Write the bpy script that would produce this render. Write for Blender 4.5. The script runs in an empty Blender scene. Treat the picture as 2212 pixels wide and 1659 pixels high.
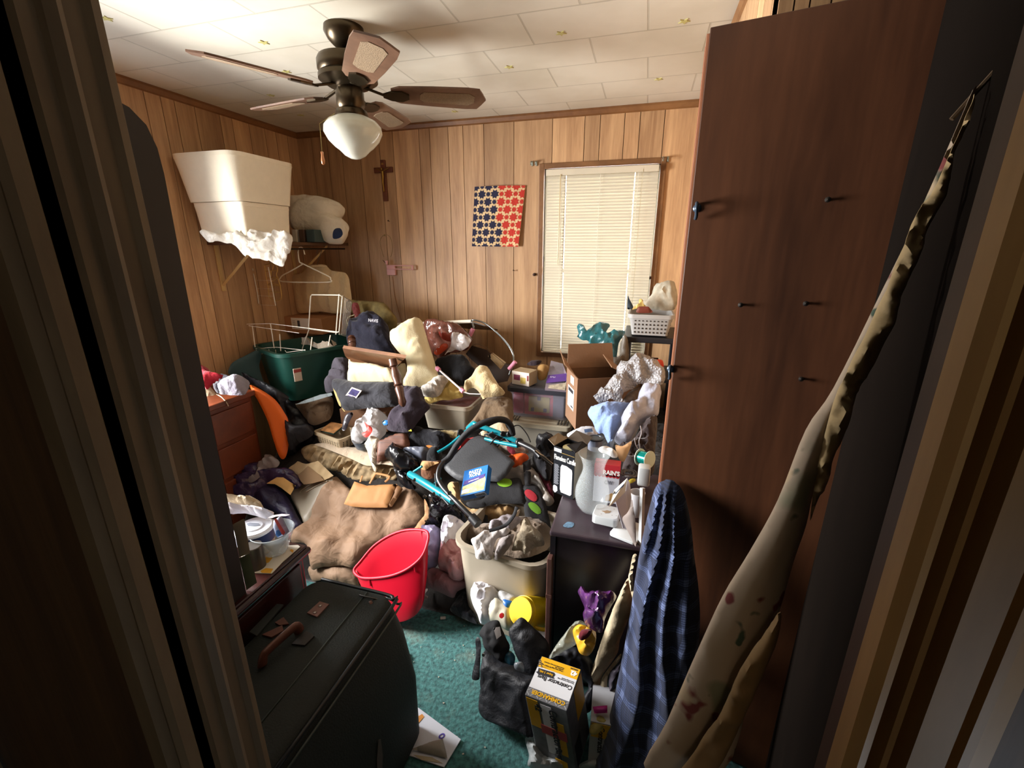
import bpy, bmesh, math, random
from mathutils import Vector, Matrix, noise
from mathutils.geometry import delaunay_2d_cdt
random.seed(7)
C = bpy.context.scene.collection
PI = math.pi
V = Vector
# ---------------------------------------------------------------- camera
F = 960.0; CX = 1106.0; CY = 829.5; CH = 1.55
TH = math.radians(17.0); YW = math.radians(16.2)
FW = V((-math.sin(YW)*math.cos(TH), math.cos(YW)*math.cos(TH), -math.sin(TH)))
RT = V((math.cos(YW), math.sin(YW), 0)); UP = RT.cross(FW)
CAM = V((0, 0, CH))
def ray(px, py): return FW + RT*((px-CX)/F) - UP*((py-CY)/F)
def A(px, py, **k):
    """the point of the place seen at a spot of the photo, on the plane X=, Y= or Z="""
    d = ray(px, py); n, v = list(k.items())[0]; a = 'XYZ'.index(n)
    return CAM + d*((v-CAM[a])/d[a])
def plane(P, n):
    n = V(n).normalized(); P = V(P)
    def s(px, py):
        d = ray(px, py); return CAM + d*((P-CAM).dot(n)/d.dot(n))
    return s
def pl(px, py, n=(0, -1, .2), **k): return plane(A(px, py, **k), n)
def G(x, y):
    """height of the heap at a place in the room"""
    t = min(max((y-1.42)/.56, 0), 1); return .50*t
def heap(dz=0.0):
    def s(px, py):
        d = ray(px, py); lo, hi = .3, 5.0
        for i in range(40):
            m = (lo+hi)/2; p = CAM+d*m
            if p.z > G(p.x, p.y)+dz: lo = m
            else: hi = m
        return CAM+d*lo
    return s
cam_d = bpy.data.cameras.new('camera'); cam = bpy.data.objects.new('camera', cam_d); C.objects.link(cam)
cam_d.sensor_width = 36; cam_d.lens = 36*F/2212; cam_d.clip_start = .02
R3 = Matrix((RT, UP, -FW)).transposed(); cam.matrix_world = Matrix.Translation(CAM) @ R3.to_4x4()
bpy.context.scene.camera = cam
# zoom frames used while measuring the photograph: (x0, y0, scale)
ZF = {0: (0, 0, 1), 1: (360, 280, 4.424), 2: (400, 0, 3.16), 3: (420, 620, 4.424), 4: (780, 620, 4.424), 5: (1060, 560, 5.53),
      6: (1060, 740, 5.53), 7: (440, 900, 4.424), 8: (800, 880, 5.027), 11: (1120, 920, 6.144), 12: (740, 1080, 4.424),
      13: (980, 1200, 3.615), 14: (460, 1180, 3.464), 15: (1300, 0, 2.4256), 16: (1300, 900, 2.185), 17: (0, 0, 1.8433), 18: (0, 800, 1.931)}
def q(z, s):
    x0, y0, k = ZF[z]; out = []
    for t in s.split():
        a, b = t.split(','); out.append((x0+float(a)/k, y0+float(b)/k))
    return out
# ---------------------------------------------------------------- materials
def lin(h):
    if not isinstance(h, str): return h
    h = h.lstrip('#'); o = []
    for i in (0, 2, 4):
        c = int(h[i:i+2], 16)/255; o.append(c/12.92 if c <= .04045 else ((c+.055)/1.055)**2.4)
    return (*o, 1)
MC = {}
def mat(col, rough=.7, metal=0., bump=0., bs=60., var=.12, vs=6., alpha=1., trans=0., sheen=0., coat=0., kind='', ior=1.45, spec=.5, transl=0.):
    key = (col, rough, metal, bump, bs, var, vs, alpha, trans, sheen, coat, kind, transl, spec)
    if key in MC: return MC[key]
    m = bpy.data.materials.new('material_%s_%s' % (kind or 'plain', str(col).strip('#'))); m.use_nodes = True
    nt = m.node_tree; N = nt.nodes; L = nt.links; b = N['Principled BSDF']
    c = lin(col); b.inputs['Base Color'].default_value = c
    b.inputs['Roughness'].default_value = rough; b.inputs['Metallic'].default_value = metal; b.inputs['Specular IOR Level'].default_value = spec
    if alpha < 1: b.inputs['Alpha'].default_value = alpha
    b.inputs['Transmission Weight'].default_value = trans; b.inputs['IOR'].default_value = ior
    b.inputs['Sheen Weight'].default_value = sheen; b.inputs['Coat Weight'].default_value = coat
    tc = N.new('ShaderNodeTexCoord')
    if var > 0:
        n = N.new('ShaderNodeTexNoise'); n.inputs['Scale'].default_value = vs; n.inputs['Detail'].default_value = 5
        L.new(tc.outputs['Object'], n.inputs['Vector'])
        mx = N.new('ShaderNodeMix'); mx.data_type = 'RGBA'
        mx.inputs[6].default_value = tuple(x*(1-var*1.6) for x in c[:3])+(1,)
        mx.inputs[7].default_value = tuple(min(1, x*(1+var)) for x in c[:3])+(1,)
        L.new(n.outputs['Fac'], mx.inputs[0]); L.new(mx.outputs[2], b.inputs['Base Color'])
    if bump > 0:
        n = N.new('ShaderNodeTexNoise'); n.inputs['Scale'].default_value = bs; n.inputs['Detail'].default_value = 6
        L.new(tc.outputs['Object'], n.inputs['Vector'])
        bp = N.new('ShaderNodeBump'); bp.inputs['Strength'].default_value = bump; bp.inputs['Distance'].default_value = .004
        L.new(n.outputs['Fac'], bp.inputs['Height']); L.new(bp.outputs['Normal'], b.inputs['Normal'])
        if kind in ('fabric', 'film', 'bagcloth', 'nonwoven', 'nylon', 'terry', 'satin', 'binbag', 'pinkfilm', 'bluefilm', 'whitefilm', 'purplefilm', 'leather', 'greybag', 'printed', 'striped', 'tealfilm', 'kraft'):
            n3 = N.new('ShaderNodeTexNoise'); n3.inputs['Scale'].default_value = 13; n3.inputs['Detail'].default_value = 3; n3.inputs['Distortion'].default_value = .7
            L.new(tc.outputs['Object'], n3.inputs['Vector']); b3 = N.new('ShaderNodeBump'); b3.inputs['Strength'].default_value = .4; b3.inputs['Distance'].default_value = .03
            L.new(n3.outputs['Fac'], b3.inputs['Height']); L.new(b3.outputs['Normal'], bp.inputs['Normal'])
    if transl > 0:
        tl = N.new('ShaderNodeBsdfTranslucent'); tl.inputs['Color'].default_value = c
        ms = N.new('ShaderNodeMixShader'); ms.inputs[0].default_value = transl
        out = N['Material Output']; L.new(b.outputs[0], ms.inputs[1]); L.new(tl.outputs[0], ms.inputs[2]); L.new(ms.outputs[0], out.inputs['Surface'])
    MC[key] = m; return m
def fab(c, var=.15, vs=9): return mat(c, .95, bump=1.0, bs=45, var=var, vs=vs, sheen=.15, kind='fabric', spec=.2)
def plas(c, rough=.35, var=.04): return mat(c, rough, var=var, kind='plastic')
def card(c='#8d6c54', var=.1): return mat(c, .85, bump=.15, bs=90, var=var, vs=12, kind='cardboard', spec=.2)
def paper(c='#e6e2da', var=.05): return mat(c, .8, var=var, kind='paper', spec=.3)
def film(c='#dfe3ea', a=.5, rough=.22): return mat(c, rough, alpha=a, var=.1, vs=14, bump=.5, bs=35, kind='film', spec=.7)
def clear(c='#dfe6e8', a=.25, rough=.12): return mat(c, rough, alpha=a, var=0, kind='clear', spec=.8)
def metal(c='#b9b6ae', rough=.3): return mat(c, rough, metal=1, var=.05, kind='metal')
def nodes(m): return m.node_tree.nodes, m.node_tree.links, m.node_tree.nodes['Principled BSDF']
def woodmat(name, c1, c2, rough=.45, sc=(14, 14, .9), attr=False, grain=.9, coord='Object'):
    m = bpy.data.materials.new(name); m.use_nodes = True; N, L, b = nodes(m)
    tc = N.new('ShaderNodeTexCoord'); mp = N.new('ShaderNodeMapping'); mp.inputs['Scale'].default_value = sc
    L.new(tc.outputs[coord], mp.inputs[0]); src = mp.outputs[0]
    if attr:
        at = N.new('ShaderNodeAttribute'); at.attribute_name = 'plank'
        ad = N.new('ShaderNodeVectorMath'); ad.operation = 'ADD'; sc2 = N.new('ShaderNodeVectorMath'); sc2.operation = 'SCALE'
        sc2.inputs['Scale'].default_value = 37; L.new(at.outputs['Color'], sc2.inputs[0]); L.new(src, ad.inputs[0]); L.new(sc2.outputs[0], ad.inputs[1]); src = ad.outputs[0]
    n = N.new('ShaderNodeTexNoise'); n.inputs['Scale'].default_value = 1; n.inputs['Detail'].default_value = 8; n.inputs['Roughness'].default_value = .6; n.inputs['Distortion'].default_value = .6
    L.new(src, n.inputs['Vector'])
    n2 = N.new('ShaderNodeTexNoise'); n2.inputs['Scale'].default_value = 9; n2.inputs['Detail'].default_value = 4; L.new(src, n2.inputs['Vector'])
    r = N.new('ShaderNodeValToRGB'); r.color_ramp.elements[0].position = .3; r.color_ramp.elements[1].position = .72
    r.color_ramp.elements[0].color = lin(c1); r.color_ramp.elements[1].color = lin(c2)
    mm = N.new('ShaderNodeMath'); mm.operation = 'MULTIPLY_ADD'; mm.inputs[1].default_value = .25; L.new(n2.outputs['Fac'], mm.inputs[0])
    m3 = N.new('ShaderNodeMath'); m3.operation = 'MULTIPLY'; m3.inputs[1].default_value = .75; L.new(n.outputs['Fac'], m3.inputs[0]); L.new(m3.outputs[0], mm.inputs[2])
    L.new(mm.outputs[0], r.inputs[0]); out = r.outputs[0]
    if attr:
        hs = N.new('ShaderNodeHueSaturation'); hs.inputs['Saturation'].default_value = 1
        mr = N.new('ShaderNodeMapRange'); mr.inputs['To Min'].default_value = .78; mr.inputs['To Max'].default_value = 1.22
        sp = N.new('ShaderNodeSeparateColor'); L.new(at.outputs['Color'], sp.inputs[0]); L.new(sp.outputs[1], mr.inputs[0]); L.new(mr.outputs[0], hs.inputs['Value']); L.new(out, hs.inputs['Color']); out = hs.outputs[0]
    L.new(out, b.inputs['Base Color']); b.inputs['Roughness'].default_value = rough
    bp = N.new('ShaderNodeBump'); bp.inputs['Strength'].default_value = .12; bp.inputs['Distance'].default_value = .002
    L.new(n2.outputs['Fac'], bp.inputs['Height']); L.new(bp.outputs[0], b.inputs['Normal'])
    return m
# ---------------------------------------------------------------- objects
def link(name, me, parent=None):
    o = bpy.data.objects.new(name, me); C.objects.link(o)
    if parent is not None:
        o.parent = parent
        if parent.parent is None and parent.type == 'EMPTY' : o.location = -parent.location
    return o
def fin(name, bm, m, parent=None, smooth=False, ang=None):
    me = bpy.data.meshes.new(name); bmesh.ops.recalc_face_normals(bm, faces=bm.faces); bm.to_mesh(me); bm.free()
    for x in (m if isinstance(m, (list, tuple)) else [m]): me.materials.append(x)
    if smooth:
        me.polygons.foreach_set('use_smooth', [True]*len(me.polygons))
        if ang: me.set_sharp_from_angle(angle=math.radians(ang))
    return link(name, me, parent)
def tag(o, label, cat, group=None, kind=None):
    if label: o['label'] = label
    if cat: o['category'] = cat
    if group: o['group'] = group
    if kind: o['kind'] = kind
    return o
def thing(name, label, cat, loc, group=None):
    o = bpy.data.objects.new(name, None); o.empty_display_size = .05; C.objects.link(o); o.location = loc
    return tag(o, label, cat, group)
def struct(o): o['kind'] = 'structure'; return o
def T(loc, rz=0, rx=0, ry=0): return Matrix.Translation(V(loc)) @ Matrix.Rotation(rz, 4, 'Z') @ Matrix.Rotation(rx, 4, 'X') @ Matrix.Rotation(ry, 4, 'Y')
NB = lambda: bmesh.new()
def box(bm, M, x0, x1, y0, y1, z0, z1, bev=0, mi=0, seg=2):
    vs = [bm.verts.new(M @ V((x, y, z))) for z in (z0, z1) for y in (y0, y1) for x in (x0, x1)]
    fs = [bm.faces.new([vs[i] for i in f]) for f in ((0, 2, 3, 1), (4, 5, 7, 6), (0, 1, 5, 4), (2, 6, 7, 3), (0, 4, 6, 2), (1, 3, 7, 5))]
    if bev:
        es = list({e for f in fs for e in f.edges})
        r = bmesh.ops.bevel(bm, geom=es, offset=bev, segments=seg, affect='EDGES', profile=.5)
        fs = [f for f in r['faces']]+[f for f in fs if f.is_valid]
    for f in fs: f.material_index = mi
    return bm
I4 = Matrix.Identity(4)
def cat_rom(P, n=8, closed=False):
    P = [V(p) for p in P]; out = []; m = len(P)
    if m < 3: return P
    for i in range(m if closed else m-1):
        g = lambda k: P[k % m] if closed else P[min(max(k, 0), m-1)]
        a, b, c, d = g(i-1), g(i), g(i+1), g(i+2)
        for j in range(n):
            t = j/n
            out.append(.5*((2*b)+(c-a)*t+(2*a-5*b+4*c-d)*t*t+(3*b-a-3*c+d)*t**3))
    if not closed: out.append(P[-1])
    return out
def tube(bm, P, r, n=8, smooth=0, closed=False, mi=0, flat=1.0, cap=True):
    P = cat_rom(P, smooth, closed) if smooth else [V(p) for p in P]
    m = len(P); rings = []; prev = None
    for i, p in enumerate(P):
        if closed: t = P[(i+1) % m]-P[i-1]
        else: t = P[min(i+1, m-1)]-P[max(i-1, 0)]
        if t.length < 1e-9: t = V((0, 0, 1))
        t.normalize()
        u = prev-t*prev.dot(t) if prev else (V((0, 0, 1)) if abs(t.z) < .9 else V((1, 0, 0))).cross(t)
        if u.length < 1e-6: u = t.orthogonal()
        u.normalize(); prev = u; w = t.cross(u)
        rr = r(i/(m-1 if m > 1 else 1)) if callable(r) else r
        rings.append([bm.verts.new(p+u*math.cos(2*PI*k/n)*rr+w*math.sin(2*PI*k/n)*rr*flat) for k in range(n)])
    for i in range(m if closed else m-1):
        a, b = rings[i], rings[(i+1) % m]
        for k in range(n):
            f = bm.faces.new((a[k], a[(k+1) % n], b[(k+1) % n], b[k])); f.material_index = mi
    if cap and not closed: bm.faces.new(rings[0]).material_index = mi; bm.faces.new(rings[-1][::-1]).material_index = mi
    return bm
def lathe(bm, M, prof, n=32, mi=0, fx=None):
    rings = []
    for (r, z) in prof:
        if r < 1e-5: rings.append([bm.verts.new(M @ V((0, 0, z)))])
        else: rings.append([bm.verts.new(M @ V((r*math.cos(2*PI*k/n)*(fx or 1), r*math.sin(2*PI*k/n), z))) for k in range(n)])
    for a, b in zip(rings, rings[1:]):
        for k in range(n):
            k2 = (k+1) % n
            if len(a) == 1 and len(b) == 1: continue
            if len(a) == 1: f = bm.faces.new((a[0], b[k2], b[k]))
            elif len(b) == 1: f = bm.faces.new((a[k], a[k2], b[0]))
            else: f = bm.faces.new((a[k], a[k2], b[k2], b[k]))
            f.material_index = mi
    return bm
def rrect(w, d, r, n=5):
    out = []
    r = min(r, w/2-1e-4, d/2-1e-4)
    for cx, cy, a in ((w/2-r, d/2-r, 0), (-w/2+r, d/2-r, 90), (-w/2+r, -d/2+r, 180), (w/2-r, -d/2+r, 270)):
        for k in range(n+1):
            t = math.radians(a+90*k/n); out.append((cx+r*math.cos(t), cy+r*math.sin(t)))
    return out
def loft(bm, rings, mi=0, cap0=True, cap1=True):
    R = [[bm.verts.new(p) for p in r] for r in rings]; n = len(R[0])
    for a, b in zip(R, R[1:]):
        for k in range(n): bm.faces.new((a[k], a[(k+1) % n], b[(k+1) % n], b[k])).material_index = mi
    if cap0: bm.faces.new(R[0][::-1]).material_index = mi
    if cap1: bm.faces.new(R[-1]).material_index = mi
    return bm
def tub(bm, M, w, d, h, tw=.03, rad=.04, wall=.004, rim=.012, mi=0, fn=None):
    """open tapered container, M at the centre of its base; tw = widening towards the top on each side"""
    spec = [(0, 0), (.004, tw*.0), (h*.3, tw*.3), (h*.7, tw*.72), (h-.02, tw), (h-.02, tw+rim), (h, tw+rim), (h, tw-wall), (h*.5, tw*.5-wall), (.006, -wall)]
    rings = []
    for z, e in spec:
        rings.append([M @ (fn(V((x, y, z))) if fn else V((x, y, z))) for x, y in rrect(w+2*e, d+2*e, max(rad+e*.6, .004))])
    return loft(bm, rings, mi)
def slab(bm, pts, n, t, mi=0):
    """prism on a polygon of world points, thickness t along n"""
    n = V(n).normalized(); a = [bm.verts.new(V(p)) for p in pts]; b = [bm.verts.new(V(p)+n*t) for p in pts]
    fs = [bm.faces.new(a), bm.faces.new(b[::-1])]
    for i in range(len(a)): fs.append(bm.faces.new((a[i], b[i], b[(i+1) % len(a)], a[(i+1) % len(a)])))
    for f in fs: f.material_index = mi
    return bm
FONT = {}
def text(s, M, size, m, parent, name='lettering', bold=.0, align='LEFT', ext=.0004, sx=1.0, sp=1.0):
    cu = bpy.data.curves.new(name, 'FONT'); cu.body = s; cu.size = size; cu.extrude = ext; cu.offset = bold*size; cu.align_x = align; cu.space_line = .9; cu.resolution_u = 3; cu.space_character = sp
    o = bpy.data.objects.new('tmp', cu); me = bpy.data.meshes.new_from_object(o); bpy.data.objects.remove(o)
    me.transform(M @ Matrix.Diagonal((sx, 1, 1, 1))); me.materials.append(m)
    me.name = name
    return link(name, me, parent)
# face frame for lettering on a box: x along u, y along v
def frame(o, u, v):
    u = V(u).normalized(); n = u.cross(V(v)).normalized(); v = n.cross(u)
    return Matrix.Translation(V(o)) @ Matrix((u, v, n)).transposed().to_4x4()
# ---- traced outlines turned into real volumes
def inside(p, P):
    c = False; x, y = p; j = len(P)-1
    for i in range(len(P)):
        xi, yi = P[i]; xj, yj = P[j]
        if (yi > y) != (yj > y) and x < (xj-xi)*(y-yi)/(yj-yi)+xi: c = not c
        j = i
    return c
def segd(p, P):
    best = 1e9; x, y = p
    for i in range(len(P)):
        ax, ay = P[i-1]; bx, by = P[i]; dx, dy = bx-ax, by-ay; l = dx*dx+dy*dy
        t = 0 if l == 0 else max(0, min(1, ((x-ax)*dx+(y-ay)*dy)/l))
        e = (x-ax-dx*t)**2+(y-ay-dy*t)**2
        if e < best: best = e
    return math.sqrt(best)
def trace(poly, step, soft=True):
    if soft: poly = [(p.x, p.y) for p in cat_rom([V((a, b, 0)) for a, b in poly], 4, True)]
    B = []
    for i in range(len(poly)):
        a, b = poly[i], poly[(i+1) % len(poly)]; l = math.dist(a, b); k = max(1, round(l/step))
        for j in range(k): B.append((a[0]+(b[0]-a[0])*j/k, a[1]+(b[1]-a[1])*j/k))
    B2 = [B[0]]
    for p in B[1:]:
        if math.dist(p, B2[-1]) > step*.45: B2.append(p)
    B = B2; n = len(B); P = list(B)
    x0, x1 = min(p[0] for p in B), max(p[0] for p in B); y0, y1 = min(p[1] for p in B), max(p[1] for p in B)
    y = y0+step*.5; r = 0
    while y < y1:
        x = x0+(step*.5 if r % 2 else 0)
        while x < x1:
            p = (x+.1, y+.07)
            if inside(p, B) and segd(p, B) > step*.55: P.append(p)
            x += step
        y += step*.87; r += 1
    res = delaunay_2d_cdt([V(p) for p in P], [(i, (i+1) % n) for i in range(n)], [list(range(n))], 1, 1e-4)
    vs = [(v.x, v.y) for v in res[0]]; return vs, res[2], B
def ridged(p, sc, seed, fdir=None, st=3.0):
    p = p.copy()
    if fdir is not None: p -= fdir*(p.dot(fdir)*(1-1/st))
    p = p*sc+V((seed*7.3, seed*3.1, seed*1.7))
    w = noise.noise_vector(p*.7)*.5; q_ = p+w
    a = 1-abs(noise.noise(q_))*2.2; b = 1-abs(noise.noise(q_*2.3+V((5, 5, 5))))*2.2
    return a*.65+b*.35
def puff(name, poly, surf, m, T_=.03, R=None, n=(0, -.5, .85), fold=.006, fs=14, step=5, seed=None, parent=None, back=.3, soft=True, fdir=None, st=3.0, flat=False, thin=.002, pleat=None, crease=None):
    """soft body (or, flat=True, a creased sheet of real thickness) with the traced outline"""
    seed = seed if seed is not None else random.random()*50; fold *= 1.5; fs *= 1.35
    vs, tris, B = trace(poly, step, soft); n = V(n).normalized(); fd = V(fdir).normalized() if fdir else None
    D = [segd(v, B) for v in vs]; mx = max(D) or 1; Rr = R or mx
    base = [surf(*v) for v in vs]; bm = NB(); fr = []; bk = []
    for b, d in zip(base, D):
        t = min(d/Rr, 1); pr = math.sqrt(max(0, 1-(1-t)**2))
        w = ridged(b, fs, seed, fd, st)*fold
        if crease:      # straight sharp folds: (folds per metre, depth)
            for k in range(4):
                an = seed+k*1.9; t_ = (b.x*math.cos(an)+(b.y+b.z)*math.sin(an))*crease[0]*(1, 1.7, .8, 2.6)[k]+an+noise.noise(b*1.5)*.25
                w += crease[1]*(1, .6, .8, .3)[k]*(abs((t_ % 1)-.5)*2-.5)
        if pleat:       # (folds, depth, gathering point or None)
            if pleat[2] is not None:
                r_ = b-pleat[2]; ac = n.cross(V((0, 0, 1))).normalized(); s_ = math.atan2(r_.dot(ac), abs(r_.z)+.12)
            else: ac = n.cross(fd).normalized(); s_ = b.dot(ac)
            ph = pleat[0]*s_+noise.noise(b*3+V((seed, 0, 0)))*2.2; w += pleat[1]*(1-abs(math.sin(ph))*1.6+.35*math.sin(2.3*ph+1))
        if flat:
            fr.append(bm.verts.new(b+n*(w+T_*pr))); bk.append(bm.verts.new(b+n*(w+T_*pr-thin)))
        else:
            if d < 1e-3:
                x = bm.verts.new(b+n*w*.25); fr.append(x); bk.append(x)
            else:
                fr.append(bm.verts.new(b+n*(T_*pr+w*min(1, .3+t)))); bk.append(bm.verts.new(b-n*(T_*pr*back+.001)))
    for f in tris:
        try: bm.faces.new([fr[i] for i in f])
        except ValueError: pass
        try: bm.faces.new([bk[i] for i in reversed(f)])
        except ValueError: pass
    if flat:
        bm.edges.ensure_lookup_table()
        es = [e for e in bm.edges if len(e.link_faces) == 1]; fi = {v: i for i, v in enumerate(fr)}
        for e in es:
            a, b = e.verts
            if a in fi and b in fi:
                try: bm.faces.new((a, b, bk[fi[b]], bk[fi[a]]))
                except ValueError: pass
    lo = [v for v in bm.verts if not v.link_faces]
    bmesh.ops.delete(bm, geom=lo, context='VERTS')
    return fin(name, bm, m, parent, smooth=True, ang=60)
def P1(name, label, cat, z, poly, surf, m, group=None, kind=None, **k):
    o = puff(name, q(z, poly), surf, m, **k); return tag(o, label, cat, group, kind)
def boxat(bl, br, Yl, Yr, top, dep=None, tl=None):
    """upright box frame from the photo: front bottom corners at their distances -> (M, w, h)"""
    a = A(*bl, Y=Yl); b = A(*br, Y=Yr); z = (a.z+b.z)/2; a.z = b.z = z
    h = A(top[0], top[1], Y=Yl).z-z; u = b-a; w = u.length
    return T(a, math.atan2(u.y, u.x)), w, h
ZF.update({21: (1120, 320, 6.144), 22: (790, 320, 5.53), 23: (520, 540, 7.9), 24: (440, 1080, 6.382)})
# ================================================================ the room
XL, XR, YB, ZC = -2.36, .23, 2.85, 2.30
PLANK = woodmat('wood_panelling', '#946d4b', '#d2aa7d', .5, (16, 16, 1.1), attr=True)
GROOVE = mat('#2c1a10', .9, var=0, kind='groove')
def plank_wall(name, org, u, length, cuts, holes=(), zt=ZC, thick=.06):
    """panelling built plank by plank (one mesh) with real grooves; holes = (u0,u1,z0,z1)"""
    org = V(org); u = V(u); n = V((0, 0, 1)).cross(u)  # towards the outside
    bm = NB(); cl = bm.loops.layers.float_color.new('plank'); rnd = random.Random(len(name)*3+1)
    M = Matrix((u, n, V((0, 0, 1)))).transposed().to_4x4(); M.translation = org
    def blk(a, b, z0, z1, y0, y1, mi, col=(0, .5, 0, 1)):
        vs0 = len(bm.faces); box(bm, M, a, b, y0, y1, z0, z1, mi=mi); bm.faces.ensure_lookup_table()
        for f in bm.faces[vs0:]:
            for l in f.loops: l[cl] = col
    cs = [0]+sorted(c for c in cuts if 0 < c < length)+[length]
    def spans(a, b):
        for h in holes:
            if a < h[1] and b > h[0]:
                c0, c1 = max(a, h[0]), min(b, h[1])
                if a < c0: yield from spans(a, c0)
                if h[2] > 0: yield (c0, c1, 0, h[2])
                if h[3] < zt: yield (c0, c1, h[3], zt)
                if b > c1: yield from spans(c1, b)
                return
        yield (a, b, 0, zt)
    for a, b, z0, z1 in spans(0, length): blk(a, b, z0, z1, .004, thick, 1)
    for a, b in zip(cs, cs[1:]):
        col = (rnd.random(), rnd.random(), rnd.random(), 1)
        for s0, s1, z0, z1 in spans(a+(.0018 if a > 0 else 0), b-(.0018 if b < length else 0)): blk(s0, s1, z0, z1, 0, .0045, 0, col)
    return struct(fin(name, bm, [PLANK, GROOVE]))
back_px = [640, 672, 705, 735, 775, 818, 848, 905, 928, 968, 1000, 1045, 1110, 1193, 1262, 1295, 1347, 1380, 1432]
cuts = [A(x, 300, Y=YB).x-XL for x in back_px]
WX0, WX1, WZ0, WZ1 = -.655, .065, .86, 2.03
plank_wall('wall_back', (XL, YB, 0), (1, 0, 0), XR+.1-XL, cuts, [(WX0+.03-XL, WX1-.03-XL, WZ0+.03, WZ1-.03)])
lc = [2.85-y for y in (.62, .86, 1.04, 1.2, 1.42, 1.6, 1.72, 1.84, 1.92, 1.99, 2.10, 2.25, 2.33, 2.45, 2.57, 2.66, 2.76)]
lc = [YB+0-.32-(y_) for y_ in lc]; lcuts = sorted(YB-(YB-.32-c) - 0 - .32 for c in lc)
LW = (.50, 1.50, .85, 1.78)     # the second window, in the left wall, out of view behind the jamb
plank_wall('wall_left', (XL, .30, 0), (0, 1, 0), YB-.30, [y-.30 for y in (.62, .86, 1.04, 1.2, 1.42, 1.6, 1.72, 1.84, 1.92, 1.99, 2.10, 2.25, 2.33, 2.45, 2.57, 2.66, 2.76)], [(LW[0]-.3, LW[1]-.3, LW[2], LW[3])])
plank_wall('wall_right', (XR, YB, 0), (0, -1, 0), YB-1.278, [.1, .3, .41, .51, .72, .81, 1.0, 1.1, 1.31, 1.4, 1.5])
plank_wall('wall_return', (XR, 1.27, 0), (1, 0, 0), .62, [.03, .06, .10, .2, .3, .41, .5])
plank_wall('wall_alcove', (XR+.60, 1.33, 0), (0, -1, 0), 1.0, [.1, .3, .41, .51, .72, .81])
# near wall with the doorway the photo is taken from
DX0, DX1, DZ = -.60, .185, 2.06
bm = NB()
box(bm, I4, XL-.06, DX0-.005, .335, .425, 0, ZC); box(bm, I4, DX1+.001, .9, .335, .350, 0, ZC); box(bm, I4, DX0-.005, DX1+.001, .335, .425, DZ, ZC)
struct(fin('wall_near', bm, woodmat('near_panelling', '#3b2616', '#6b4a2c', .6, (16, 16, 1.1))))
# ceiling: fibre tiles with staggered joints
m = bpy.data.materials.new('ceiling_tiles'); m.use_nodes = True; N, L, b = nodes(m)
tc = N.new('ShaderNodeTexCoord'); mp = N.new('ShaderNodeMapping'); mp.inputs['Location'].default_value = (.06, -.005, 0)
bk = N.new('ShaderNodeTexBrick'); bk.inputs['Scale'].default_value = 1; bk.inputs['Brick Width'].default_value = .42; bk.inputs['Row Height'].default_value = .245
bk.inputs['Mortar Size'].default_value = .0035; bk.inputs['Mortar Smooth'].default_value = .2; bk.offset = .5
bk.inputs['Color1'].default_value = lin('#e4dfd0'); bk.inputs['Color2'].default_value = lin('#dfd9c8'); bk.inputs['Mortar'].default_value = lin('#cbc5b4')
ns = N.new('ShaderNodeTexNoise'); ns.inputs['Scale'].default_value = 2.5; ns.inputs['Detail'].default_value = 4
mx = N.new('ShaderNodeMix'); mx.data_type = 'RGBA'; mx.blend_type = 'MULTIPLY'; mx.inputs[0].default_value = .35
cr = N.new('ShaderNodeValToRGB'); cr.color_ramp.elements[0].position = .35; cr.color_ramp.elements[0].color = lin('#c9c2b0'); cr.color_ramp.elements[1].position = .6; cr.color_ramp.elements[1].color = (1, 1, 1, 1)
L.new(tc.outputs['Object'], mp.inputs[0]); L.new(mp.outputs[0], bk.inputs['Vector']); L.new(tc.outputs['Object'], ns.inputs['Vector'])
L.new(ns.outputs['Fac'], cr.inputs[0]); L.new(bk.outputs['Color'], mx.inputs[6]); L.new(cr.outputs[0], mx.inputs[7]); L.new(mx.outputs[2], b.inputs['Base Color'])
bp = N.new('ShaderNodeBump'); bp.inputs['Strength'].default_value = .8; bp.inputs['Distance'].default_value = .004; bp.invert = True
L.new(bk.outputs['Fac'], bp.inputs['Height']); L.new(bp.outputs[0], b.inputs['Normal']); b.inputs['Roughness'].default_value = .75
bm = NB(); box(bm, I4, XL-.1, .95, .3, YB+.1, ZC, ZC+.06); struct(fin('ceiling', bm, m))
# carpet
m = bpy.data.materials.new('teal_carpet'); m.use_nodes = True; N, L, b = nodes(m)
tc = N.new('ShaderNodeTexCoord'); n1 = N.new('ShaderNodeTexNoise'); n1.inputs['Scale'].default_value = 70; n1.inputs['Detail'].default_value = 6
n2 = N.new('ShaderNodeTexNoise'); n2.inputs['Scale'].default_value = 5; n2.inputs['Detail'].default_value = 5
r1 = N.new('ShaderNodeValToRGB'); r1.color_ramp.elements[0].color = lin('#27494a'); r1.color_ramp.elements[1].color = lin('#4d8582'); r1.color_ramp.elements[0].position = .3; r1.color_ramp.elements[1].position = .75
r2 = N.new('ShaderNodeValToRGB'); r2.color_ramp.elements[0].position = .56; r2.color_ramp.elements[0].color = (0, 0, 0, 1); r2.color_ramp.elements[1].position = .74; r2.color_ramp.elements[1].color = (.55, .55, .55, 1)
mx = N.new('ShaderNodeMix'); mx.data_type = 'RGBA'; mx.inputs[7].default_value = lin('#8d8b78')
for x in (n1, n2): L.new(tc.outputs['Object'], x.inputs['Vector'])
L.new(n1.outputs['Fac'], r1.inputs[0]); L.new(n2.outputs['Fac'], r2.inputs[0]); L.new(r1.outputs[0], mx.inputs[6]); L.new(r2.outputs[0], mx.inputs[0]); L.new(mx.outputs[2], b.inputs['Base Color'])
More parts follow.
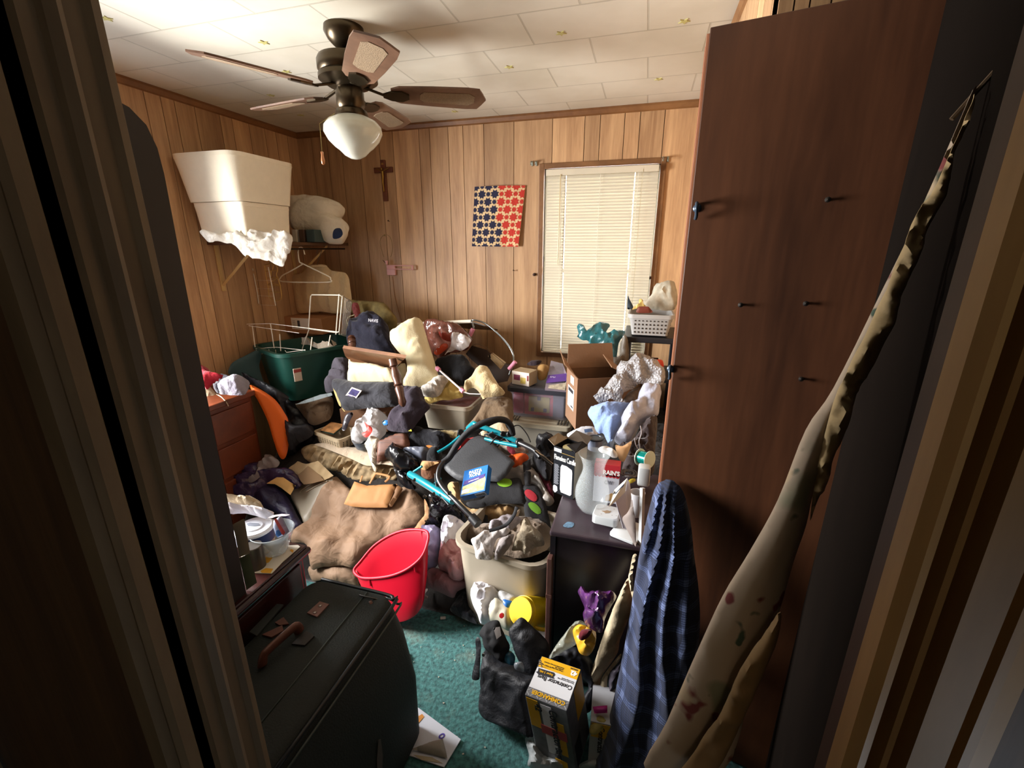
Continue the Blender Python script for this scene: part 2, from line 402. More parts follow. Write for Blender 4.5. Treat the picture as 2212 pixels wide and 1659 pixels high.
bp = N.new('ShaderNodeBump'); bp.inputs['Strength'].default_value = .9; bp.inputs['Distance'].default_value = .006; L.new(n1.outputs['Fac'], bp.inputs['Height']); L.new(bp.outputs[0], b.inputs['Normal'])
b.inputs['Roughness'].default_value = .95; b.inputs['Specular IOR Level'].default_value = .15; b.inputs['Sheen Weight'].default_value = .3
bm = NB(); box(bm, I4, XL-.1, .95, -1.4, YB+.1, -.05, 0); struct(fin('floor', bm, m))
# crown strips
TR = woodmat('trim_wood', '#6b4526', '#96693e', .45, (3, 3, 3))
def crown(name, a, b, n):
    a, b, n = V(a), V(b), V(n); bm = NB(); d = (b-a)
    prof = [(0, 0), (.012, 0), (.016, -.012), (.008, -.03), (0, -.036)]
    R = [[p+n*x+V((0, 0, z)) for x, z in prof] for p in (a, b)]
    loft(bm, R); return struct(fin(name, bm, TR))
crown('trim_1', (XL, YB, ZC), (XR, YB, ZC), (0, -1, 0)); crown('trim_2', (XL, .45, ZC), (XL, YB, ZC), (1, 0, 0)); crown('trim_3', (XR, 1.27, ZC), (XR, YB, ZC), (-1, 0, 0))
# doorway jambs, stops and casings (the dim strips at both sides of the photo)
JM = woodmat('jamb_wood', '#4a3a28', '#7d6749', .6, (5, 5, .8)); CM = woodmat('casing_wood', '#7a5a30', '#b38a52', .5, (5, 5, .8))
def prism_z(bm, pts, z0, z1):
    return loft(bm, [[V((x, y, z)) for x, y in pts] for z in (z0, z1)])
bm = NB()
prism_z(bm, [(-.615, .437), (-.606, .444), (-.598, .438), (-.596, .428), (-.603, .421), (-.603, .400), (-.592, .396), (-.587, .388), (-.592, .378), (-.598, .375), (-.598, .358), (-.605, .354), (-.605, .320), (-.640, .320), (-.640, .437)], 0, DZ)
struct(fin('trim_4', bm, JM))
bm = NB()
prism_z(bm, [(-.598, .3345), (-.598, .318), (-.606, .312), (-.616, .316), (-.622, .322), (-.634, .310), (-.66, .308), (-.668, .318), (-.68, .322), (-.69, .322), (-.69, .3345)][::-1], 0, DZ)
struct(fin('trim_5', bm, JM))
bm = NB()
prism_z(bm, [(.1855, .352), (.1855, .32), (.1868, .32), (.1868, .352)], 0, DZ); struct(fin('trim_6', bm, woodmat('jamb_dark', '#2b1c10', '#4a3220', .55, (5, 5, .8))))
bm = NB()
prism_z(bm, [(.184, .334), (.184, .316), (.190, .309), (.1965, .312), (.1975, .324), (.2035, .324), (.2055, .312), (.2085, .310), (.2115, .322), (.2165, .322), (.2185, .308), (.2385, .306), (.2405, .320), (.2475, .320), (.250, .312), (.256, .312), (.258, .320), (.275, .322), (.275, .334)], 0, DZ)
struct(fin('trim_7', bm, CM))
# hall behind the camera
bm = NB()
box(bm, I4, -1.2, 1.2, -1.4, .33, 2.30, 2.36); box(bm, I4, -1.2, 1.2, -1.46, -1.4, 0, 2.3); box(bm, I4, -1.26, -1.2, -1.46, .33, 0, 2.3); box(bm, I4, 1.2, 1.26, -1.46, .33, 0, 2.3)
struct(fin('wall_hall', bm, mat('#7d6a52', .8, kind='hall')))
# ---------------------------------------------------------------- back window
bm = NB(); w = .03
box(bm, I4, WX0, WX0+w, YB-.014, YB+.01, WZ0, WZ1, .003); box(bm, I4, WX1-w, WX1, YB-.014, YB+.01, WZ0, WZ1, .003)
box(bm, I4, WX0+w, WX1-w, YB-.014, YB+.01, WZ1-w, WZ1, .003); box(bm, I4, WX0+w, WX1-w, YB-.02, YB+.01, WZ0, WZ0+w, .003)
win = struct(fin('window_1', bm, woodmat('window_trim_wood', '#5d3d22', '#8b613a', .45, (4, 4, 4))))
bm = NB(); x0, x1, z0, z1 = WX0+w, WX1-w, WZ0+w, WZ1-w
for a in ((x0, x0+.02, z0, z1), (x1-.02, x1, z0, z1), (x0+.02, x1-.02, z1-.02, z1), (x0+.02, x1-.02, z0, z0+.02), (x0+.02, x1-.02, 1.40, 1.425)): box(bm, I4, a[0], a[1], YB+.035, YB+.06, a[2], a[3])
fin('window_sash', bm, mat('#b9b4a6', .5, kind='sash'), win)
bm = NB(); box(bm, I4, x0+.02, x1-.02, YB+.046, YB+.050, z0+.02, z1-.02); fin('glass_pane', bm, mat('#ffffff', .02, trans=1, var=0, kind='glass'), win)
# the other window
bm = NB(); a, b_, c, d = LW
for t in ((a-.05, a, c-.05, d+.05), (b_, b_+.05, c-.05, d+.05), (a, b_, d, d+.05), (a, b_, c-.05, c), ): box(bm, I4, XL-.01, XL+.012, t[0], t[1], t[2], t[3], .003)
box(bm, I4, XL-.05, XL-.03, a, b_, 1.49, 1.52)
w2 = struct(fin('window_2', bm, TR))
# blind
BL = mat('#d3ccb9', .6, var=.03, kind='blind', transl=.14)
bl = thing('window_blind', 'closed cream slatted blind hanging in the back wall window', 'blind', (-.29, YB-.03, WZ0+.04))
bx0, bx1 = WX0+.050, WX1-.036
bm = NB(); box(bm, I4, bx0, bx1, YB-.052, YB-.008, WZ1-.075, WZ1-.04, .003); fin('headrail', bm, mat('#cfc6b0', .5, kind='blind_metal'), bl)
bm = NB(); nsl = 62; zb, zt = WZ0+.055, WZ1-.082
for i in range(nsl):
    z = zb+(zt-zb)*i/(nsl-1); tl = math.radians(66+random.uniform(-2, 2)+(4 if i % 9 == 3 else 0)); dw = .0125
    P = []
    for s in (-1, -.33, .33, 1):
        cv = (1-s*s)*.0022; P.append((-s*dw*math.cos(tl)-cv*math.sin(tl), s*dw*math.sin(tl)*-1+0-cv*math.cos(tl)*0))
    xa, xb = bx0+(bx1-bx0)*.185, bx0+(bx1-bx0)*.80; gp = .0016
    for xs, xe in ((bx0+.002, xa-gp), (xa+gp, xb-gp), (xb+gp, bx1-.002)):
        top = [[bm.verts.new(V((x, YB-.03+p[0], z+p[1]))) for p in P] for x in (xs, xe)]
        bot = [[bm.verts.new(V((x, YB-.03+p[0]+.0008, z+p[1]+.0004))) for p in P] for x in (xs, xe)]
        for j in range(3):
            bm.faces.new((top[0][j], top[0][j+1], top[1][j+1], top[1][j])); bm.faces.new((bot[0][j], bot[1][j], bot[1][j+1], bot[0][j+1]))
        for r_, s_ in ((top[0], bot[0]), (top[1], bot[1])):
            for j in range(3): bm.faces.new((r_[j], s_[j], s_[j+1], r_[j+1]))
    if i % 4 == 0:      # the strings that join the slats where the light comes through
        for xx in (xa, xb): box(bm, I4, xx-gp, xx+gp, YB-.032, YB-.028, z-.003, z+.003)
fin('slats', bm, BL, bl)
bm = NB(); box(bm, I4, bx0, bx1, YB-.042, YB-.016, WZ0+.034, WZ0+.045, .003); fin('bottom_rail', bm, mat('#cfc6b0', .5, kind='blind_metal'), bl)
for fx in (.15, .5, .83):
    x = bx0+(bx1-bx0)*fx
    bm = NB(); tube(bm, [(x, YB-.046, WZ0+.04), (x, YB-.046, WZ1-.06)], .0011, 6)
    for i in range(nsl): pass
    fin('ladder_cord', bm, mat('#efeadb', .8, kind='cord'), bl)
x = bx0+.085
bm = NB(); tube(bm, [(x, YB-.056, 1.45), (x+.003, YB-.056, WZ1-.07)], .003, 8); fin('tilt_wand', bm, mat('#c9b78c', .3, kind='wand'), bl)
bm = NB(); x = bx1-.085
tube(bm, [(x, YB-.056, 1.12), (x-.002, YB-.057, 1.5), (x, YB-.054, WZ1-.06)], .0011, 6, 4); lathe(bm, T((x, YB-.056, 1.09)), [(0, 0), (.005, .002), (.003, .03), (0, .031)], 8)
fin('pull_cord', bm, mat('#d8cfae', .8, kind='cord'), bl)
# curtain rod brackets and hold-back knobs
for i, (px, py, lb) in enumerate(((1153, 352, 'small pale metal curtain bracket at the left end above the window'), (1438, 343, 'small pale metal curtain bracket at the right end above the window'))):
    p = A(px, py, Y=YB-.02); bm = NB()
    for s in (-.013, .013):
        box(bm, I4, p.x+s-.006, p.x+s+.006, YB-.008, YB, p.z-.014, p.z+.014, .002)
        tube(bm, [(p.x+s, YB-.004, p.z+.008), (p.x+s, YB-.035, p.z+.006), (p.x+s, YB-.042, p.z-.004), (p.x+s, YB-.036, p.z-.012)], .003, 6, 4)
    tag(fin('curtain_bracket', bm, metal('#a9b0a6', .4)), lb, 'bracket', 'curtain brackets above the window')
for px, py, lb in ((1154, 593, 'dark round curtain knob on the panelling left of the blind'), (1404, 600, 'dark round curtain knob on the panelling right of the blind')):
    p = A(px, py, Y=YB-.01); bm = NB(); lathe(bm, T((p.x, YB-.001, p.z), rx=PI/2), [(.01, 0), (.01, .003), (.004, .004), (.004, .014), (.009, .017), (.008, .024), (0, .026)], 12)
    tag(fin('curtain_holdback', bm, metal('#4a3a34', .5), smooth=True, ang=40), lb, 'knob', 'curtain knobs beside the window')
for px, py in ((840, 478), (1110, 585)):
    p = A(px, py, Y=YB-.01); bm = NB(); tube(bm, [(p.x, YB, p.z), (p.x, YB-.02, p.z+.004)], .0015, 6); lathe(bm, T((p.x, YB-.018, p.z+.003), rx=PI/2), [(0, 0), (.005, 0), (.004, .003), (0, .003)], 8)
    tag(fin('nail', bm, metal('#3a2c20', .5)), 'bare nail in the panelling above the pink wall lamp' if px < 900 else 'bare nail in the panelling below the star cloth', 'nail', 'nails in the back wall')
# ---------------------------------------------------------------- ceiling stars
SP = [(230, 40), (570, 92), (619, 155), (585, 206), (650, 249), (1100, 145), (1212, 72), (1478, 46), (1423, 171), (982, 241)]
SL = ['nearest the top left corner of the photo', 'above the long left fan blade', 'just under the long left fan blade', 'left of the short left fan blade tip', 'close to the far left ceiling corner', 'right of the fan, between fan and door', 'furthest up, right of the fan', 'near the door slab top', 'low beside the door slab, above the window', 'by the wall above the right fan blade']
for (px, py), l_ in zip(SP, SL):
    p = A(px, py, Z=ZC-.001); a0 = random.random()*6; bm = NB()
    pts = [V((p.x+math.cos(a0+i*PI/5)*(.021 if i % 2 == 0 else .009), p.y+math.sin(a0+i*PI/5)*(.021 if i % 2 == 0 else .009), ZC)) for i in range(10)]
    slab(bm, pts, (0, 0, -1), .0025)
    tag(fin('star_sticker', bm, mat('#c9c27c', .5, kind='star')), 'pale yellow plastic star on the ceiling '+l_, 'sticker', 'stars on the ceiling')
# ---------------------------------------------------------------- ceiling fan
FX, FY = -1.10, 1.64
fan = thing('ceiling_fan', 'bronze five-blade ceiling fan with cane-inset blades and white glass shade', 'ceiling fan', (FX, FY, ZC))
BZ = mat('#4b4030', .3, metal=.85, var=.15, kind='bronze'); BW = woodmat('blade_wood', '#4e3527', '#80604a', .4, (4, 4, 4)); CN = mat('#8f785b', .8, bump=.8, bs=400, var=.3, vs=180, kind='cane')
MF = T((FX, FY, 0))
bm = NB(); lathe(bm, MF, [(0, 2.30), (.068, 2.30), (.07, 2.285), (.058, 2.262), (.040, 2.244), (.022, 2.236), (0, 2.235)]); fin('canopy', bm, BZ, fan, True, 40)
bm = NB(); lathe(bm, MF, [(0, 2.245), (.013, 2.245), (.013, 2.20), (0, 2.20)], 16); fin('down_rod', bm, BZ, fan, True, 40)
bm = NB(); lathe(bm, MF, [(0, 2.212), (.06, 2.212), (.098, 2.204), (.104, 2.192), (.104, 2.165), (.098, 2.155), (.104, 2.148), (.104, 2.135), (.075, 2.118), (.045, 2.112), (0, 2.112)]); fin('motor_housing', bm, BZ, fan, True, 35)
bm = NB(); lathe(bm, MF, [(0, 2.115), (.044, 2.115), (.05, 2.10), (.05, 2.055), (.044, 2.045), (.056, 2.038), (.060, 2.024), (.058, 2.016), (0, 2.016)]); sh = fin('switch_housing', bm, BZ, fan, True, 35)
bm = NB(); lathe(bm, MF, [(.052, 2.022), (.062, 2.016), (.088, 2.004), (.104, 1.985), (.106, 1.965), (.092, 1.938), (.070, 1.916), (.056, 1.906), (.038, 1.888), (.018, 1.878), (0, 1.875)]); fin('glass_shade', bm, mat('#dcdccf', .12, var=0, kind='opal', transl=.25, coat=.5), fan, True)
p = A(1040, 215, Z=2.10); a0 = math.atan2(p.y-FY, p.x-FX)
tips = [(1040, 215), (900, 265), (575, 233), (415, 105), (835, 95)]
for i, tp in enumerate(tips):
    if i < 4:
        e = A(*tp, Z=2.10); ang = math.atan2(e.y-FY, e.x-FX)
    else: ang = a0-math.radians(72)
    ang = a0+math.radians(72)*(0, 1, 2, 3, 4)[i]
    M = T((FX, FY, 2.10), ang) @ Matrix.Rotation(math.radians(-13), 4, 'X')
    out = [(.15, -.035), (.18, -.052), (.30, -.062), (.43, -.068), (.475, -.064), (.49, -.035), (.505, 0), (.49, .035), (.475, .064), (.43, .068), (.30, .062), (.18, .052), (.15, .035)]
    bm = NB(); slab(bm, [M @ V((x, y, -.003)) for x, y in out], M.to_3x3() @ V((0, 0, 1)), .006); bd = fin('blade', bm, BW, fan)
    bm = NB(); slab(bm, [M @ V((x, y, -.0045)) for x, y in [(.27, -.032), (.44, -.038), (.46, -.02), (.46, .02), (.44, .038), (.27, .032), (.255, .015), (.255, -.015)]], M.to_3x3() @ V((0, 0, 1)), .009); fin('cane_insert', bm, CN, bd)
    M2 = T((FX, FY, 2.10), ang); bm = NB(); tube(bm, [M2 @ V((.05, 0, .018)), M2 @ V((.09, 0, .006)), M2 @ V((.13, 0, -.006))], .008, 8, 4, flat=.6)
    slab(bm, [M @ V((x, y, -.009)) for x, y in [(.12, -.01), (.15, -.028), (.19, -.032), (.215, -.012), (.215, .012), (.19, .032), (.15, .028), (.12, .01)]], M.to_3x3() @ V((0, 0, 1)), .006)
    fin('blade_iron', bm, BZ, bd)
bm = NB(); tube(bm, [(FX-.045, FY-.03, 2.03), (FX-.115, FY-.04, 1.995), (FX-.118, FY-.04, 1.90)], .0012, 6); ch = fin('pull_chain', bm, metal('#8d7a4a'), fan)
bm = NB(); lathe(bm, T((FX-.118, FY-.04, 1.855)), [(0, 0), (.006, .004), (.007, .015), (.004, .035), (.005, .045), (0, .047)], 10); fin('chain_pull', bm, mat('#a5683c', .4, kind='wood_fob'), ch, True)
# ---------------------------------------------------------------- crucifix, lamp arm, quilt
p = A(822, 345, Y=YB-.02); q_ = A(834, 434, Y=YB-.02)
cxx, zt, zb = (p.x+q_.x)/2, p.z, q_.z
CRW = woodmat('cross_wood', '#4a2417', '#7a4327', .4, (6, 6, 6))
cru = thing('crucifix', 'wooden crucifix with brass figure hanging on the back wall', 'crucifix', (cxx, YB-.01, zb))
bm = NB(); box(bm, I4, cxx-.017, cxx+.017, YB-.016, YB-.001, zb, zt, .002); zc = zt-(zt-zb)*.24
box(bm, I4, cxx-.068, cxx+.068, YB-.0165, YB-.002, zc-.016, zc+.016, .002); fin('cross', bm, CRW, cru)
bm = NB(); y = YB-.024
tube(bm, [(cxx, y, zc-.008), (cxx+.002, y-.002, zc-.04), (cxx-.003, y, zc-.075), (cxx+.001, y-.003, zc-.10), (cxx, y+.001, zc-.135)], lambda t: .0085-.0045*t, 8, 4)
for s in (-1, 1): tube(bm, [(cxx, y, zc-.012), (cxx+s*.022, y, zc-.002), (cxx+s*.048, y, zc+.008)], .003, 6, 3)
lathe(bm, T((cxx-.003, y-.003, zc-.005)), [(0, 0), (.006, .003), (.0075, .009), (.005, .016), (0, .018)], 10)
fin('figure', bm, metal('#9a7c3c', .35), cru, True)
bm = NB(); box(bm, I4, cxx-.008, cxx+.008, YB-.019, YB-.016, zt-.03, zt-.018, .001); fin('scroll', bm, metal('#b08d57', .35), cru)
PK = mat('#dba5a0', .45, kind='pink_metal')
P = lambda s, y=YB-.03: [A(a, b, Y=y) for a, b in q(22, s)]
lam = thing('wall_lamp', 'pink swing-arm wall lamp without its shade below the crucifix', 'wall lamp', P('280,1520')[0])
a = P('215,1300 340,1520'); bm = NB(); a0_, a1_ = P('235,1400')[0], P('345,1520')[0]
box(bm, I4, a0_.x, a1_.x, YB-.02, YB-.001, a1_.z, a0_.z, .003); fin('wall_plate', bm, PK, lam)
b0, b1 = P('250,1400')[0], P('570,1405')[0]; c0, c1 = P('255,1440')[0], P('570,1450')[0]
bm = NB(); tube(bm, [b0, b1], .0035, 8); tube(bm, [c0, c1], .0035, 8); e = P('560,1430')[0]
lathe(bm, T((e.x, e.y, e.z-.007)), [(0, 0), (.007, 0), (.007, .017), (0, .017)], 10); fin('swing_arm', bm, PK, lam)
e = P('262,1390')[0]; bm = NB(); lathe(bm, T((e.x, e.y-.01, e.z)), [(0, 0), (.007, 0), (.011, .022), (0.011, .026), (0, .026)], 14); so = fin('lamp_socket', bm, PK, lam, True, 40)
e2 = P('205,1340')[0]; bm = NB(); tube(bm, [(e.x-.008, e.y-.01, e.z+.008), (e2.x, e2.y, e2.z)], .002, 6); fin('socket_switch', bm, metal('#6b4a30'), so)
bm = NB(); W = P('215,1300 170,1130 200,1050 250,1035 300,1080 320,1200 300,1300'); tube(bm, W, .0013, 6, 5); e = P('225,1040')[0]; lathe(bm, T((e.x, e.y, e.z-.006)), [(0, 0), (.006, 0), (.004, .01), (0, .012)], 8); fin('shade_harp', bm, metal('#8f7d55'), lam)
bm = NB(); tube(bm, [A(a_, b_, Y=YB-.004) for a_, b_ in ((848, 597), (853, 640), (866, 690), (880, 740))], .0018, 6, 4); fin('lamp_cord', bm, mat('#9c6a45', .6, kind='cord'), lam)
# quilt square
tl, tr, bl_, br = [A(a, b, Y=YB-.02) for a, b in ((1024, 403), (1134, 400), (1018, 532), (1120, 533))]
bm = NB(); U, VV = 24, 28
def QP(u, v, lift=0):
    p = tl.lerp(tr, u).lerp(bl_.lerp(br, u), v); bow = .018*math.sin(PI*u)+.03*max(0, u-.75)*4*v*.6
    return V((p.x, YB-.008-bow-lift, p.z))
g = [[bm.verts.new(QP(i/U, j/VV)) for i in range(U+1)] for j in range(VV+1)]; h_ = [[bm.verts.new(QP(i/U, j/VV, -.003)) for i in range(U+1)] for j in range(VV+1)]
def qcol(u, v): return 0 if u > (.46 if v < .53 else .60) else 1
for j in range(VV):
    for i in range(U):
        bm.faces.new((g[j][i], g[j][i+1], g[j+1][i+1], g[j+1][i])).material_index = 2
        bm.faces.new((h_[j][i], h_[j+1][i], h_[j+1][i+1], h_[j][i+1])).material_index = 2
for j in range(VV):
    for i_ in (0, U): bm.faces.new((g[j][i_], g[j+1][i_], h_[j+1][i_], h_[j][i_])).material_index = 2
# eight-pointed stars, large and small in turn
def star(cu, cv, R0, r0, k, sel):
    vs_ = [];
    for i in range(2*k):
        a = PI*i/k+.39; r = R0 if i % 2 == 0 else r0; vs_.append((min(1, max(0, cu+math.cos(a)*r)), min(1, max(0, cv+math.sin(a)*r*.86))))
    c_ = bm.verts.new(QP(min(1, max(0, cu)), min(1, max(0, cv)), .0012)); P_ = [bm.verts.new(QP(u_, v_, .0012)) for u_, v_ in vs_]
    for i in range(2*k): bm.faces.new((c_, P_[i], P_[(i+1) % (2*k)])).material_index = sel
for j in range(0, 9):
    for i in range(0, 9):
        cu = .03+i*.134; cv = .005+j*.126
        if cu > 1.02 or cv > 1.02: continue
        sel = qcol(cu, cv)
        if (i+j) % 2 == 0: star(cu, cv, .092, .060, 8, sel)
        else: star(cu, cv, .056, .034, 8, sel)
tag(fin('wall_quilt', bm, [fab('#b8392f', .1), fab('#2c2c40', .1), fab('#d6b88c', .05)]), 'small navy and red star-patterned cloth pinned to the back wall', 'wall hanging')
# ---------------------------------------------------------------- brown door slab and what hangs on it
DW = woodmat('door_veneer', '#321b0f', '#5a3621', .38, (7, 7, .8))
dl, dr = A(1528, 60, Z=2.0), V((.52, 1.115, 2.0))
u = (dr-dl); u.z = 0; wd = u.length; M = T((dl.x, dl.y, 0), math.atan2(u.y, u.x))
ds = thing('door_slab', 'tall reddish-brown wood door slab on the right with bare hooks and nails', 'door', (dl.x+.15, dl.y, 0))
bm = NB(); box(bm, M, .006, wd, 0, .034, .01, 2.0, .002); fin('door_panel', bm, DW, ds)
bm = NB(); box(bm, M, 0, .0065, .002, .032, .01, 1.99, .001); box(bm, M, -.002, .0005, .012, .020, .01, 1.97); fin('edge_trim', bm, woodmat('edge_wood', '#8a5236', '#b57a58', .5, (5, 5, 1)), ds)
Mi = M.inverted()
def ond(px, py):   # a place on the slab's face
    n = M.to_3x3() @ V((0, -1, 0)); return plane(M @ V((0, 0, 0)), n)(px, py)
HK = mat('#3d4c5c', .3, metal=.4, kind='hook')
for i, (px, py) in enumerate(((1506, 450), (1449, 797))):
    l_ = Mi @ ond(px, py); bm = NB()
    lathe(bm, M @ T((l_.x, 0, l_.z), rx=PI/2), [(0.0, 0), (.010, 0), (.009, .003), (0, .003)], 12)
    tube(bm, [M @ V((l_.x, -.002, l_.z+.008)), M @ V((l_.x, -.018, l_.z+.01)), M @ V((l_.x+.002, -.028, l_.z-.002)), M @ V((l_.x+.002, -.018, l_.z-.016)), M @ V((l_.x, -.010, l_.z-.024))], .004, 8, 5)
    fin('coat_hook', bm, HK, ds, True)
for px, py in ((1600, 658), (1787, 432), (1730, 817), (1740, 655)):
    l_ = Mi @ ond(px, py); bm = NB(); lathe(bm, M @ T((l_.x, 0, l_.z), rx=PI/2), [(0, 0), (.0035, 0), (.0025, .006), (.006, .009), (0, .011)], 8); fin('screw', bm, metal('#55504c', .4), ds)
# near-black panel added to stand for the shaded gap between slab and jamb
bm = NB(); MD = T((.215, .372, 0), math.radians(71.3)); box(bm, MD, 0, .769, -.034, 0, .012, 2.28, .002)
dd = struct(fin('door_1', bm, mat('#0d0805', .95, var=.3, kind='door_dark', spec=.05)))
# ---------------------------------------------------------------- lights
def area(name, loc, rot, sx, sy, e, col):
    l = bpy.data.lights.new(name, 'AREA'); l.shape = 'RECTANGLE'; l.size = sx; l.size_y = sy; l.energy = e; l.color = col
    o = bpy.data.objects.new(name, l); C.objects.link(o); o.location = loc; o.rotation_euler = rot; return o
def aim(o, t): o.rotation_euler = (V(t)-o.location).to_track_quat('-Z', 'Y').to_euler()
l1 = area('daylight_back_window', (-.30, YB+.30, 1.47), (0, 0, 0), .8, 1.2, 24, (1, .96, .90)); aim(l1, (-.30, 0, 1.3))
l2 = area('daylight_left_window', (XL-.62, .95, 1.38), (0, 0, 0), 1.0, .9, 165, (1, .975, .95)); aim(l2, (-.2, 1.35, .5))
w = bpy.data.worlds.new('world'); bpy.context.scene.world = w; w.use_nodes = True
w.node_tree.nodes['Background'].inputs[0].default_value = (.75, .87, 1, 1); w.node_tree.nodes['Background'].inputs[1].default_value = 3.0
l3 = area('hall_lamp', (.35, -.7, 2.2), (0, 0, 0), .3, .3, .5, (1, .74, .46)); aim(l3, (0, .3, 1.0))  # dim warm fill added for the doorway casings, no hall fixture exists
vs = bpy.context.scene.view_settings; vs.view_transform = 'Standard'; vs.look = 'None'; vs.gamma = 1; vs.exposure = 1.02
# ================================================================ the heap everything lies on
def hp(px, py, dz=0.0, n=(0, -.62, .78)): return plane(heap(dz)(px, py), n)
def mound(x, y):
    s = lambda a, b, t: max(0, min(1, (t-a)/(b-a)))
    m = .26*s(-2.1, -1.9, x)*s(-1.0, -1.2, x)*s(2.28, 2.40, y)
    m += .10*s(-.5, -.3, x)*s(1.75, 1.95, y)
    return m
bm = NB(); nx, ny = 70, 56; g = []
for j in range(ny+1):
    row = []
    for i in range(nx+1):
        x = -1.985+2.185*i/nx; y = 1.44+1.38*j/ny
        e = min(1, min(i, nx-i, j, ny-j)/3)
        p = V((x, y, 0)); z = max(.004, G(x, y)-.035+mound(x, y)+ridged(p, 7, 3)*.018)*(.15+.85*e if j < 3 else 1)
        row.append(bm.verts.new((x, y, z)))
    g.append(row)
for j in range(ny):
    for i in range(nx): bm.faces.new((g[j][i], g[j][i+1], g[j+1][i+1], g[j+1][i]))
bd_ = [g[0][i] for i in range(nx+1)]+[g[j][nx] for j in range(1, ny+1)]+[g[ny][i] for i in range(nx-1, -1, -1)]+[g[j][0] for j in range(ny-1, 0, -1)]
lo_ = [bm.verts.new((v.co.x, v.co.y, .001)) for v in bd_]
for i in range(len(bd_)): bm.faces.new((bd_[i-1], bd_[i], lo_[i], lo_[i-1]))
m = fab('#2b2724', .5, 5)
tag(fin('clothes_heap', bm, m, smooth=True), 'low dark heap of jumbled clothes spread under everything at the back', 'clothes heap', kind='stuff')
def sub(parent, child):
    for k in ('label', 'category', 'group'):
        if k in child: del child[k]
    child.parent = parent; return child
# ---------------------------------------------------------------- wall shelf, back left corner
SZ = 1.585
sw = thing('wall_shelf', 'narrow wooden shelf on slanting brackets on the left wall', 'shelf', (XL+.17, 2.4, SZ-.2))
bm = NB(); box(bm, I4, XL+.002, -2.03, 2.02, 2.84, SZ-.018, SZ, .002); fin('shelf_board', bm, woodmat('shelf_wood', '#3f2b1c', '#6a4b31', .5, (3, 3, 3)), sw)
for yb in (2.07, 2.66):
    bm = NB(); w0, w1 = V((XL+.006, yb, SZ-.24)), V((-2.07, yb, SZ-.02))
    tube(bm, [w0, w1], .009, 4); box(bm, I4, XL+.001, XL+.008, yb-.012, yb+.012, SZ-.275, SZ-.02, .001); fin('bracket', bm, mat('#d0b075', .5, kind='bracket'), sw)
FO = mat('#efe6cf', .75, var=.04, vs=30, bump=.2, bs=250, kind='foam')
def foamtub(name, label, x0, x1, y0, y1, z0, z1, tp, rad):
    M = T(((x0+x1)/2, (y0+y1)/2, z0)); bm = NB(); tub(bm, M, x1-x0-2*tp, y1-y0-2*tp, z1-z0, tp, rad, .022, .001)
    return tag(fin(name, bm, FO, smooth=True, ang=35), label, 'foam box', 'foam boxes on the wall shelf')
foamtub('foam_box', 'smaller white foam box, lower of the stack on the shelf', XL+.06, -1.972, 1.925, 2.26, 1.612, 1.775, .012, .02)
foamtub('foam_box', 'large white foam cooler, upper of the stack on the shelf', XL+.012, -1.935, 1.88, 2.31, 1.777, 2.0, .03, .05)
bm = NB(); p0 = frame((-2.225, 1.9005, 1.80), (1, 0, 0), (0, 0, 1))
nf = (0, -1, .1)
P1('plastic_bag', 'thin white plastic bag hanging down under the foam boxes', 'plastic bag', 1, '352,1000 560,1003 750,1012 910,985 1100,1010 1212,1042 1215,1150 1165,1260 1130,1335 1050,1310 960,1285 870,1272 800,1230 720,1180 640,1120 540,1100 440,1100 370,1050', pl(560, 520, (0.5, -.85, .1), Y=1.98), film('#e9e4d8', .8, .35), T_=.03, fold=.022, fs=9, flat=True)
P1('stuffed_bag', 'white knotted bag stuffed with fabric on the shelf end', 'bag', 1, '1180,690 1300,672 1430,670 1560,690 1690,740 1702,800 1650,868 1720,895 1745,960 1690,1070 1620,1090 1520,1075 1440,1010 1330,960 1200,945 1170,850', pl(690, 480, (.3, -.9, .2), Y=2.55), mat('#d9cfb8', .5, var=.15, bump=.4, bs=30, kind='bagcloth'), T_=.07, fold=.018, fs=14, fdir=(1, .2, .1), st=4, back=.6, pleat=(70, .006, None))
sub(bpy.data.objects['stuffed_bag'], P1('blue_cloth', 'dark blue cloth showing in the open mouth of the shelf bag', 'cloth', 1, '1600,960 1660,945 1685,1000 1650,1040 1590,1040', pl(730, 505, (.3, -.9, .2), Y=2.44), fab('#25304a'), T_=.01, fold=.008))
for i, (a, b, c, lb) in enumerate(((1190, 1250, '#cfc4ae', 'small cream carton on the shelf beside the foam boxes'), (1256, 1320, '#5c4637', 'brown book end on the shelf beside the cream carton'), (1326, 1420, '#3c4a48', 'dark book lying on the shelf below the stuffed bag'))):
    (x0, y0), (x1, y1) = q(1, '%d,%d %d,%d' % (a, 955, b, 1075)); p0, p1 = A(x0, y0, Y=2.45), A(x1, y1, Y=2.45)
    bm = NB(); h = p0.z-SZ if p0.z-SZ > .02 else .05
    box(bm, I4, p0.x, p1.x, 2.45, 2.6, SZ+.001, SZ+h, .003); tag(fin('carton' if i == 0 else 'book', bm, paper(c)), lb, 'carton' if i == 0 else 'book')
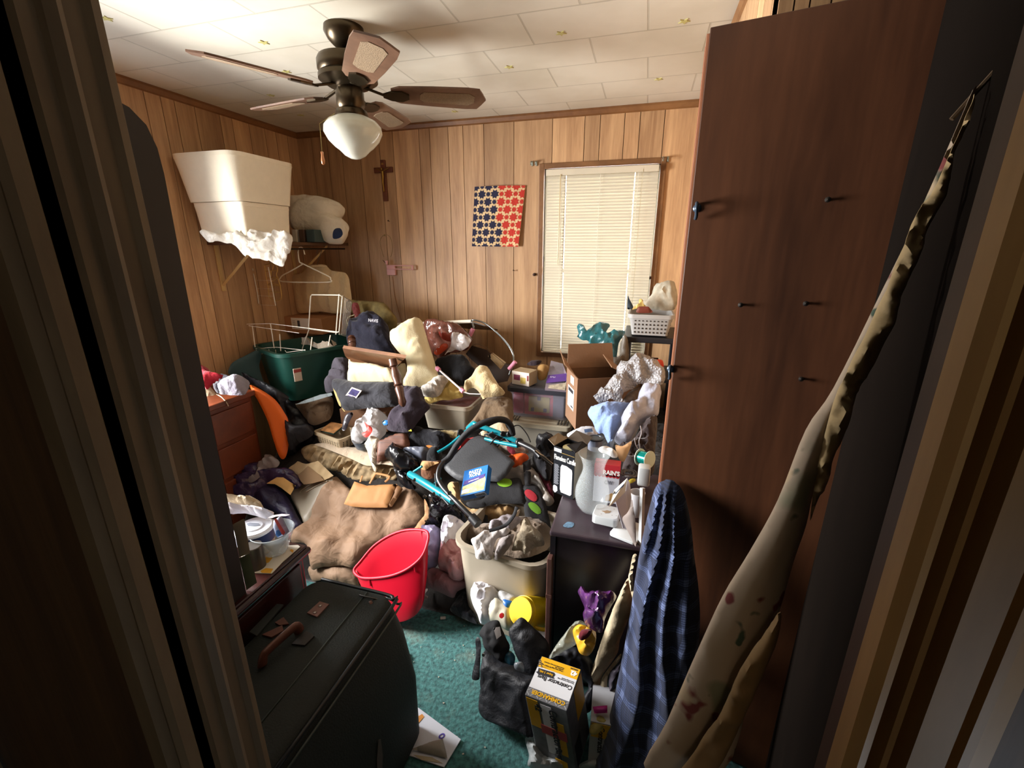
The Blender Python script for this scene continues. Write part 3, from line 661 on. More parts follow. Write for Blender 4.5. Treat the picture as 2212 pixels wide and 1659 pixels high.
# ---------------------------------------------------------------- corner: shirt, hangers, racks
HG = mat('#e4d8bd', .4, kind='hanger')
sh = thing('hanging_shirt', 'cream long-sleeved shirt on a hanger in the back left corner', 'shirt', A(690, 660, Y=2.62))
def Z23(s, **k): return [A(a, b, **k) for a, b in q(23, s)]
SC = fab('#cdb286', .06)
puff('shirt_body', q(23, '1175,262 1430,252 1540,345 1700,372 1800,400 1850,480 1870,620 1900,900 1890,1050 1640,1085 1380,1050 1170,1070 980,1060 930,850 890,650 865,500 900,430 1040,395 1120,320'), pl(690, 660, nf, Y=2.62), SC, T_=.022, fold=.008, fs=9, fdir=(0, 0, 1), st=6, parent=sh, n=(0, -1, .1), pleat=(34, .012, None))
puff('collar', q(23, '1170,270 1430,252 1480,300 1380,285 1200,292'), pl(690, 580, nf, Y=2.57), SC, T_=.006, fold=.002, parent=sh, n=(0, -1, .1), step=5)
bm = NB(); tube(bm, Z23('1290,60 1330,-10 1380,10 1340,120 1300,262', Y=2.60), .0022, 6, 5); fin('shirt_hanger', bm, metal('#777064'), sh)
rod = thing('hanging_rod', 'thin dark rod below the shelf that hangers hook on', 'rod', A(650, 545, Y=2.4))
bm = NB(); tube(bm, [V((-2.05, 2.04, SZ-.04)), V((-2.05, 2.82, SZ-.04))], .005, 8); fin('rod_bar', bm, metal('#4b4238', .5), rod)
bm = NB()
tube(bm, Z23('680,470 720,540 1480,550 1530,500 1480,440 1060,235 1000,190 980,30', Y=2.42), .0042, 8, 4); tube(bm, Z23('1060,240 880,345 720,430 680,470', Y=2.42), .0042, 8, 4); tube(bm, Z23('980,40 1000,-40 1060,-30 1095,80', Y=2.42), .0032, 8, 4)
tag(fin('clothes_hanger', bm, HG, smooth=True), 'empty white plastic clothes hanger in front of the cream shirt', 'hanger')
bm = NB(); GY = 2.36; r = .0035
for s in ('410,260 500,235 600,260 630,340 610,430 660,560 690,840 500,820 470,640 430,420 410,260',): tube(bm, Z23(s, Y=GY), r, 6, 4)
for s in ('430,360 610,350', '450,480 630,470', '470,590 640,470', '480,600 680,610', '490,710 660,720', '500,560 640,590', '520,360 510,460', '560,260 540,345'): tube(bm, Z23(s, Y=GY-.006), r*.9, 6)
tag(fin('tiered_hanger', bm, mat('#cfae6a', .35, metal=.4, kind='gold')), 'gold tiered trouser hanger dangling under the shelf', 'hanger')
bm = NB(); tube(bm, Z23('203,315 208,350', Y=2.3), .003, 6); tube(bm, Z23('218,405 250,560 285,740 308,915', Y=2.3), .0028, 6, 3); tube(bm, Z23('470,290 530,600 595,950', Y=2.3), .0032, 6)
for y in (515, 655, 780, 935): tube(bm, Z23('%d,%d %d,%d' % (240+y*.07, y, 500+y*.09, y+10), Y=2.305), .0009, 5)
tag(fin('wire_shelf', bm, mat('#e8e2d2', .4, kind='coated')), 'white coated wire shelf section hanging on edge under the shelf', 'wire shelf')
# wire basket drawer stuck in the green tote
WM = mat('#e6dfcc', .35, kind='coated')
wb = thing('wire_basket', 'white wire basket frame standing on edge in the green tote', 'wire basket', A(700, 740, Y=2.25))
bm = NB(); W = lambda s, Y=2.25: Z23(s, Y=Y)
tube(bm, W('1160,1330 1195,790 1215,765 1690,770 1735,800 1680,1390 1640,1410 1180,1350'), .0035, 8, 0); tube(bm, W('1680,750 1625,1440'), .0035, 8); tube(bm, W('1175,1330 1060,1660 990,1990'), .0032, 8)
fin('basket_frame', bm, WM, wb)
bm = NB()
for i in range(8):
    t = i/7; tube(bm, [A(*q(23, '%f,%f' % (1740+t*150, 790+t*100))[0], Y=2.25+t*.16), A(*q(23, '%f,%f' % (1680+t*150, 1440+t*40))[0], Y=2.25+t*.16)], .0013, 5)
tube(bm, [A(*q(23, '1740,780')[0], Y=2.25), A(*q(23, '1900,880')[0], Y=2.42)], .0022, 6); tube(bm, [A(*q(23, '1680,1440')[0], Y=2.25), A(*q(23, '1830,1490')[0], Y=2.42)], .0022, 6)
fin('basket_wires', bm, mat('#bdb39b', .4, kind='coated'), wb)
bm = NB(); Z3 = lambda s, Y: [A(a, b, Y=Y) for a, b in q(3, s)]
for s in ('553,370 582,590', '728,355 762,585', '815,450 825,610', '1125,480 1110,600', '1300,460 1280,560'): tube(bm, Z3(s, 2.12), .0028, 6)
for s in ('585,590 780,575 1060,605', '590,600 600,640 650,640 655,600', '710,595 725,635 780,635 775,600', '865,605 880,625 1060,600', '500,355 730,350 1380,430', '520,370 1000,440'): tube(bm, Z3(s, 2.10), .0016, 6)
tag(fin('wire_rack', bm, WM), 'bent white wire rack caught on the left rim of the green tote', 'wire rack')
# shipping box
CB = card('#a87850'); CB2 = card('#8f6344')
M, w, h = boxat((581, 723), (697, 716), 2.50, 2.50, (577, 682)); sb = thing('shipping_box', 'taped cardboard shipping box with a white label behind the green tote', 'cardboard box', M.translation)
bm = NB(); box(bm, M, 0, w, 0, .22, 0, h, .003); fin('box_body', bm, CB, sb)
bm = NB(); box(bm, M, w*.46, w*.78, -.0015, 0, h*.25, h*.95); lbm = fin('address_label', bm, paper('#e4dccd'), sb)
bm = NB()
for i in range(9): box(bm, M, w*.57+i*.0022, w*.57+i*.0022+(.0012 if i % 2 else .0018), -.0022, -.0014, h*.35, h*.8)
for i in range(5): box(bm, M, w*.48, w*.53, -.0022, -.0014, h*(.35+.1*i), h*(.37+.1*i))
fin('barcode', bm, mat('#2e2b2a', .7, kind='ink'), lbm)
# green tote and its lid
TG = mat('#15463c', .45, var=.08, kind='tote_green')
a = A(628, 869, Y=2.03); b_ = A(702, 851, Y=2.22); b_.z = a.z; u = (b_-a).normalized(); yaw = math.atan2(u.y, u.x)
ctop = A(612, 766, Y=2.0); th_ = ctop.z-a.z; wR = .46
M = T(a, yaw) @ Matrix.Translation((wR/2+.01, .17, 0)); tt = thing('storage_tote', 'dark green plastic storage tote with clutter inside near the left wall', 'storage tote', M.translation)
bm = NB(); tub(bm, M, wR, .34, th_, .04, .05, .004, .018); fin('tote_body', bm, TG, tt, True, 35)
bm = NB(); MM = T(a, yaw); box(bm, MM, .03, .075, -.030, -.024, th_*.42, th_*.68, .001); lb_ = fin('tote_sticker', bm, paper('#cdbfae'), tt)
bm = NB(); box(bm, MM, .031, .074, -.0315, -.0298, th_*.60, th_*.66); fin('sticker_band', bm, mat('#9b3b35', .6, kind='ink'), lb_)
P1('white_cloth', 'crumpled white and brown cloth inside the green tote', 'cloth', 3, '1030,530 1070,500 1130,515 1150,550 1300,545 1350,530 1350,560 1250,600 1180,590 1100,560 1030,555', plane(A(690, 745, Y=2.28), (0, -.4, .9)), fab('#b8ab98', .3), T_=.03, fold=.02)
P1('tote_lid', 'dark green curved tote lid standing against the left panelling', 'lid', 3, '325,830 330,780 370,720 480,660 600,605 640,660 620,760 660,900 700,960 560,900 460,860 400,850', pl(530, 790, (.75, -.6, .25), Y=2.0), mat('#1d3a38', .5, kind='tote_green2'), T_=.012, fold=.003, back=.5)
P1('padded_bag', 'black padded bag sleeve slumped between green tote and orange sled', 'bag', 3, '450,825 520,850 700,930 850,1010 905,1060 860,1120 900,1250 960,1330 1120,1330 1130,1420 1000,1500 920,1560 880,1400 840,1200 740,1060 620,960 500,900', pl(600, 860, (.35, -.8, .5), Y=1.95), mat('#1c1b20', .55, var=.3, bump=.4, bs=40, kind='nylon'), T_=.05, fold=.015, fs=10)
P1('plastic_sled', 'bright orange curved plastic sled leaning beside the brown dresser', 'sled', 3, '528,940 640,985 740,1050 800,1110 860,1200 895,1270 907,1400 892,1560 860,1640 815,1625 760,1480 700,1280 620,1110', pl(590, 900, (.6, -.75, .3), Y=1.86), mat('#e3681f', .38, var=.06, kind='orange'), T_=.022, R=12, fold=.0015, back=.6)
P1('leather_jacket', 'black shiny jacket piled in the gap beside the orange sled', 'jacket', 3, '905,1060 980,1110 1080,1250 1140,1330 1150,1480 1040,1530 960,1600 870,1640 905,1500 905,1300 870,1180', pl(650, 940, (.2, -.7, .7), Y=1.98), mat('#141217', .4, var=.4, bump=.5, bs=20, kind='leather'), T_=.06, fold=.025, fs=9)
P1('brown_blanket', 'brown crumpled blanket below the green tote', 'blanket', 3, '960,1130 1080,1110 1210,1060 1320,1060 1330,1180 1300,1260 1210,1310 1120,1320 1040,1240', pl(680, 890, (0, -.7, .7), Y=2.06), fab('#5b4733', .3), T_=.035, fold=.018)
P1('folded_magazine', 'grey folded magazine under the green tote corner', 'magazine', 3, '960,1125 1060,1080 1200,1030 1310,1010 1320,1035 1190,1075 1060,1110', pl(680, 868, (0, -.5, .85), Y=2.0), paper('#7b8486'), T_=.006, fold=.002, soft=False)
# ---------------------------------------------------------------- brown dresser at the left wall with clothes on it
RB = woodmat('dresser_red', '#4a1f0f', '#7a3a1c', .4, (3, 3, 3))
c0, c1 = A(450, 868, X=-2.02), A(549, 850, X=-2.02); dz = (c0.z+c1.z)/2
dr_ = thing('brown_dresser', 'reddish-brown wooden dresser with drawers at the left wall', 'dresser', (-2.18, 1.6, 0))
bm = NB(); box(bm, I4, XL+.01, -2.03, 1.30, 1.83, 0, dz-.03, .004); fin('carcass', bm, RB, dr_)
bm = NB(); box(bm, I4, XL+.008, -2.01, 1.28, 1.85, dz-.03, dz, .006); fin('dresser_top', bm, RB, dr_)
for k in range(4):
    z1_ = dz-.055-k*.19
    for ya, yb in ((1.32, 1.56), (1.57, 1.81)):
        bm = NB(); box(bm, I4, -2.031, -2.018, ya, yb, z1_-.165, z1_, .003); dw = fin('drawer', bm, RB, dr_)
for n_, l_, c_, s_, t_ in (('red_shirt', 'red shirt thrown on the brown dresser', '#a32430', '60,770 130,780 170,830 290,850 270,890 190,920 120,985 80,900', .03),
    ('striped_shirt', 'black and grey striped shirt on the brown dresser', '#35343a', '250,830 330,860 400,880 440,910 330,960 240,1020 200,990 190,940 290,890', .025),
    ('knit_cap', 'grey mottled knit cap on the corner of the brown dresser', '#8d8894', '240,1020 300,930 380,890 450,870 520,900 525,960 480,1030 400,1040 330,1035', .05),
    ('cream_cloth', 'cream cloth piece hanging at the left on the brown dresser', '#c5b596', '90,880 150,950 200,1010 225,1040 160,1060 110,1080 80,1000', .02)):
    P1(n_, l_, n_.split('_')[1], 3, s_, pl(*q(3, s_)[3], n=(.25, -.5, .82), Y=1.72), fab(c_, .3), T_=t_, fold=.016, fs=16)
bm = NB(); tube(bm, [A(a_, b_, Y=1.66) for a_, b_ in q(3, '225,1030 270,1060 310,1110 325,1140')], .003, 6, 4); tag(fin('drawstring', bm, fab('#b9ab94')), 'cream drawstring trailing over the edge of the brown dresser', 'string')
# ---------------------------------------------------------------- back pile
nb = (0, -.9, .4)
P1('floral_cushion', 'muted patchwork floral cushion leaning on the back wall', 'cushion', 3, '1450,180 1480,150 1560,150 1700,160 1830,175 1880,230 1940,320 1900,420 1750,400 1600,330 1520,260 1460,220', pl(790, 680, nb, Y=2.55), mat('#7a6a3f', .9, bump=.3, var=.9, vs=22, kind='floral'), T_=.06, fold=.01)
P1('pink_ribbon_roll', 'small reddish fabric roll at the left edge of the floral cushion', 'fabric roll', 3, '1505,170 1565,160 1590,300 1545,320 1515,240', pl(765, 675, nb, Y=2.44), fab('#7a3a38'), T_=.02, fold=.006)
bm = NB()
for s in ('1480,380 1455,330 1470,290 1530,265', '1490,400 1470,430 1500,450', '1540,270 1550,340'): tube(bm, Z3(s, 2.42), .003, 6, 4)
tag(fin('cream_cable', bm, mat('#c9b991', .5, kind='cable')), 'loops of cream cable beside the navy sweatshirt', 'cable')
hd = P1('navy_sweatshirt', 'dark navy sweatshirt piled high with white lettering at the top', 'sweatshirt', 3, '1480,420 1500,370 1620,310 1660,280 1720,270 1790,310 1850,370 1880,480 1920,600 1935,680 1850,700 1700,680 1560,620 1480,580 1465,500', pl(800, 730, nb, Y=2.36), fab('#2b2b38', .3), T_=.10, fold=.028, fs=9)
M = frame(A(*q(3, '1660,330')[0], Y=2.235), (1, 0, -.05), (0, .25, 1)); text('NAVIS', M, .026, mat('#c9c6cc', .8, var=0, kind='print'), hd, sx=.9)
CR = mat('#d9cca6', .95, bump=.3, bs=200, var=.08, sheen=.1, kind='cream')
P1('large_cream_pillow', 'long cream pillow propped upright on the back pile', 'pillow', 4, '275,480 400,380 500,330 580,325 605,400 640,520 680,640 720,780 740,880 640,930 500,970 400,950 440,850 430,700 390,650 340,600', pl(890, 760, (.3, -.85, .4), Y=2.22), CR, T_=.075, fold=.008, fs=18)
P1('cream_pillow_corner', 'cream pillow corner sticking out below the long cream pillow', 'pillow', 4, '340,790 420,730 440,850 480,960 470,975 390,930 350,860', pl(870, 820, nb, Y=2.24), CR, T_=.03, fold=.006)
P1('small_cream_pillow', 'flat cream pillow lying on the dark grey cushion', 'pillow', 3, '1475,690 1510,720 1600,745 1720,750 1850,790 1900,800 1920,900 1800,905 1600,905 1470,900 1475,800', pl(800, 800, (0, -.85, .5), Y=2.12), CR, T_=.05, fold=.006, fs=20)
P1('grey_blanket', 'folded purplish-grey blanket behind the dark grey cushion', 'blanket', 3, '1320,760 1380,700 1470,695 1475,900 1400,960 1330,1000 1260,1010 1250,940 1290,860', pl(735, 810, nb, Y=2.2), fab('#5b565f', .2), T_=.05, fold=.02, fdir=(1, 0, 0), st=3)
cu_ = thing('grey_cushion', 'dark grey seat cushion on the pile below the cream pillow', 'cushion', A(790, 890, Y=2.1))
puff('cushion_cover', q(3, '1340,880 1470,890 1700,905 1900,905 1930,960 1950,1120 1850,1150 1650,1160 1450,1180 1400,1100 1370,1030 1330,970'), pl(790, 860, (0, -.85, .5), Y=2.06), fab('#3a3a3f', .15), T_=.06, fold=.008, fs=12, parent=cu_, n=(0, -.85, .5))
puff('piping', q(3, '1325,970 1345,975 1370,1040 1400,1100 1395,1150 1365,1090'), pl(725, 870, nb, Y=2.01), fab('#b3a36e'), T_=.006, fold=.001, parent=cu_, step=5)
# trading card
tc_ = q(3, '1505,955 1600,990 1535,1080 1437,1045'); pc = [A(a, b, Y=1.985+.02*(i > 1)) for i, (a, b) in enumerate(tc_)]
cd = thing('trading_card', 'small picture card lying on the dark grey cushion', 'card', pc[0])
nn = (pc[1]-pc[0]).cross(pc[3]-pc[0]).normalized(); nn = nn if nn.y < 0 else -nn
def bil(P, u, v, l=0): return P[0].lerp(P[1], u).lerp(P[3].lerp(P[2], u), v)+nn*l
bm = NB(); slab(bm, pc, nn, .002); fin('card_back', bm, paper('#d9ccc4'), cd)
bm = NB(); slab(bm, [bil(pc, *t, .0022) for t in ((.12, .1), (.88, .1), (.88, .66), (.12, .66))], nn, .0006); fin('card_picture', bm, mat('#4b466f', .4, var=.8, vs=60, kind='picture'), cd)
bm = NB(); slab(bm, [bil(pc, *t, .0022) for t in ((.2, .75), (.8, .75), (.8, .9), (.2, .9))], nn, .0006); fin('card_band', bm, mat('#7c6aa8', .5, kind='ink'), cd)
# tipped little table: board and turned legs
LW_ = woodmat('turned_wood', '#3a1f15', '#63402e', .35, (9, 9, 3))
st_ = thing('tipped_table', 'small wooden table tipped on its side with turned legs', 'table', A(800, 790, Y=2.05))
bq = [A(a, b, Y=y) for (a, b), y in zip(q(3, '1415,585 2015,680 1900,790 1700,740 1500,720 1440,660'), (2.06, 1.98, 2.2, 2.22, 2.22, 2.2))]
bm = NB(); nn = (bq[1]-bq[0]).cross(bq[3]-bq[0]).normalized(); nn = nn if nn.z > 0 else -nn
slab(bm, bq, nn, .018); fin('table_top', bm, woodmat('board_wood', '#5a3a26', '#8a5f3f', .4, (4, 4, 4)), st_)
def turned(P0, P1_, r, parent):
    P0, P1_ = V(P0), V(P1_); d = (P1_-P0); L_ = d.length; M = frame(P0, d.orthogonal(), d.cross(d.orthogonal()))
    M = Matrix.Translation(P0) @ d.to_track_quat('Z', 'Y').to_matrix().to_4x4()
    pr = [(0, 0), (r*1.0, 0), (r, .10), (r*1.15, .14), (r*.7, .17), (r*.95, .22), (r*1.2, .36), (r*.9, .50), (r*1.15, .53), (r*.8, .56), (r*1.1, .60), (r*.85, .8), (r*1.0, .9), (r*.55, .97), (0, 1.0)]
    bm = NB(); lathe(bm, M, [(a, b*L_) for a, b in pr], 14); return fin('turned_leg', bm, LW_, parent, True, 50)
turned(A(*q(3, '1890,690')[0], Y=2.0), A(*q(3, '2000,1150')[0], Y=1.93), .021, st_)
turned(A(*q(3, '1500,480')[0], Y=2.18), A(*q(3, '1515,600')[0], Y=2.12), .020, st_)
# folding table leaning at the back wall
ft = thing('folding_table', 'folding table lying tilted at the back wall with white edge', 'folding table', A(960, 760, Y=2.7))
e0, e1, e2 = A(822, 703, Y=2.56), A(1018, 694, Y=2.56), A(1075, 712, Y=2.80)
d3 = A(822, 706, Y=2.80); d3.z = e2.z
bm = NB(); slab(bm, [e0, e1, e2, d3], (0, 0, -1), .006); fin('table_panel', bm, mat('#3d2a20', .25, var=.2, kind='laminate'), ft)
bm = NB(); tube(bm, [e0, e1], .011, 10); fin('white_edge', bm, mat('#e9e3d0', .4, kind='edge'), ft)
bm = NB(); pts = [A(a, b, Y=y) for (a, b), y in zip(q(4, '1055,330 1075,315 1180,345 1290,430 1400,550 1450,640 1455,720 1410,850'), (2.55, 2.54, 2.54, 2.52, 2.5, 2.48, 2.45, 2.42))]
tube(bm, pts, .0055, 10, 5); tube(bm, [A(*p_, Y=2.53) for p_ in q(4, '1060,325 1075,400 1055,450 1040,480')], .006, 10, 4); lg = fin('tube_leg', bm, metal('#8e9290', .25), ft, True)
PKF = mat('#d98da6', .8, kind='foam_pink')
for s, yy in (('1070,400 1040,465', 2.52), ('1475,715 1415,785', 2.43)):
    bm = NB(); tube(bm, [A(*p_, Y=yy) for p_ in q(4, s)], .013, 10); fin('foam_grip', bm, PKF, lg, True, 50)
# clear bag with orange things
P1('bag_of_toys', 'clear plastic bag with orange and red things under the folding table', 'plastic bag', 4, '600,400 700,350 850,380 960,400 1040,470 1065,520 1020,600 960,620 860,640 760,690 680,640 640,560 610,500', pl(965, 750, nb, Y=2.5), mat('#6e4236', .22, var=.7, vs=20, bump=.6, bs=22, kind='film', spec=.8), T_=.08, fold=.03, fs=13)
for s, c in (('700,620 800,540 830,575 740,650', '#b5401f'), ('740,430 800,440 870,470 860,520 780,500', '#8d2f22')):
    P1('orange_toy', 'orange plastic piece in the clear bag, %s' % ('lower one' if '620' in s[:8] else 'upper one'), 'toy', 4, s, pl(955, 745, nb, Y=2.38), mat(c, .3, kind='toy'), T_=.02, fold=.004)
P1('white_film', 'bunched white clear film at the right of the toy bag', 'plastic film', 4, '860,470 920,440 980,470 1050,500 1030,570 960,620 900,610 820,640 800,650 860,560', pl(990, 740, nb, Y=2.38), film('#cfc8c6', .75), T_=.03, fold=.03, fs=16)
P1('black_case', 'soft black fabric case on the pile beside the cream pillow', 'case', 4, '720,700 840,660 960,650 1010,680 1060,760 1110,800 1060,860 990,930 960,940 860,860 760,800 710,750', pl(985, 795, (.1, -.75, .6), Y=2.3), fab('#19191c', .3), T_=.04, fold=.006)
bm = NB(); lo = [A(*p_, Y=2.55) for p_ in q(4, '980,640 1110,800 1260,840 1180,700')]
P1('brown_board', 'dark brown flat panel standing behind the black case', 'panel', 4, '1060,560 1200,600 1330,720 1450,740 1440,800 1400,900 1300,920 1180,800 1060,700 1000,640', pl(1060, 790, nb, Y=2.72), mat('#3c2c22', .6, kind='panel'), T_=.01, fold=0, soft=False)
P1('beige_pad', 'small stitched beige pad dangling on a wire beside the pink foam grip', 'pad', 4, '1212,660 1262,628 1385,720 1335,788', pl(1075, 780, nb, Y=2.5), fab('#b9a27c', .08), T_=.008, fold=.001, soft=False)
bm = NB(); tube(bm, [A(*p_, Y=2.49) for p_ in q(4, '1065,560 1110,545 1180,570 1250,630')]+[A(*p_, Y=2.47) for p_ in q(4, '1380,740 1415,765')], .0015, 6, 4); tag(fin('thin_wire', bm, metal('#6a5a4c', .5)), 'thin wire the small beige pad hangs on', 'wire')
P1('folded_towel', 'folded beige towel draped over the clear clothes bin', 'towel', 4, '985,940 1050,880 1110,800 1160,775 1220,785 1260,850 1330,960 1375,1010 1330,1045 1200,1060 1165,1075 1130,1010 1080,970 1030,980 1000,1010', pl(1040, 828, (.1, -.8, .6), Y=2.16), mat('#cdb98d', .95, bump=.7, bs=180, var=.1, sheen=.3, kind='terry'), T_=.055, fold=.012, fs=14)
bm = NB(); r0, r1 = A(*q(4, '715,765')[0], Y=2.14), A(*q(4, '985,1005')[0], Y=2.05); tube(bm, [r0, r1], .005, 10); tube(bm, [r1, r1+V((.03, 0, -.006)), r1+V((.09, .01, -.006))], .003, 8)
rd_ = tag(fin('white_rod', bm, mat('#e3dadb', .3, kind='rod'), smooth=True, ang=50), 'white tube leg with pink foam ends across the pile', 'rod')
for t in (.08, .93):
    bm = NB(); c_ = r0.lerp(r1, t); d_ = (r1-r0).normalized(); tube(bm, [c_-d_*.012, c_+d_*.012], .012, 10); fin('foam_end', bm, PKF, rd_, True, 50)
# ---------------------------------------------------------------- clear clothes bin
def bin_at(bl, br, Yl, Yr, top, dep, tw, mname, m, rad=.02, wall=.003, rim=.01):
    M, w, h = boxat(bl, br, Yl, Yr, top); MC_ = M @ Matrix.Translation((w/2, dep/2, 0)); bm = NB(); tub(bm, MC_, w, dep, h, tw, rad, wall, rim); return M, w, h, bm
M, w, h, bm = bin_at((922, 922), (1008, 935), 2.10, 2.10, (918, 868), .30, .022, '', None)
M_, w_, h_b = M, w, h
cb = thing('clothes_bin', 'frosted clear bin full of yellow and striped clothes on the bed', 'storage bin', M.translation)
fin('bin_shell', bm, mat('#bdb4a2', .3, alpha=.62, var=.05, kind='frosted'), cb, True, 35)
bm = NB(); box(bm, M, .01, w-.01, .01, .28, .005, h*.35, .01); fin('dark_load', bm, fab('#3a3438', .4), cb)
bm = NB(); box(bm, M, .012, w-.012, .012, .28, h*.36, h*.75, .01); fin('load', bm, fab('#6b3a35', .9, 14), cb)
P1('yellow_sheet', 'pale yellow sheet bunched in the clear clothes bin', 'sheet', 4, '600,1080 700,1040 760,960 830,880 900,930 960,1010 970,1060 860,1080 760,1090 700,1110 650,1120', plane(A(975, 855, Y=2.2), (0, -.6, .8)), fab('#cdb36a', .12), T_=.035, fold=.02, fs=14, fdir=(.4, 0, .9))
P1('striped_blouse', 'white and black striped top on the clear clothes bin', 'top', 4, '570,990 650,940 720,890 800,865 840,900 800,960 740,1050 660,1060 600,1045', plane(A(945, 840, Y=2.17), (0, -.7, .7)), mat('#b9b2a8', .9, var=.9, vs=45, bump=.5, kind='striped'), T_=.04, fold=.022, fs=16)
# bed cover
P1('tan_bedspread', 'tan quilted bedspread showing between the two bins', 'bedspread', 4, '1000,1340 1060,1280 1130,1180 1180,1080 1300,1050 1400,1060 1450,1110 1450,1290 1400,1310 1300,1290 1200,1300 1120,1330 1050,1360', pl(1070, 890, (0, -.5, .85), Y=2.12), fab('#6f5c47', .2), T_=.03, fold=.012)
P1('khaki_sheet', 'khaki sheet edge lying below the clear clothes bin', 'sheet', 4, '670,1370 760,1370 900,1370 1000,1360 1050,1350 1000,1400 940,1440 860,1440 760,1410', pl(975, 935, (0, -.5, .85), Y=2.02), fab('#8b7a55', .15), T_=.015, fold=.01)
P1('cream_fabric', 'cream fabric stretched behind the teal frame', 'fabric', 8, '1180,290 1260,230 1350,180 1440,160 1480,220 1500,260 1380,260 1260,230 1330,350 1480,370 1560,400 1420,370 1280,320', pl(1080, 930, (0, -.5, .85), Y=1.98), fab('#bda88a', .08), T_=.01, fold=.006)
# jeans and flannel hanging over
P1('plum_trousers', 'dark plum corduroy trousers hanging over the pile edge', 'trousers', 4, '390,950 450,960 560,960 600,1050 620,1100 660,1150 600,1220 540,1290 470,1380 380,1390 260,1370 250,1300 290,1200 380,1140 420,1130 400,1040', pl(880, 885, (0, -.8, .6), Y=2.0), fab('#37303a', .3), T_=.05, fold=.012, fdir=(.5, 0, .85), st=4, pleat=(40, .012, None))
sub(bpy.data.objects['plum_trousers'], P1('yellow_tag', 'small bright yellow tag on the plum trousers', 'tag', 4, '430,1348 475,1352 485,1378 425,1375', pl(882, 928, (0, -.8, .6), Y=1.93), paper('#d6cf3c'), T_=.003, fold=0, soft=False, step=4))
bx_ = boxat((738, 925), (836, 912), 2.08, 2.10, (733, 883)); M, w, h = bx_
bm = NB(); box(bm, M, 0, w, 0, .2, -.03, h, .004); tag(fin('cardboard_box', bm, card('#7b5a43')), 'cardboard box under the dark grey cushion', 'cardboard box')
P1('yellow_paper', 'yellowed paper edge beneath the dark grey cushion', 'paper', 3, '1330,970 1360,1060 1410,1160 1430,1190 1520,1185 1440,1190 1390,1130 1340,1020', pl(725, 870, nb, Y=2.0), paper('#c9b678'), T_=.003, fold=.002, soft=False, step=5)
# bed corner: mattress top and gathered camouflage skirt
bs_ = thing('box_spring', 'bed corner in a white sheet with a gathered camouflage skirt', 'bed', A(760, 990, Y=1.95))
puff('white_top', q(7, '1060,265 1200,250 1400,290 1560,300 1640,330 1780,410 1830,470 1700,455 1560,470 1400,400 1250,340 1150,300'), plane(A(770, 975, Y=1.91), (0, -.3, .95)), fab('#b7a690', .06), T_=.012, fold=.003, parent=bs_, n=(0, -.3, .95))
puff('camouflage_skirt', q(7, '940,310 1060,262 1240,340 1400,400 1560,465 1700,460 1840,480 1850,560 1830,620 1720,600 1650,610 1500,630 1400,600 1300,540 1200,520 1120,480 1020,440 960,390'), pl(760, 1010, (0, -.85, .5), Y=1.88), mat('#a08a68', .9, var=.9, vs=26, bump=.3, kind='camouflage'), T_=.012, fold=.01, fs=20, fdir=(.15, -.3, .95), st=4, pleat=(85, .011, None), parent=bs_, n=(0, -.85, .5), R=8, back=1)
# perforated baskets
def basket(name, label, bl, br, Yl, Yr, top, dep, col, rows, cols, tw=.008, grp=None):
    M, w, h = boxat(bl, br, Yl, Yr, top); r_ = thing(name, label, 'basket', M.translation, grp)
    bm = NB(); tub(bm, M @ Matrix.Translation((w/2, dep/2, 0)), w, dep, h, tw, .015, .003, .006); sh_ = fin('basket_shell', bm, mat(col, .5, kind='basket'), r_, True, 35)
    bm = NB()
    for i in range(cols):
        for j in range(rows):
            x = w*(i+.8)/(cols+.6); z = h*(j+.75)/(rows+1.3); y = -tw*z/h-.0006; s = h/(rows+1)*.19
            box(bm, M, x-s, x+s, y-.0008, y+.002, z-s, z+s)
    nd = max(2, int(cols*dep/w))
    for i in range(nd):
        for j in range(rows):
            yy = dep*(i+.8)/(nd+.6); z = h*(j+.75)/(rows+1.3); x = w+tw*z/h+.0006; s = h/(rows+1)*.24
            box(bm, M, x-.002, x+.0008, yy-s, yy+s, z-s, z+s)
    fin('round_holes', bm, mat('#2f2720', .9, var=0, kind='hole'), sh_)
    return M, w, h, r_
M, w, h, r_ = basket('perforated_basket', 'small beige perforated basket with a book on the bed corner', (686, 955), (736, 971), 1.96, 1.90, (678, 930), .13, '#b9a688', 5, 9)
bk_ = thing('picture_book', 'thin picture book with an orange cover in the beige basket', 'book', M @ V((.03, .05, h)))
Mb = M @ T((.012, .02, h-.012), math.radians(8), math.radians(14)); bm = NB(); box(bm, Mb, 0, .105, 0, .09, 0, .010, .001); fin('pages', bm, mat('#23382f', .7, kind='bookedge'), bk_)
bm = NB(); box(bm, Mb, .001, .104, .001, .089, .010, .0125); fin('cover', bm, mat('#b98554', .4, var=.9, vs=35, kind='bookcover'), bk_)
P1('black_glasses_case', 'dark narrow case standing in the beige basket', 'case', 3, '1420,1290 1440,1230 1480,1200 1520,1210 1480,1290 1450,1360 1410,1370', pl(750, 915, nb, Y=1.90), plas('#2e2a30'), T_=.012, fold=.001)
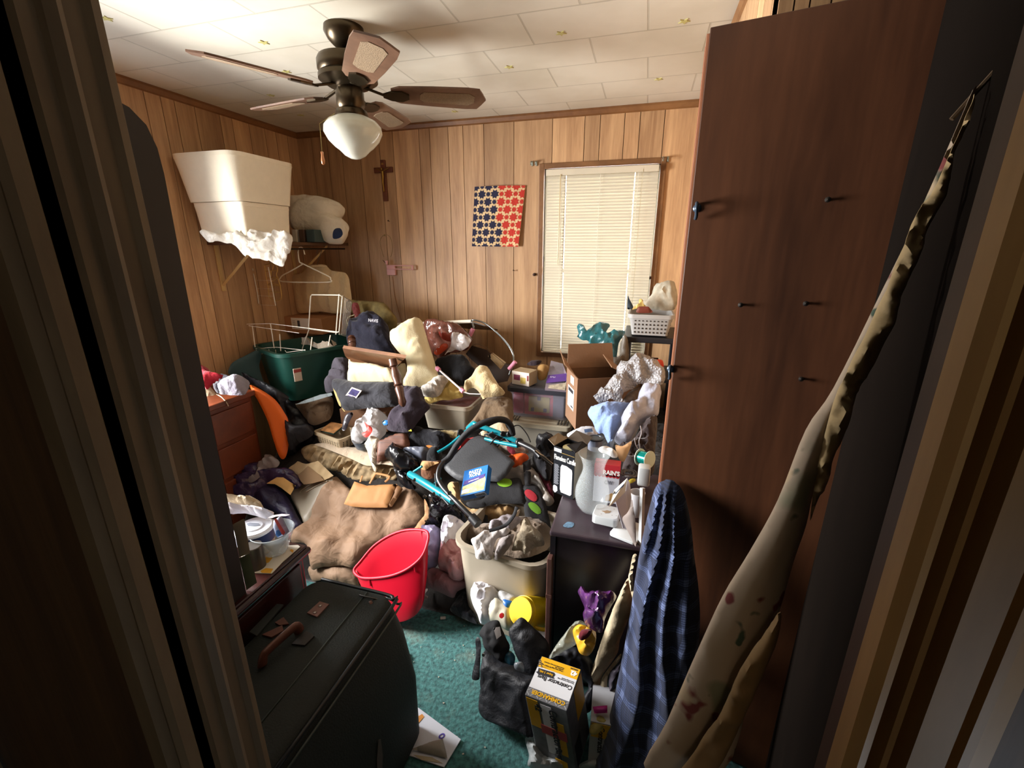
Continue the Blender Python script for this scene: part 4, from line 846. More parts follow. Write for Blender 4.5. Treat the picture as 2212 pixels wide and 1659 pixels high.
# clear bowl with a bag, white towel, wicker box
P1('printed_grocery_bag', 'white grocery bag with red print in a clear tub', 'plastic bag', 3, '1560,1300 1620,1270 1660,1190 1720,1180 1800,1200 1850,1260 1840,1340 1820,1420 1740,1480 1660,1460 1600,1500 1520,1500 1500,1420 1530,1350', pl(800, 925, (0, -.7, .6), Y=1.98), film('#d9d6d6', .85, .4), T_=.05, fold=.03, fs=15)
for s, n_ in (('1620,1290 1650,1310 1700,1350 1690,1400 1640,1440 1600,1400 1650,1370', 'red'), ):
    sub(bpy.data.objects['printed_grocery_bag'], P1('red_print', 'curled red letters printed on the crumpled grocery bag', 'print', 3, s, pl(792, 925, (0, -.7, .6), Y=1.90), mat('#b23227', .5, kind='print'), T_=.006, fold=.008))
P1('blue_packet', 'small bright blue packet on the printed grocery bag', 'packet', 3, '1800,1280 1850,1275 1850,1310 1810,1320', pl(832, 912, nb, Y=1.92), plas('#2a6fb5'), T_=.008, fold=.001, step=4)
bm = NB(); p = A(790, 965, Y=1.93); lathe(bm, T(p), [(0, 0), (.05, 0), (.068, .045), (.066, .045), (.048, .003), (0, .003)], 24)
tag(fin('clear_tub', bm, mat('#5a6470', .15, alpha=.55, var=0, kind='cleartub'), smooth=True, ang=40), 'clear plastic tub beside the beige basket', 'tub')
P1('white_towel', 'white towel hanging over the left end of the wicker box', 'towel', 3, '1640,1480 1690,1420 1760,1450 1770,1480 1740,1560 1735,1690 1725,1770 1690,1690 1650,1560 1625,1510', pl(800, 975, (0, -.85, .5), Y=1.87), fab('#cbc3b2', .1), T_=.02, fold=.008, fdir=(0, 0, 1), st=3, pleat=(70, .008, None))
P1('wicker_box', 'brown woven wicker box at the foot of the pile', 'wicker box', 3, '1750,1490 1830,1450 1950,1400 2040,1400 2060,1500 2050,1580 1900,1620 1800,1660 1740,1690', pl(850, 965, (.1, -.8, .6), Y=1.90), woodmat('wicker', '#3a2117', '#7a4a34', .6, (4, 4, 90)), T_=.03, R=10, fold=.002, soft=False)
# ================================================================ centre and left of the floor
n0 = (0, -.62, .78)
def PH(name, label, cat, z, poly, m, at_=None, dz=.0, n=n0, **k):
    pts = q(z, poly); c = at_ and q(z, at_)[0] or (sum(p[0] for p in pts)/len(pts), sum(p[1] for p in pts)/len(pts))
    return P1(name, label, cat, z, poly, hp(c[0], c[1], dz, n), m, **k)
PF = lambda c: mat(c, .25, var=.5, vs=16, bump=.7, bs=28, kind='purplefilm', spec=.7)
PH('purple_bag', 'purple crumpled plastic bag at the foot of the brown dresser', 'plastic bag', 7, '180,520 300,480 420,450 520,440 600,480 700,490 830,500 920,580 940,660 880,700 760,660 640,650 560,700 480,770 360,790 240,740 200,640', PF('#382a4c'), dz=.08, T_=.05, fold=.02, fs=14, fdir=(1, .3, .2), pleat=(60, .012, None))
PH('grey_film', 'greyish clear plastic film twisted over the purple bag', 'plastic film', 7, '560,420 610,360 680,390 730,440 700,490 620,500 560,560 500,620 440,640 420,620 480,560 520,480', film('#8f8584', .7), dz=.13, T_=.02, fold=.025, fs=18)
PH('dark_purple_fabric', 'dark purple fabric slumped beside the round clear bowl', 'fabric', 7, '480,760 560,700 680,660 780,740 850,850 900,950 950,1050 880,1100 800,1000 700,930 600,900 540,850', mat('#231d3a', .5, var=.4, bump=.4, bs=30, kind='satin'), dz=.08, T_=.05, fold=.012, fdir=(.7, -.7, 0), pleat=(35, .014, None))
PH('yellow_padded_envelope', 'tan padded envelope half under the purple bag', 'envelope', 7, '600,640 700,580 760,580 880,660 830,750 740,680 680,645', paper('#c69a5c'), dz=.15, T_=.006, fold=.004, soft=False)
PH('cardboard_flaps', 'open cardboard flaps beside the camouflage bed skirt', 'cardboard', 7, '810,500 900,430 985,460 1100,430 1245,570 1150,620 1000,640 930,600 900,560', card('#a58e6b'), dz=.08, T_=.006, fold=.006, flat=True, soft=False)
PH('brown_paper_panel', 'darker cardboard panel in front of the open flaps', 'cardboard', 7, '900,560 1000,475 1120,570 1150,610 1050,640 960,650 930,620', card('#80664a'), dz=.10, T_=.004, fold=.003, flat=True, soft=False)
ld = thing('bin_lid', 'beige rounded plastic bin lid tilted beside the kraft paper', 'lid', A(640, 1080, Y=1.7))
puff('lid_plate', q(7, '832,760 850,710 920,660 1080,580 1160,556 1220,565 1240,590 1180,700 1100,820 1020,960 960,1020 930,960 880,860'), hp(680, 1060, .05, (-.2, -.6, .78)), mat('#8f8471', .45, kind='lidplastic'), T_=.012, R=8, fold=0, parent=ld, n=(-.2, -.6, .78))
for s in ('1210,590 1080,640 960,710 940,740', '1200,625 1100,670 1000,730'):
    bm = NB(); su = hp(680, 1060, .05, (-.2, -.6, .78)); tube(bm, [su(*p_)+V((-.2, -.6, .78))*.014 for p_ in q(7, s)], .004, 6, 4); fin('raised_rib', bm, mat('#a89c86', .45, kind='lidplastic'), ld)
KP = mat('#876b53', .75, var=.12, vs=5, bump=.25, bs=30, kind='kraft')
PH('kraft_paper', 'huge crumpled sheet of brown kraft paper covering the floor pile', 'paper sheet', 7, '1245,565 1300,600 1400,700 1500,760 1800,760 1900,670 2020,720 2100,800 2160,880 2150,960 2060,1060 1900,1120 1700,1200 1560,1330 1450,1450 1300,1420 1150,1430 1010,1440 1010,1250 900,1230 850,1200 900,1080 1000,940 1080,820 1180,690', KP, at_='1500,1000', dz=.06, T_=.03, R=30, fold=.008, fs=4.2, crease=(3.2, .034), flat=True, n=(0, -.55, .83))
PH('kraft_paper_fold', 'lower brown paper sheet between red tub and dark suitcase', 'paper sheet', 7, '1005,1430 1200,1425 1460,1410 1500,1500 1480,1600 1560,1640 1300,1600 1150,1560 1020,1555', mat('#8f745c', .75, var=.12, vs=5, bump=.3, bs=30, kind='kraft'), dz=.03, T_=.02, R=15, fold=.006, fs=5, crease=(4, .028), flat=True)
PH('kraft_strip', 'long curling brown paper strip at the right of the kraft sheet', 'paper strip', 8, '590,1000 640,1100 650,1150 620,1220 560,1310 520,1330 470,1330 540,1240 590,1150', mat('#a37a52', .75, var=.1, kind='kraft'), dz=.12, T_=.004, fold=.006, flat=True)
pb = thing('paper_bag', 'folded brown paper carrier bag with twisted handles on the kraft paper', 'paper bag', A(800, 1070, Y=1.78))
su = hp(800, 1070, .13, (0, -.55, .83)); BGP = mat('#a67443', .7, var=.08, kind='bagpaper')
puff('bag_front', q(7, '1340,835 1440,620 1560,660 1700,650 1845,645 1755,870 1550,870 1420,860'), su, BGP, T_=.012, R=12, fold=.002, soft=False, parent=pb, n=(0, -.55, .83))
puff('bag_gusset', q(7, '1755,870 1845,645 1905,690 1880,740 1800,860'), hp(815, 1075, .12, (0, -.55, .83)), mat('#6f4a26', .7, kind='bagpaper'), T_=.01, R=6, fold=.001, soft=False, parent=pb, n=(0, -.55, .83))
bm = NB()
for s, r in (('1600,665 1650,580 1680,570 1790,600 1745,650', .006), ('1510,650 1530,590', .005)):
    tube(bm, [su(*p_)+V((0, -.01, .02)) for p_ in q(7, s)], r, 8, 3, flat=.4)
fin('bag_handle', bm, BGP, pb)
# ---------------------------------------------------------------- folded stroller in the middle
TL = mat('#138594', .3, var=.05, metal=.3, kind='teal'); BK = mat('#17171a', .4, var=.1, kind='blackplastic'); SG = mat('#1a1a1e', .75, bump=.4, bs=300, kind='grip')
stt = thing('folded_stroller', 'folded stroller with teal frame tubes and black foam handle bar', 'stroller', A(1020, 1040, Y=1.7))
def W8(s, Y0, Y1=None):
    pts = q(8, s); Y1 = Y0 if Y1 is None else Y1; k = len(pts)-1
    return [A(a, b, Y=Y0+(Y1-Y0)*i/k) for i, (a, b) in enumerate(pts)]
def tb(name, pts, r, m, sm=5, n=12, flat=1): bm = NB(); tube(bm, pts, r, n, sm, flat=flat); return fin(name, bm, m, stt, True, 50)
tb('frame_tube', W8('430,725 560,800 720,900 900,1015', 1.62, 1.42), .016, TL)
tb('frame_tube', W8('1120,185 1000,290 860,410 730,490', 1.86, 1.75), .007, TL)
tb('frame_tube', W8('1060,230 1120,175 1160,190 1400,280 1610,375', 1.88, 1.80), .012, TL)
tb('frame_tube', W8('1250,340 1400,380 1600,420', 1.84, 1.77), .009, TL)
tb('frame_tube', W8('560,640 470,700', 1.66), .006, TL); tb('frame_tube', W8('760,770 690,840', 1.55), .006, TL)
tb('handle_bar', W8('1545,290 1530,215 1480,150 1400,130 1300,145 1180,190 1050,280 940,410 860,540 790,600', 1.78, 1.56), .014, SG)
tb('handle_tube', W8('800,590 750,660 735,760 780,860 870,960 960,1050 1100,1190', 1.56, 1.36), .0095, BK)
for s in ('1270,300 1400,400', '1400,290 1300,400', '1430,300 1520,390', '1520,300 1400,370', '1240,300 1330,270', '1380,410 1430,380'): tb('cross_strap', W8(s, 1.83, 1.8), .004, BK, 0)
tb('leg_tube', W8('1610,380 1700,420 1790,470 1850,540', 1.78, 1.70), .013, BK); tb('leg_tube', W8('1100,1190 1170,1270', 1.36, 1.34), .018, BK, 0)
tb('brake_cable', W8('1545,300 1550,215 1620,200 1700,290 1740,380', 1.76, 1.72), .0025, BK)
tb('brake_cable', W8('480,800 640,900 800,1000 900,1010', 1.60, 1.40), .003, BK); tb('brake_cable', W8('700,720 730,900 850,1060', 1.55, 1.40), .003, BK)
for s, Y, r in (('440,740', 1.62, .02), ('1620,380', 1.78, .02), ('980,270', 1.80, .016), ('760,930', 1.48, .018), ('1510,290', 1.77, .014), ('1440,290', 1.8, .014), ('960,300', 1.82, .01)):
    bm = NB(); c = A(*q(8, s)[0], Y=Y); lathe(bm, T(c, .5, 1.2), [(0, -r*.6), (r*.9, -r*.6), (r, -r*.3), (r, r*.3), (r*.8, r*.6), (0, r*.6)], 14); fin('joint_hub', bm, BK, stt, True, 40)
for s, Y in (('590,970', 1.50), ('485,785', 1.58), ('690,940', 1.46), ('860,930', 1.42)):
    bm = NB(); c = A(*q(8, s)[0], Y=Y-.02); lathe(bm, T(c, .3, 1.3), [(0, -.005), (.008, -.004), (.008, .004), (0, .006)], 10); fin('chrome_bolt', bm, metal('#c9ccd0', .15), stt, True, 40)
for s, Y in (('1790,470', 1.70), ('1860,520', 1.66)):
    bm = NB(); c = A(*q(8, s)[0], Y=Y); tube(bm, [c, c+V((.05, -.01, -.03))], .006, 8); fin('chrome_lever', bm, metal('#9a9da0', .2), stt, True, 40)
wh = NB(); c = A(*q(8, '1700,440')[0], Y=1.72)
P1('stroller_fabric', 'black glossy folded canopy fabric left of the teal frame', 'canopy fabric', 8, '155,525 240,440 270,390 300,440 400,480 500,560 560,640 500,690 420,710 300,700 240,610', hp(870, 990, .14), mat('#111114', .25, var=.3, bump=.5, bs=25, kind='vinyl'), T_=.05, fold=.03, fs=11)
P1('black_film', 'black crinkled fabric lying below the canopy fabric', 'fabric', 8, '250,640 300,700 420,720 440,790 480,850 560,900 480,900 400,880 330,830 290,760', hp(875, 1040, .10), mat('#121216', .3, var=.4, bump=.6, bs=30, kind='vinyl2'), T_=.03, fold=.025, fs=14)
P1('grey_vinyl_sleeve', 'grey shiny vinyl sleeve lying beside the wicker box', 'sleeve', 8, '340,470 430,450 600,440 650,470 610,560 560,590 480,540 400,510', hp(900, 980, .14), mat('#5f6470', .3, var=.3, bump=.3, bs=20, kind='vinyl3'), T_=.035, fold=.01)
P1('black_jacket', 'black crumpled jacket spread behind the stroller handle', 'jacket', 8, '440,260 560,240 660,260 780,290 890,330 880,400 820,440 750,470 650,440 520,440 430,430 420,340', hp(925, 950, .06), fab('#1b1b20', .4), T_=.05, fold=.03, fs=10)
P1('orange_scrap', 'small orange scrap on the black jacket', 'scrap', 8, '605,415 650,412 685,430 640,440', hp(928, 965, .13), plas('#b56a2c'), T_=.006, fold=.001, step=4)
P1('black_shoe', 'black rounded shoe shape beside the stroller handle', 'shoe', 8, '620,540 660,470 720,450 770,470 780,540 740,600 660,600 610,590', hp(940, 985, .16), fab('#151517', .3), T_=.05, fold=.008)
P1('brown_slipper', 'brown suede slipper with tan lining by the teal tube', 'slipper', 8, '545,620 580,580 700,590 780,580 780,640 740,690 700,760 620,780 560,750 550,690', hp(930, 1020, .16), fab('#6a452f', .3), T_=.035, fold=.006)
sub(bpy.data.objects['brown_slipper'], P1('slipper_cuff', 'tan fleece cuff on the brown slipper', 'cuff', 8, '543,640 560,590 600,582 700,592 745,600 660,640 600,680 555,670', hp(925, 1005, .22), fab('#b28a5e', .1), T_=.012, fold=.003))
P1('red_fabric', 'bright red fabric strip behind the dark grey seat pad', 'fabric', 8, '905,500 950,420 1010,365 1090,335 1130,330 1060,390 980,440', hp(1000, 960, .14), fab('#b02a2c', .1), T_=.015, fold=.008)
SP_ = mat('#2d2e31', .55, var=.1, bump=.2, bs=200, kind='pad')
P1('seat_pad', 'large dark grey rounded board in the middle of the stroller', 'board', 8, '1150,315 1200,308 1260,335 1400,450 1560,590 1545,640 1480,740 1400,800 1330,805 1180,790 1000,800 900,760 800,660 850,590 1000,430 1080,350', hp(1035, 1000, .20, (-.1, -.55, .8)), SP_, T_=.014, R=8, fold=0, back=.6)
# pasta box
cs = [A(a, b, Y=y) for (a, b), y in zip(q(8, '975,970 1245,905 1222,655 963,705'), (1.47, 1.47, 1.58, 1.58))]
pk = thing('pasta_box', 'blue boxed pasta mix lying on the dark seat pad', 'box', cs[0])
u = (cs[1]-cs[0]).normalized(); v = (cs[3]-cs[0]); v = (v-u*v.dot(u)); hh = v.length; v.normalize(); nn = u.cross(v); w = (cs[1]-cs[0]).length
if nn.y > 0: nn = -nn
FM = Matrix.Translation(cs[0]) @ Matrix((u, v, nn)).transposed().to_4x4()
BLU = mat('#1566b0', .4, var=.05, kind='boxblue')
bm = NB(); box(bm, FM, 0, w, 0, hh, -.032, 0, .001); fin('box_body', bm, BLU, pk)
def fr(x0, x1, y0, y1, name, m, z=.0006, pr=pk, soft=False):
    bm = NB(); box(bm, FM, x0*w, x1*w, y0*hh, y1*hh, 0, z); return fin(name, bm, m, pr)
pic = NB(); slab(pic, [FM @ V((x*w, y*hh, .0002)) for x, y in ((.03, .05), (.95, .05), (.97, .42), (.93, .56), (.6, .46), (.3, .40), (.05, .36))], nn, .0006)
fin('pasta_picture', pic, mat('#d9b877', .6, var=.9, vs=55, bump=.6, bs=60, kind='pasta'), pk)
bm = NB(); slab(bm, [FM @ V((x*w, y*hh, .0004)) for x, y in ((.06, .40), (.9, .52), (.92, .66), (.08, .56))], nn, .001); fin('purple_banner', bm, mat('#3c2a78', .5, kind='ink'), pk)
bm = NB(); slab(bm, [FM @ V((x*w, y*hh, .0006)) for x, y in ((.05, .08), (.34, .10), (.36, .20), (.2, .24), (.04, .20))], nn, .001); fin('white_badge', bm, paper('#dfe6ea'), pk)
WT = mat('#f2f1ec', .5, var=0, kind='white_ink')
def tx(s, x, y, size, m=WT, b=.02, sx=1, rot=0, nm='lettering', pr=pk, FMx=None, z=.0012, al='CENTER'):
    return text(s, (FMx or FM) @ Matrix.Translation((x*w, y*hh, z)) @ Matrix.Rotation(rot, 4, 'Z'), size, m, pr, nm, b, al, sx=sx)
tx('PASTA', .5, .79, .022, b=.03); tx('RONI', .5, .665, .022, b=.03)
tx('BUTTER & GARLIC', .48, .50, .006, rot=.12, b=.02)
FB = FM @ Matrix.Rotation(PI/2, 4, 'X'); bm = NB(); box(bm, FM, .55*w, .95*w, -.0008, 0, -.027, -.006); bcp = fin('barcode_panel', bm, paper('#b9c4cf'), pk)
bm = NB()
for i in range(14): box(bm, FM, (.57+i*.026)*w, (.57+i*.026+(.014 if i % 3 else .008))*w, -.0014, -.0006, -.025, -.009)
fin('barcode', bm, mat('#2c2f33', .7, kind='ink'), bcp)
# mats with spots
FL = mat('#242427', .85, bump=.4, bs=250, var=.15, kind='felt')
def spot(parent, s, surf, n, c):
    o = puff('round_spot', q(8, s), surf, mat(c, .8, bump=.3, bs=250, var=.08, kind='spot'), T_=.002, fold=0, parent=parent, n=n); return o
n1 = (0, -.5, .85)
s1 = hp(1070, 1060, .17, n1); fm = thing('storage_cube', 'collapsed black felt storage cube with one green spot', 'felt cube', s1(1070, 1060))
puff('cube_panel', q(8, '1260,820 1450,790 1600,765 1650,830 1680,1020 1640,1045 1400,1050 1200,1085 1080,1085 1050,1030 1240,980'), s1, FL, T_=.012, R=7, fold=.002, parent=fm, n=n1)
s1b = lambda x, y: s1(x, y)+V(n1).normalized()*.0155
spot(fm, '1382,835 1400,805 1460,790 1520,800 1545,840 1520,870 1460,882 1400,865', s1b, n1, '#8bc22c')
puff('strap', q(8, '1222,1085 1270,1085 1280,1330 1225,1330'), hp(1050, 1120, .14, n1), FL, T_=.006, fold=0, parent=fm, n=n1, soft=False)
s2 = hp(1150, 1090, .16, (.2, -.55, .8)); n2 = (.2, -.55, .8)
fm2 = thing('storage_cube', 'collapsed black felt storage cube with red and green spots', 'felt cube', s2(1150, 1100))
puff('cube_panel', q(8, '1660,850 1800,850 1850,900 1900,1030 1960,1290 1940,1330 1860,1370 1740,1290 1680,1180 1665,1020'), s2, FL, T_=.012, R=7, fold=.002, parent=fm2, n=n2)
s2b = lambda x, y: s2(x, y)+V(n2).normalized()*.0155
spot(fm2, '1672,930 1700,905 1750,920 1800,970 1805,1020 1770,1035 1710,1000 1680,965', s2b, n2, '#b82f3c')
spot(fm2, '1712,1060 1740,1043 1790,1060 1840,1110 1850,1160 1810,1172 1750,1130 1720,1090', s2b, n2, '#6da22c')
puff('strap', q(8, '1655,600 1740,560 1745,700 1740,850 1680,850 1665,720'), hp(1135, 1020, .17, n2), FL, T_=.008, fold=0, parent=fm2, n=n2, soft=False)
bm = NB(); tube(bm, W8('1590,1080 1560,1170 1480,1270 1400,1310 1290,1340', 1.40, 1.33), .007, 8, 5, flat=.5); tag(fin('black_strap', bm, FL), 'curved black webbing strap across the beige laundry tote', 'strap')
# stuff round the stroller
P1('orange_basket', 'bright orange plastic basket piece behind the spotted cubes', 'basket', 8, '1500,530 1560,510 1680,505 1715,530 1715,570 1660,600 1640,640 1560,665 1530,640 1560,590', hp(1125, 995, .15), plas('#d95a22'), T_=.03, R=10, fold=.006)
P1('beige_cloth', 'pale cloth with a dark red oval below the stroller frame', 'cloth', 8, '1390,440 1440,405 1560,420 1690,450 1715,500 1600,510 1500,525 1420,480', hp(1110, 970, .12), fab('#a89a8c', .15), T_=.03, fold=.02)
sub(bpy.data.objects['beige_cloth'], P1('red_oval', 'dark red printed oval on the pale cloth', 'print', 8, '1480,430 1510,415 1560,450 1575,490 1540,510 1500,480', hp(1104, 972, .19), fab('#6e1f2c', .1), T_=.004, fold=.002, step=4))
P1('white_plastic_sheet', 'pale translucent plastic bag under the spotted cubes', 'plastic bag', 8, '1420,740 1520,660 1640,640 1760,660 1830,740 1900,870 1990,1000 1990,1050 1930,1080 1860,1040 1850,900 1760,840 1660,850 1560,780 1450,790', hp(1140, 1050, .10), film('#b9b2aa', .8, .4), T_=.03, fold=.03, fs=14)
P1('black_trousers', 'black clothes tumbled behind the candle box', 'clothes', 8, '1760,560 1800,440 1900,330 2000,330 2010,430 1980,600 1960,780 1900,800 1850,740 1800,680', hp(1170, 1000, .10), fab('#17171c', .4), T_=.06, fold=.035, fs=11)
P1('dark_shoe_bag', 'black shiny bag between stroller leg and grey tote', 'bag', 6, '540,1170 600,1130 700,1130 770,1180 750,1260 700,1290 620,1290 560,1250', hp(1178, 965, .16), mat('#15151a', .45, var=.3, bump=.3, bs=30, kind='nylon'), T_=.05, fold=.02)
P1('crimson_cloth', 'dark crimson cloth between the cubes and the black cabinet', 'cloth', 8, '1800,720 1860,710 1940,780 1980,880 1990,980 1930,980 1880,860 1830,800', hp(1178, 1050, .08), fab('#561a2a', .2), T_=.02, fold=.012)
P1('tan_fabric', 'tan fabric puffed out below the green spotted cube', 'fabric', 8, '840,850 940,815 965,830 975,950 990,1030 1080,1100 1200,1120 1290,1070 1400,1060 1540,1080 1560,1170 1440,1220 1300,1220 1150,1190 1050,1110 960,1040 880,940', hp(1030, 1095, .10), fab('#b8976b', .12), T_=.03, fold=.02)
P1('garbage_bag', 'crinkled black bin bag beside the kraft paper', 'garbage bag', 8, '640,990 720,960 800,1000 870,1020 960,1080 1050,1180 1120,1260 1100,1330 980,1230 850,1210 790,1240 760,1300 600,1300 640,1200 655,1110', hp(970, 1110, .07), mat('#0e0e11', .22, var=.2, bump=.9, bs=55, kind='binbag', spec=.8), T_=.05, fold=.045, fs=18)
# ---------------------------------------------------------------- laundry tote with clothes
a = A(*q(12, '1230,640')[0], Y=1.30); a = A(1045, 1268, Y=1.40); a.z = max(a.z, .02)
lt = thing('laundry_tote', 'beige plastic tote heaped with white clothes', 'tote', (-.47, 1.5, 0))
TB = mat('#a79c8a', .45, var=.05, kind='beige_plastic'); M = T((-.445, 1.56, .002), math.radians(-9))
bm = NB(); tub(bm, M, .34, .30, .41, .025, .06, .004, .014); fin('tote_body', bm, TB, lt, True, 35)
bm = NB(); box(bm, M, -.185, -.178, -.06, .05, .30, .36, .003); fin('handle_recess', bm, mat('#2a2420', .9, kind='hole'), lt)
tp = lambda px, py: plane((-.445, 1.40, .44), (0, -.55, .83))(px, py)
P1('white_shirt', 'white cotton shirt hanging over the front of the beige tote', 'shirt', 8, '1095,1440 1160,1400 1240,1340 1330,1340 1430,1310 1520,1330 1470,1400 1380,1430 1340,1540 1330,1650 1220,1659 1150,1640 1130,1540', plane((-.445, 1.375, .44), (0, -.8, .6)), fab('#b9b2ae', .08), T_=.02, fold=.014, fs=13, fdir=(0, 0, 1), st=2, pleat=(60, .009, None))
P1('grey_striped_sleeve', 'grey washed sleeve hanging beside the white shirt', 'sleeve', 8, '1345,1640 1360,1540 1400,1440 1480,1400 1560,1380 1540,1460 1500,1540 1400,1650', plane((-.445, 1.37, .44), (0, -.8, .6)), fab('#8d8583', .3), T_=.02, fold=.01, fs=18, fdir=(.3, 0, 1), st=3, pleat=(90, .007, None))
P1('ribbed_sweater', 'cream ribbed knit sweater on the right of the beige tote', 'sweater', 8, '1575,1400 1620,1340 1660,1240 1720,1220 1760,1290 1860,1380 1890,1500 1800,1520 1740,1560 1680,1600 1640,1560 1540,1560 1560,1470', plane((-.40, 1.42, .46), (0, -.6, .8)), mat('#a3957f', .95, bump=1, bs=120, var=.3, vs=40, kind='rib'), T_=.04, fold=.018, fs=16)
P1('printed_towel', 'white towel with faded blue and pink print beneath the strap', 'towel', 8, '1290,1330 1310,1250 1420,1190 1500,1180 1600,1180 1640,1230 1580,1300 1520,1340 1430,1310 1330,1345', plane((-.46, 1.50, .48), (0, -.55, .8)), mat('#b7aeb4', .9, var=.5, vs=30, bump=.4, bs=200, kind='printed'), T_=.03, fold=.02, fs=16)
P1('small_bottle', 'narrow cream bottle neck standing behind the black strap', 'bottle', 12, '1640,180 1660,110 1690,90 1695,110 1660,200 1640,210', plane((-.42, 1.5, .5), (0, -.8, .4)), plas('#c9b49a'), T_=.012, fold=0, step=4)
P1('rumpled_clothes', 'rumpled taupe clothes filling the inside of the beige tote', 'clothes', 8, '1000,1400 1060,1330 1200,1290 1400,1260 1600,1200 1800,1230 1940,1300 1990,1400 1960,1500 1850,1590 1700,1640 1560,1640 1300,1560 1100,1480', plane((-.445, 1.56, .36), (0, -.25, .97)), fab('#7d6d5e', .3), T_=.04, n=(0, -.2, 1), fold=.022, fs=14)
# white bags beside it
WB = film('#e6e3ea', .88, .45)
P1('white_bag', 'bright white knotted bag left of the beige tote', 'plastic bag', 8, '780,1330 800,1240 880,1210 960,1215 1030,1270 1100,1310 1110,1380 1060,1400 980,1390 960,1440 900,1500 850,1560 790,1520 770,1420', hp(975, 1155, .18), WB, T_=.06, fold=.035, fs=13)
P1('pink_bag', 'translucent bag full of pink cloth hanging beside the beige tote', 'plastic bag', 12, '945,420 1000,400 1060,340 1140,400 1170,500 1200,600 1200,700 1150,760 1080,775 1020,740 1010,700 930,660 915,600 930,500', hp(980, 1215, .14), mat('#c28a8c', .35, var=.4, vs=16, bump=.5, bs=30, kind='pinkfilm'), T_=.055, fold=.03, fs=13)
P1('blue_white_bag', 'pale bluish plastic bag between the red tub and white bag', 'plastic bag', 12, '745,290 800,265 940,280 940,420 920,600 880,660 820,680 795,600 790,450 815,350', hp(945, 1180, .10), mat('#8f87a4', .4, var=.4, vs=9, bump=.4, bs=28, kind='bluefilm'), T_=.05, fold=.025, fs=12)
PH('pink_blanket', 'dusty pink blanket folded on the floor behind the red tub', 'blanket', 12, '800,700 880,650 1020,700 1100,770 1200,730 1250,780 1200,830 1100,880 1060,940 960,900 850,850 790,830', fab('#8d6265', .12), dz=.07, T_=.05, fold=.02)
PH('black_cloth', 'black cloth lying flat on the carpet by the white jug bag', 'cloth', 12, '1035,1030 1100,930 1180,860 1240,850 1250,950 1260,1060 1290,1150 1290,1190 1180,1150 1050,1080', fab('#15161c', .3), dz=.02, T_=.03, fold=.02, n=(0, -.2, 1))
# red tub
rt = thing('red_tub', 'bright red oval plastic tub tipped on its side on the carpet', 'tub', A(860, 1300, Y=1.38))
# rim ellipse from its traced extremes
rimp = q(12, '120,665 180,590 300,450 450,350 600,300 760,300 812,340 795,450 740,560 620,660 480,720 330,745 200,745 140,715')
RS = plane(A(845, 1210, Y=1.40), (-.28, -.62, .73)); RED = mat('#c00e28', .35, var=.03, kind='red_plastic')
rim3 = cat_rom([RS(*p_) for p_ in rimp], 4, True); cc = sum(rim3, V())/len(rim3)
ax = V((.30, .18, -.93)).normalized(); base_c = A(868, 1318, Y=1.33); base_c.z = max(.02, base_c.z); dep = (base_c-cc)
bm = NB(); rings = []
for t, s in ((-.0, 1.03), (.0, 1.0), (.25, .93), (.6, .80), (.95, .62), (1.0, .55)):
    rings.append([cc+dep*t+(p_-cc)*s for p_ in rim3])
inn = [[p_+(cc+dep*t-p_)*.035 for p_ in [cc+dep*t+(p2-cc)*s for p2 in rim3]] for t, s in ((.96, .60), (.6, .785), (.25, .915), (.02, .985))]
loft(bm, rings[::-1]+[[p_+(-dep.normalized())*.004 for p_ in rings[0]]]+inn[::-1], cap0=True, cap1=True); fin('tub_shell', bm, RED, rt, True, 50)
bm = NB(); tube(bm, [cc+(p_-cc)*1.025-dep.normalized()*.002 for p_ in rim3], .006, 8, closed=True); fin('rim', bm, mat('#d0142f', .5, var=.02, kind='red_rim'), rt, True)
for i in (6, 20, 34, 46):
    p_ = rim3[i % len(rim3)]; p2 = cc+dep*.14+(p_-cc)*1.0; bm = NB(); tube(bm, [p_, p2], .006, 6, flat=.5); fin('rim_notch', bm, mat('#a80c24', .35, kind='red_notch'), rt)
# ---------------------------------------------------------------- milk jug bag, yellow bucket, shopping bags
fl = lambda px, py, n, Y: plane(A(px, py, Y=Y), n)
P1('white_rubbish_bag', 'white crumpled plastic bag on the carpet left of the yellow bucket', 'plastic bag', 13, '135,290 180,220 260,225 340,270 360,310 340,380 310,440 300,520 220,540 190,470 150,380', fl(1045, 1300, (0, -.6, .8), 1.36), WB, T_=.06, fold=.03, fs=14)
P1('milk_jug', 'translucent white jug with a small red cap in the rubbish bag', 'jug', 13, '270,410 330,330 400,370 470,420 480,500 460,560 430,590 370,560 320,530 280,500', fl(1085, 1330, (0, -.6, .8), 1.30), mat('#cfc9b4', .3, var=.1, kind='jug', alpha=.9), T_=.05, fold=.006)
c = A(*q(13, '376,468')[0], Y=1.24); bm = NB(); lathe(bm, T(c, 0, 1.1), [(0, -.004), (.0085, -.004), (.0085, .006), (0, .007)], 16); sub(bpy.data.objects['milk_jug'], fin('red_cap', bm, plas('#b5242a'), smooth=True, ang=40))
P1('wipes_packet', 'glossy blue and yellow packet behind the yellow bucket', 'packet', 13, '340,320 360,275 420,290 500,330 480,370 460,400 410,440 380,400', fl(1095, 1300, (0, -.6, .8), 1.34), mat('#d0d6de', .3, var=.8, vs=25, kind='packet'), T_=.02, fold=.008)
sub(bpy.data.objects['wipes_packet'], P1('blue_swirl', 'blue swirl printed on the glossy packet', 'print', 13, '385,345 430,350 470,365 440,390 410,430 395,400', fl(1097, 1300, (0, -.6, .8), 1.31), mat('#1b5fa8', .35, var=.3, vs=30, kind='blueprint'), T_=.004, fold=.002, step=4))
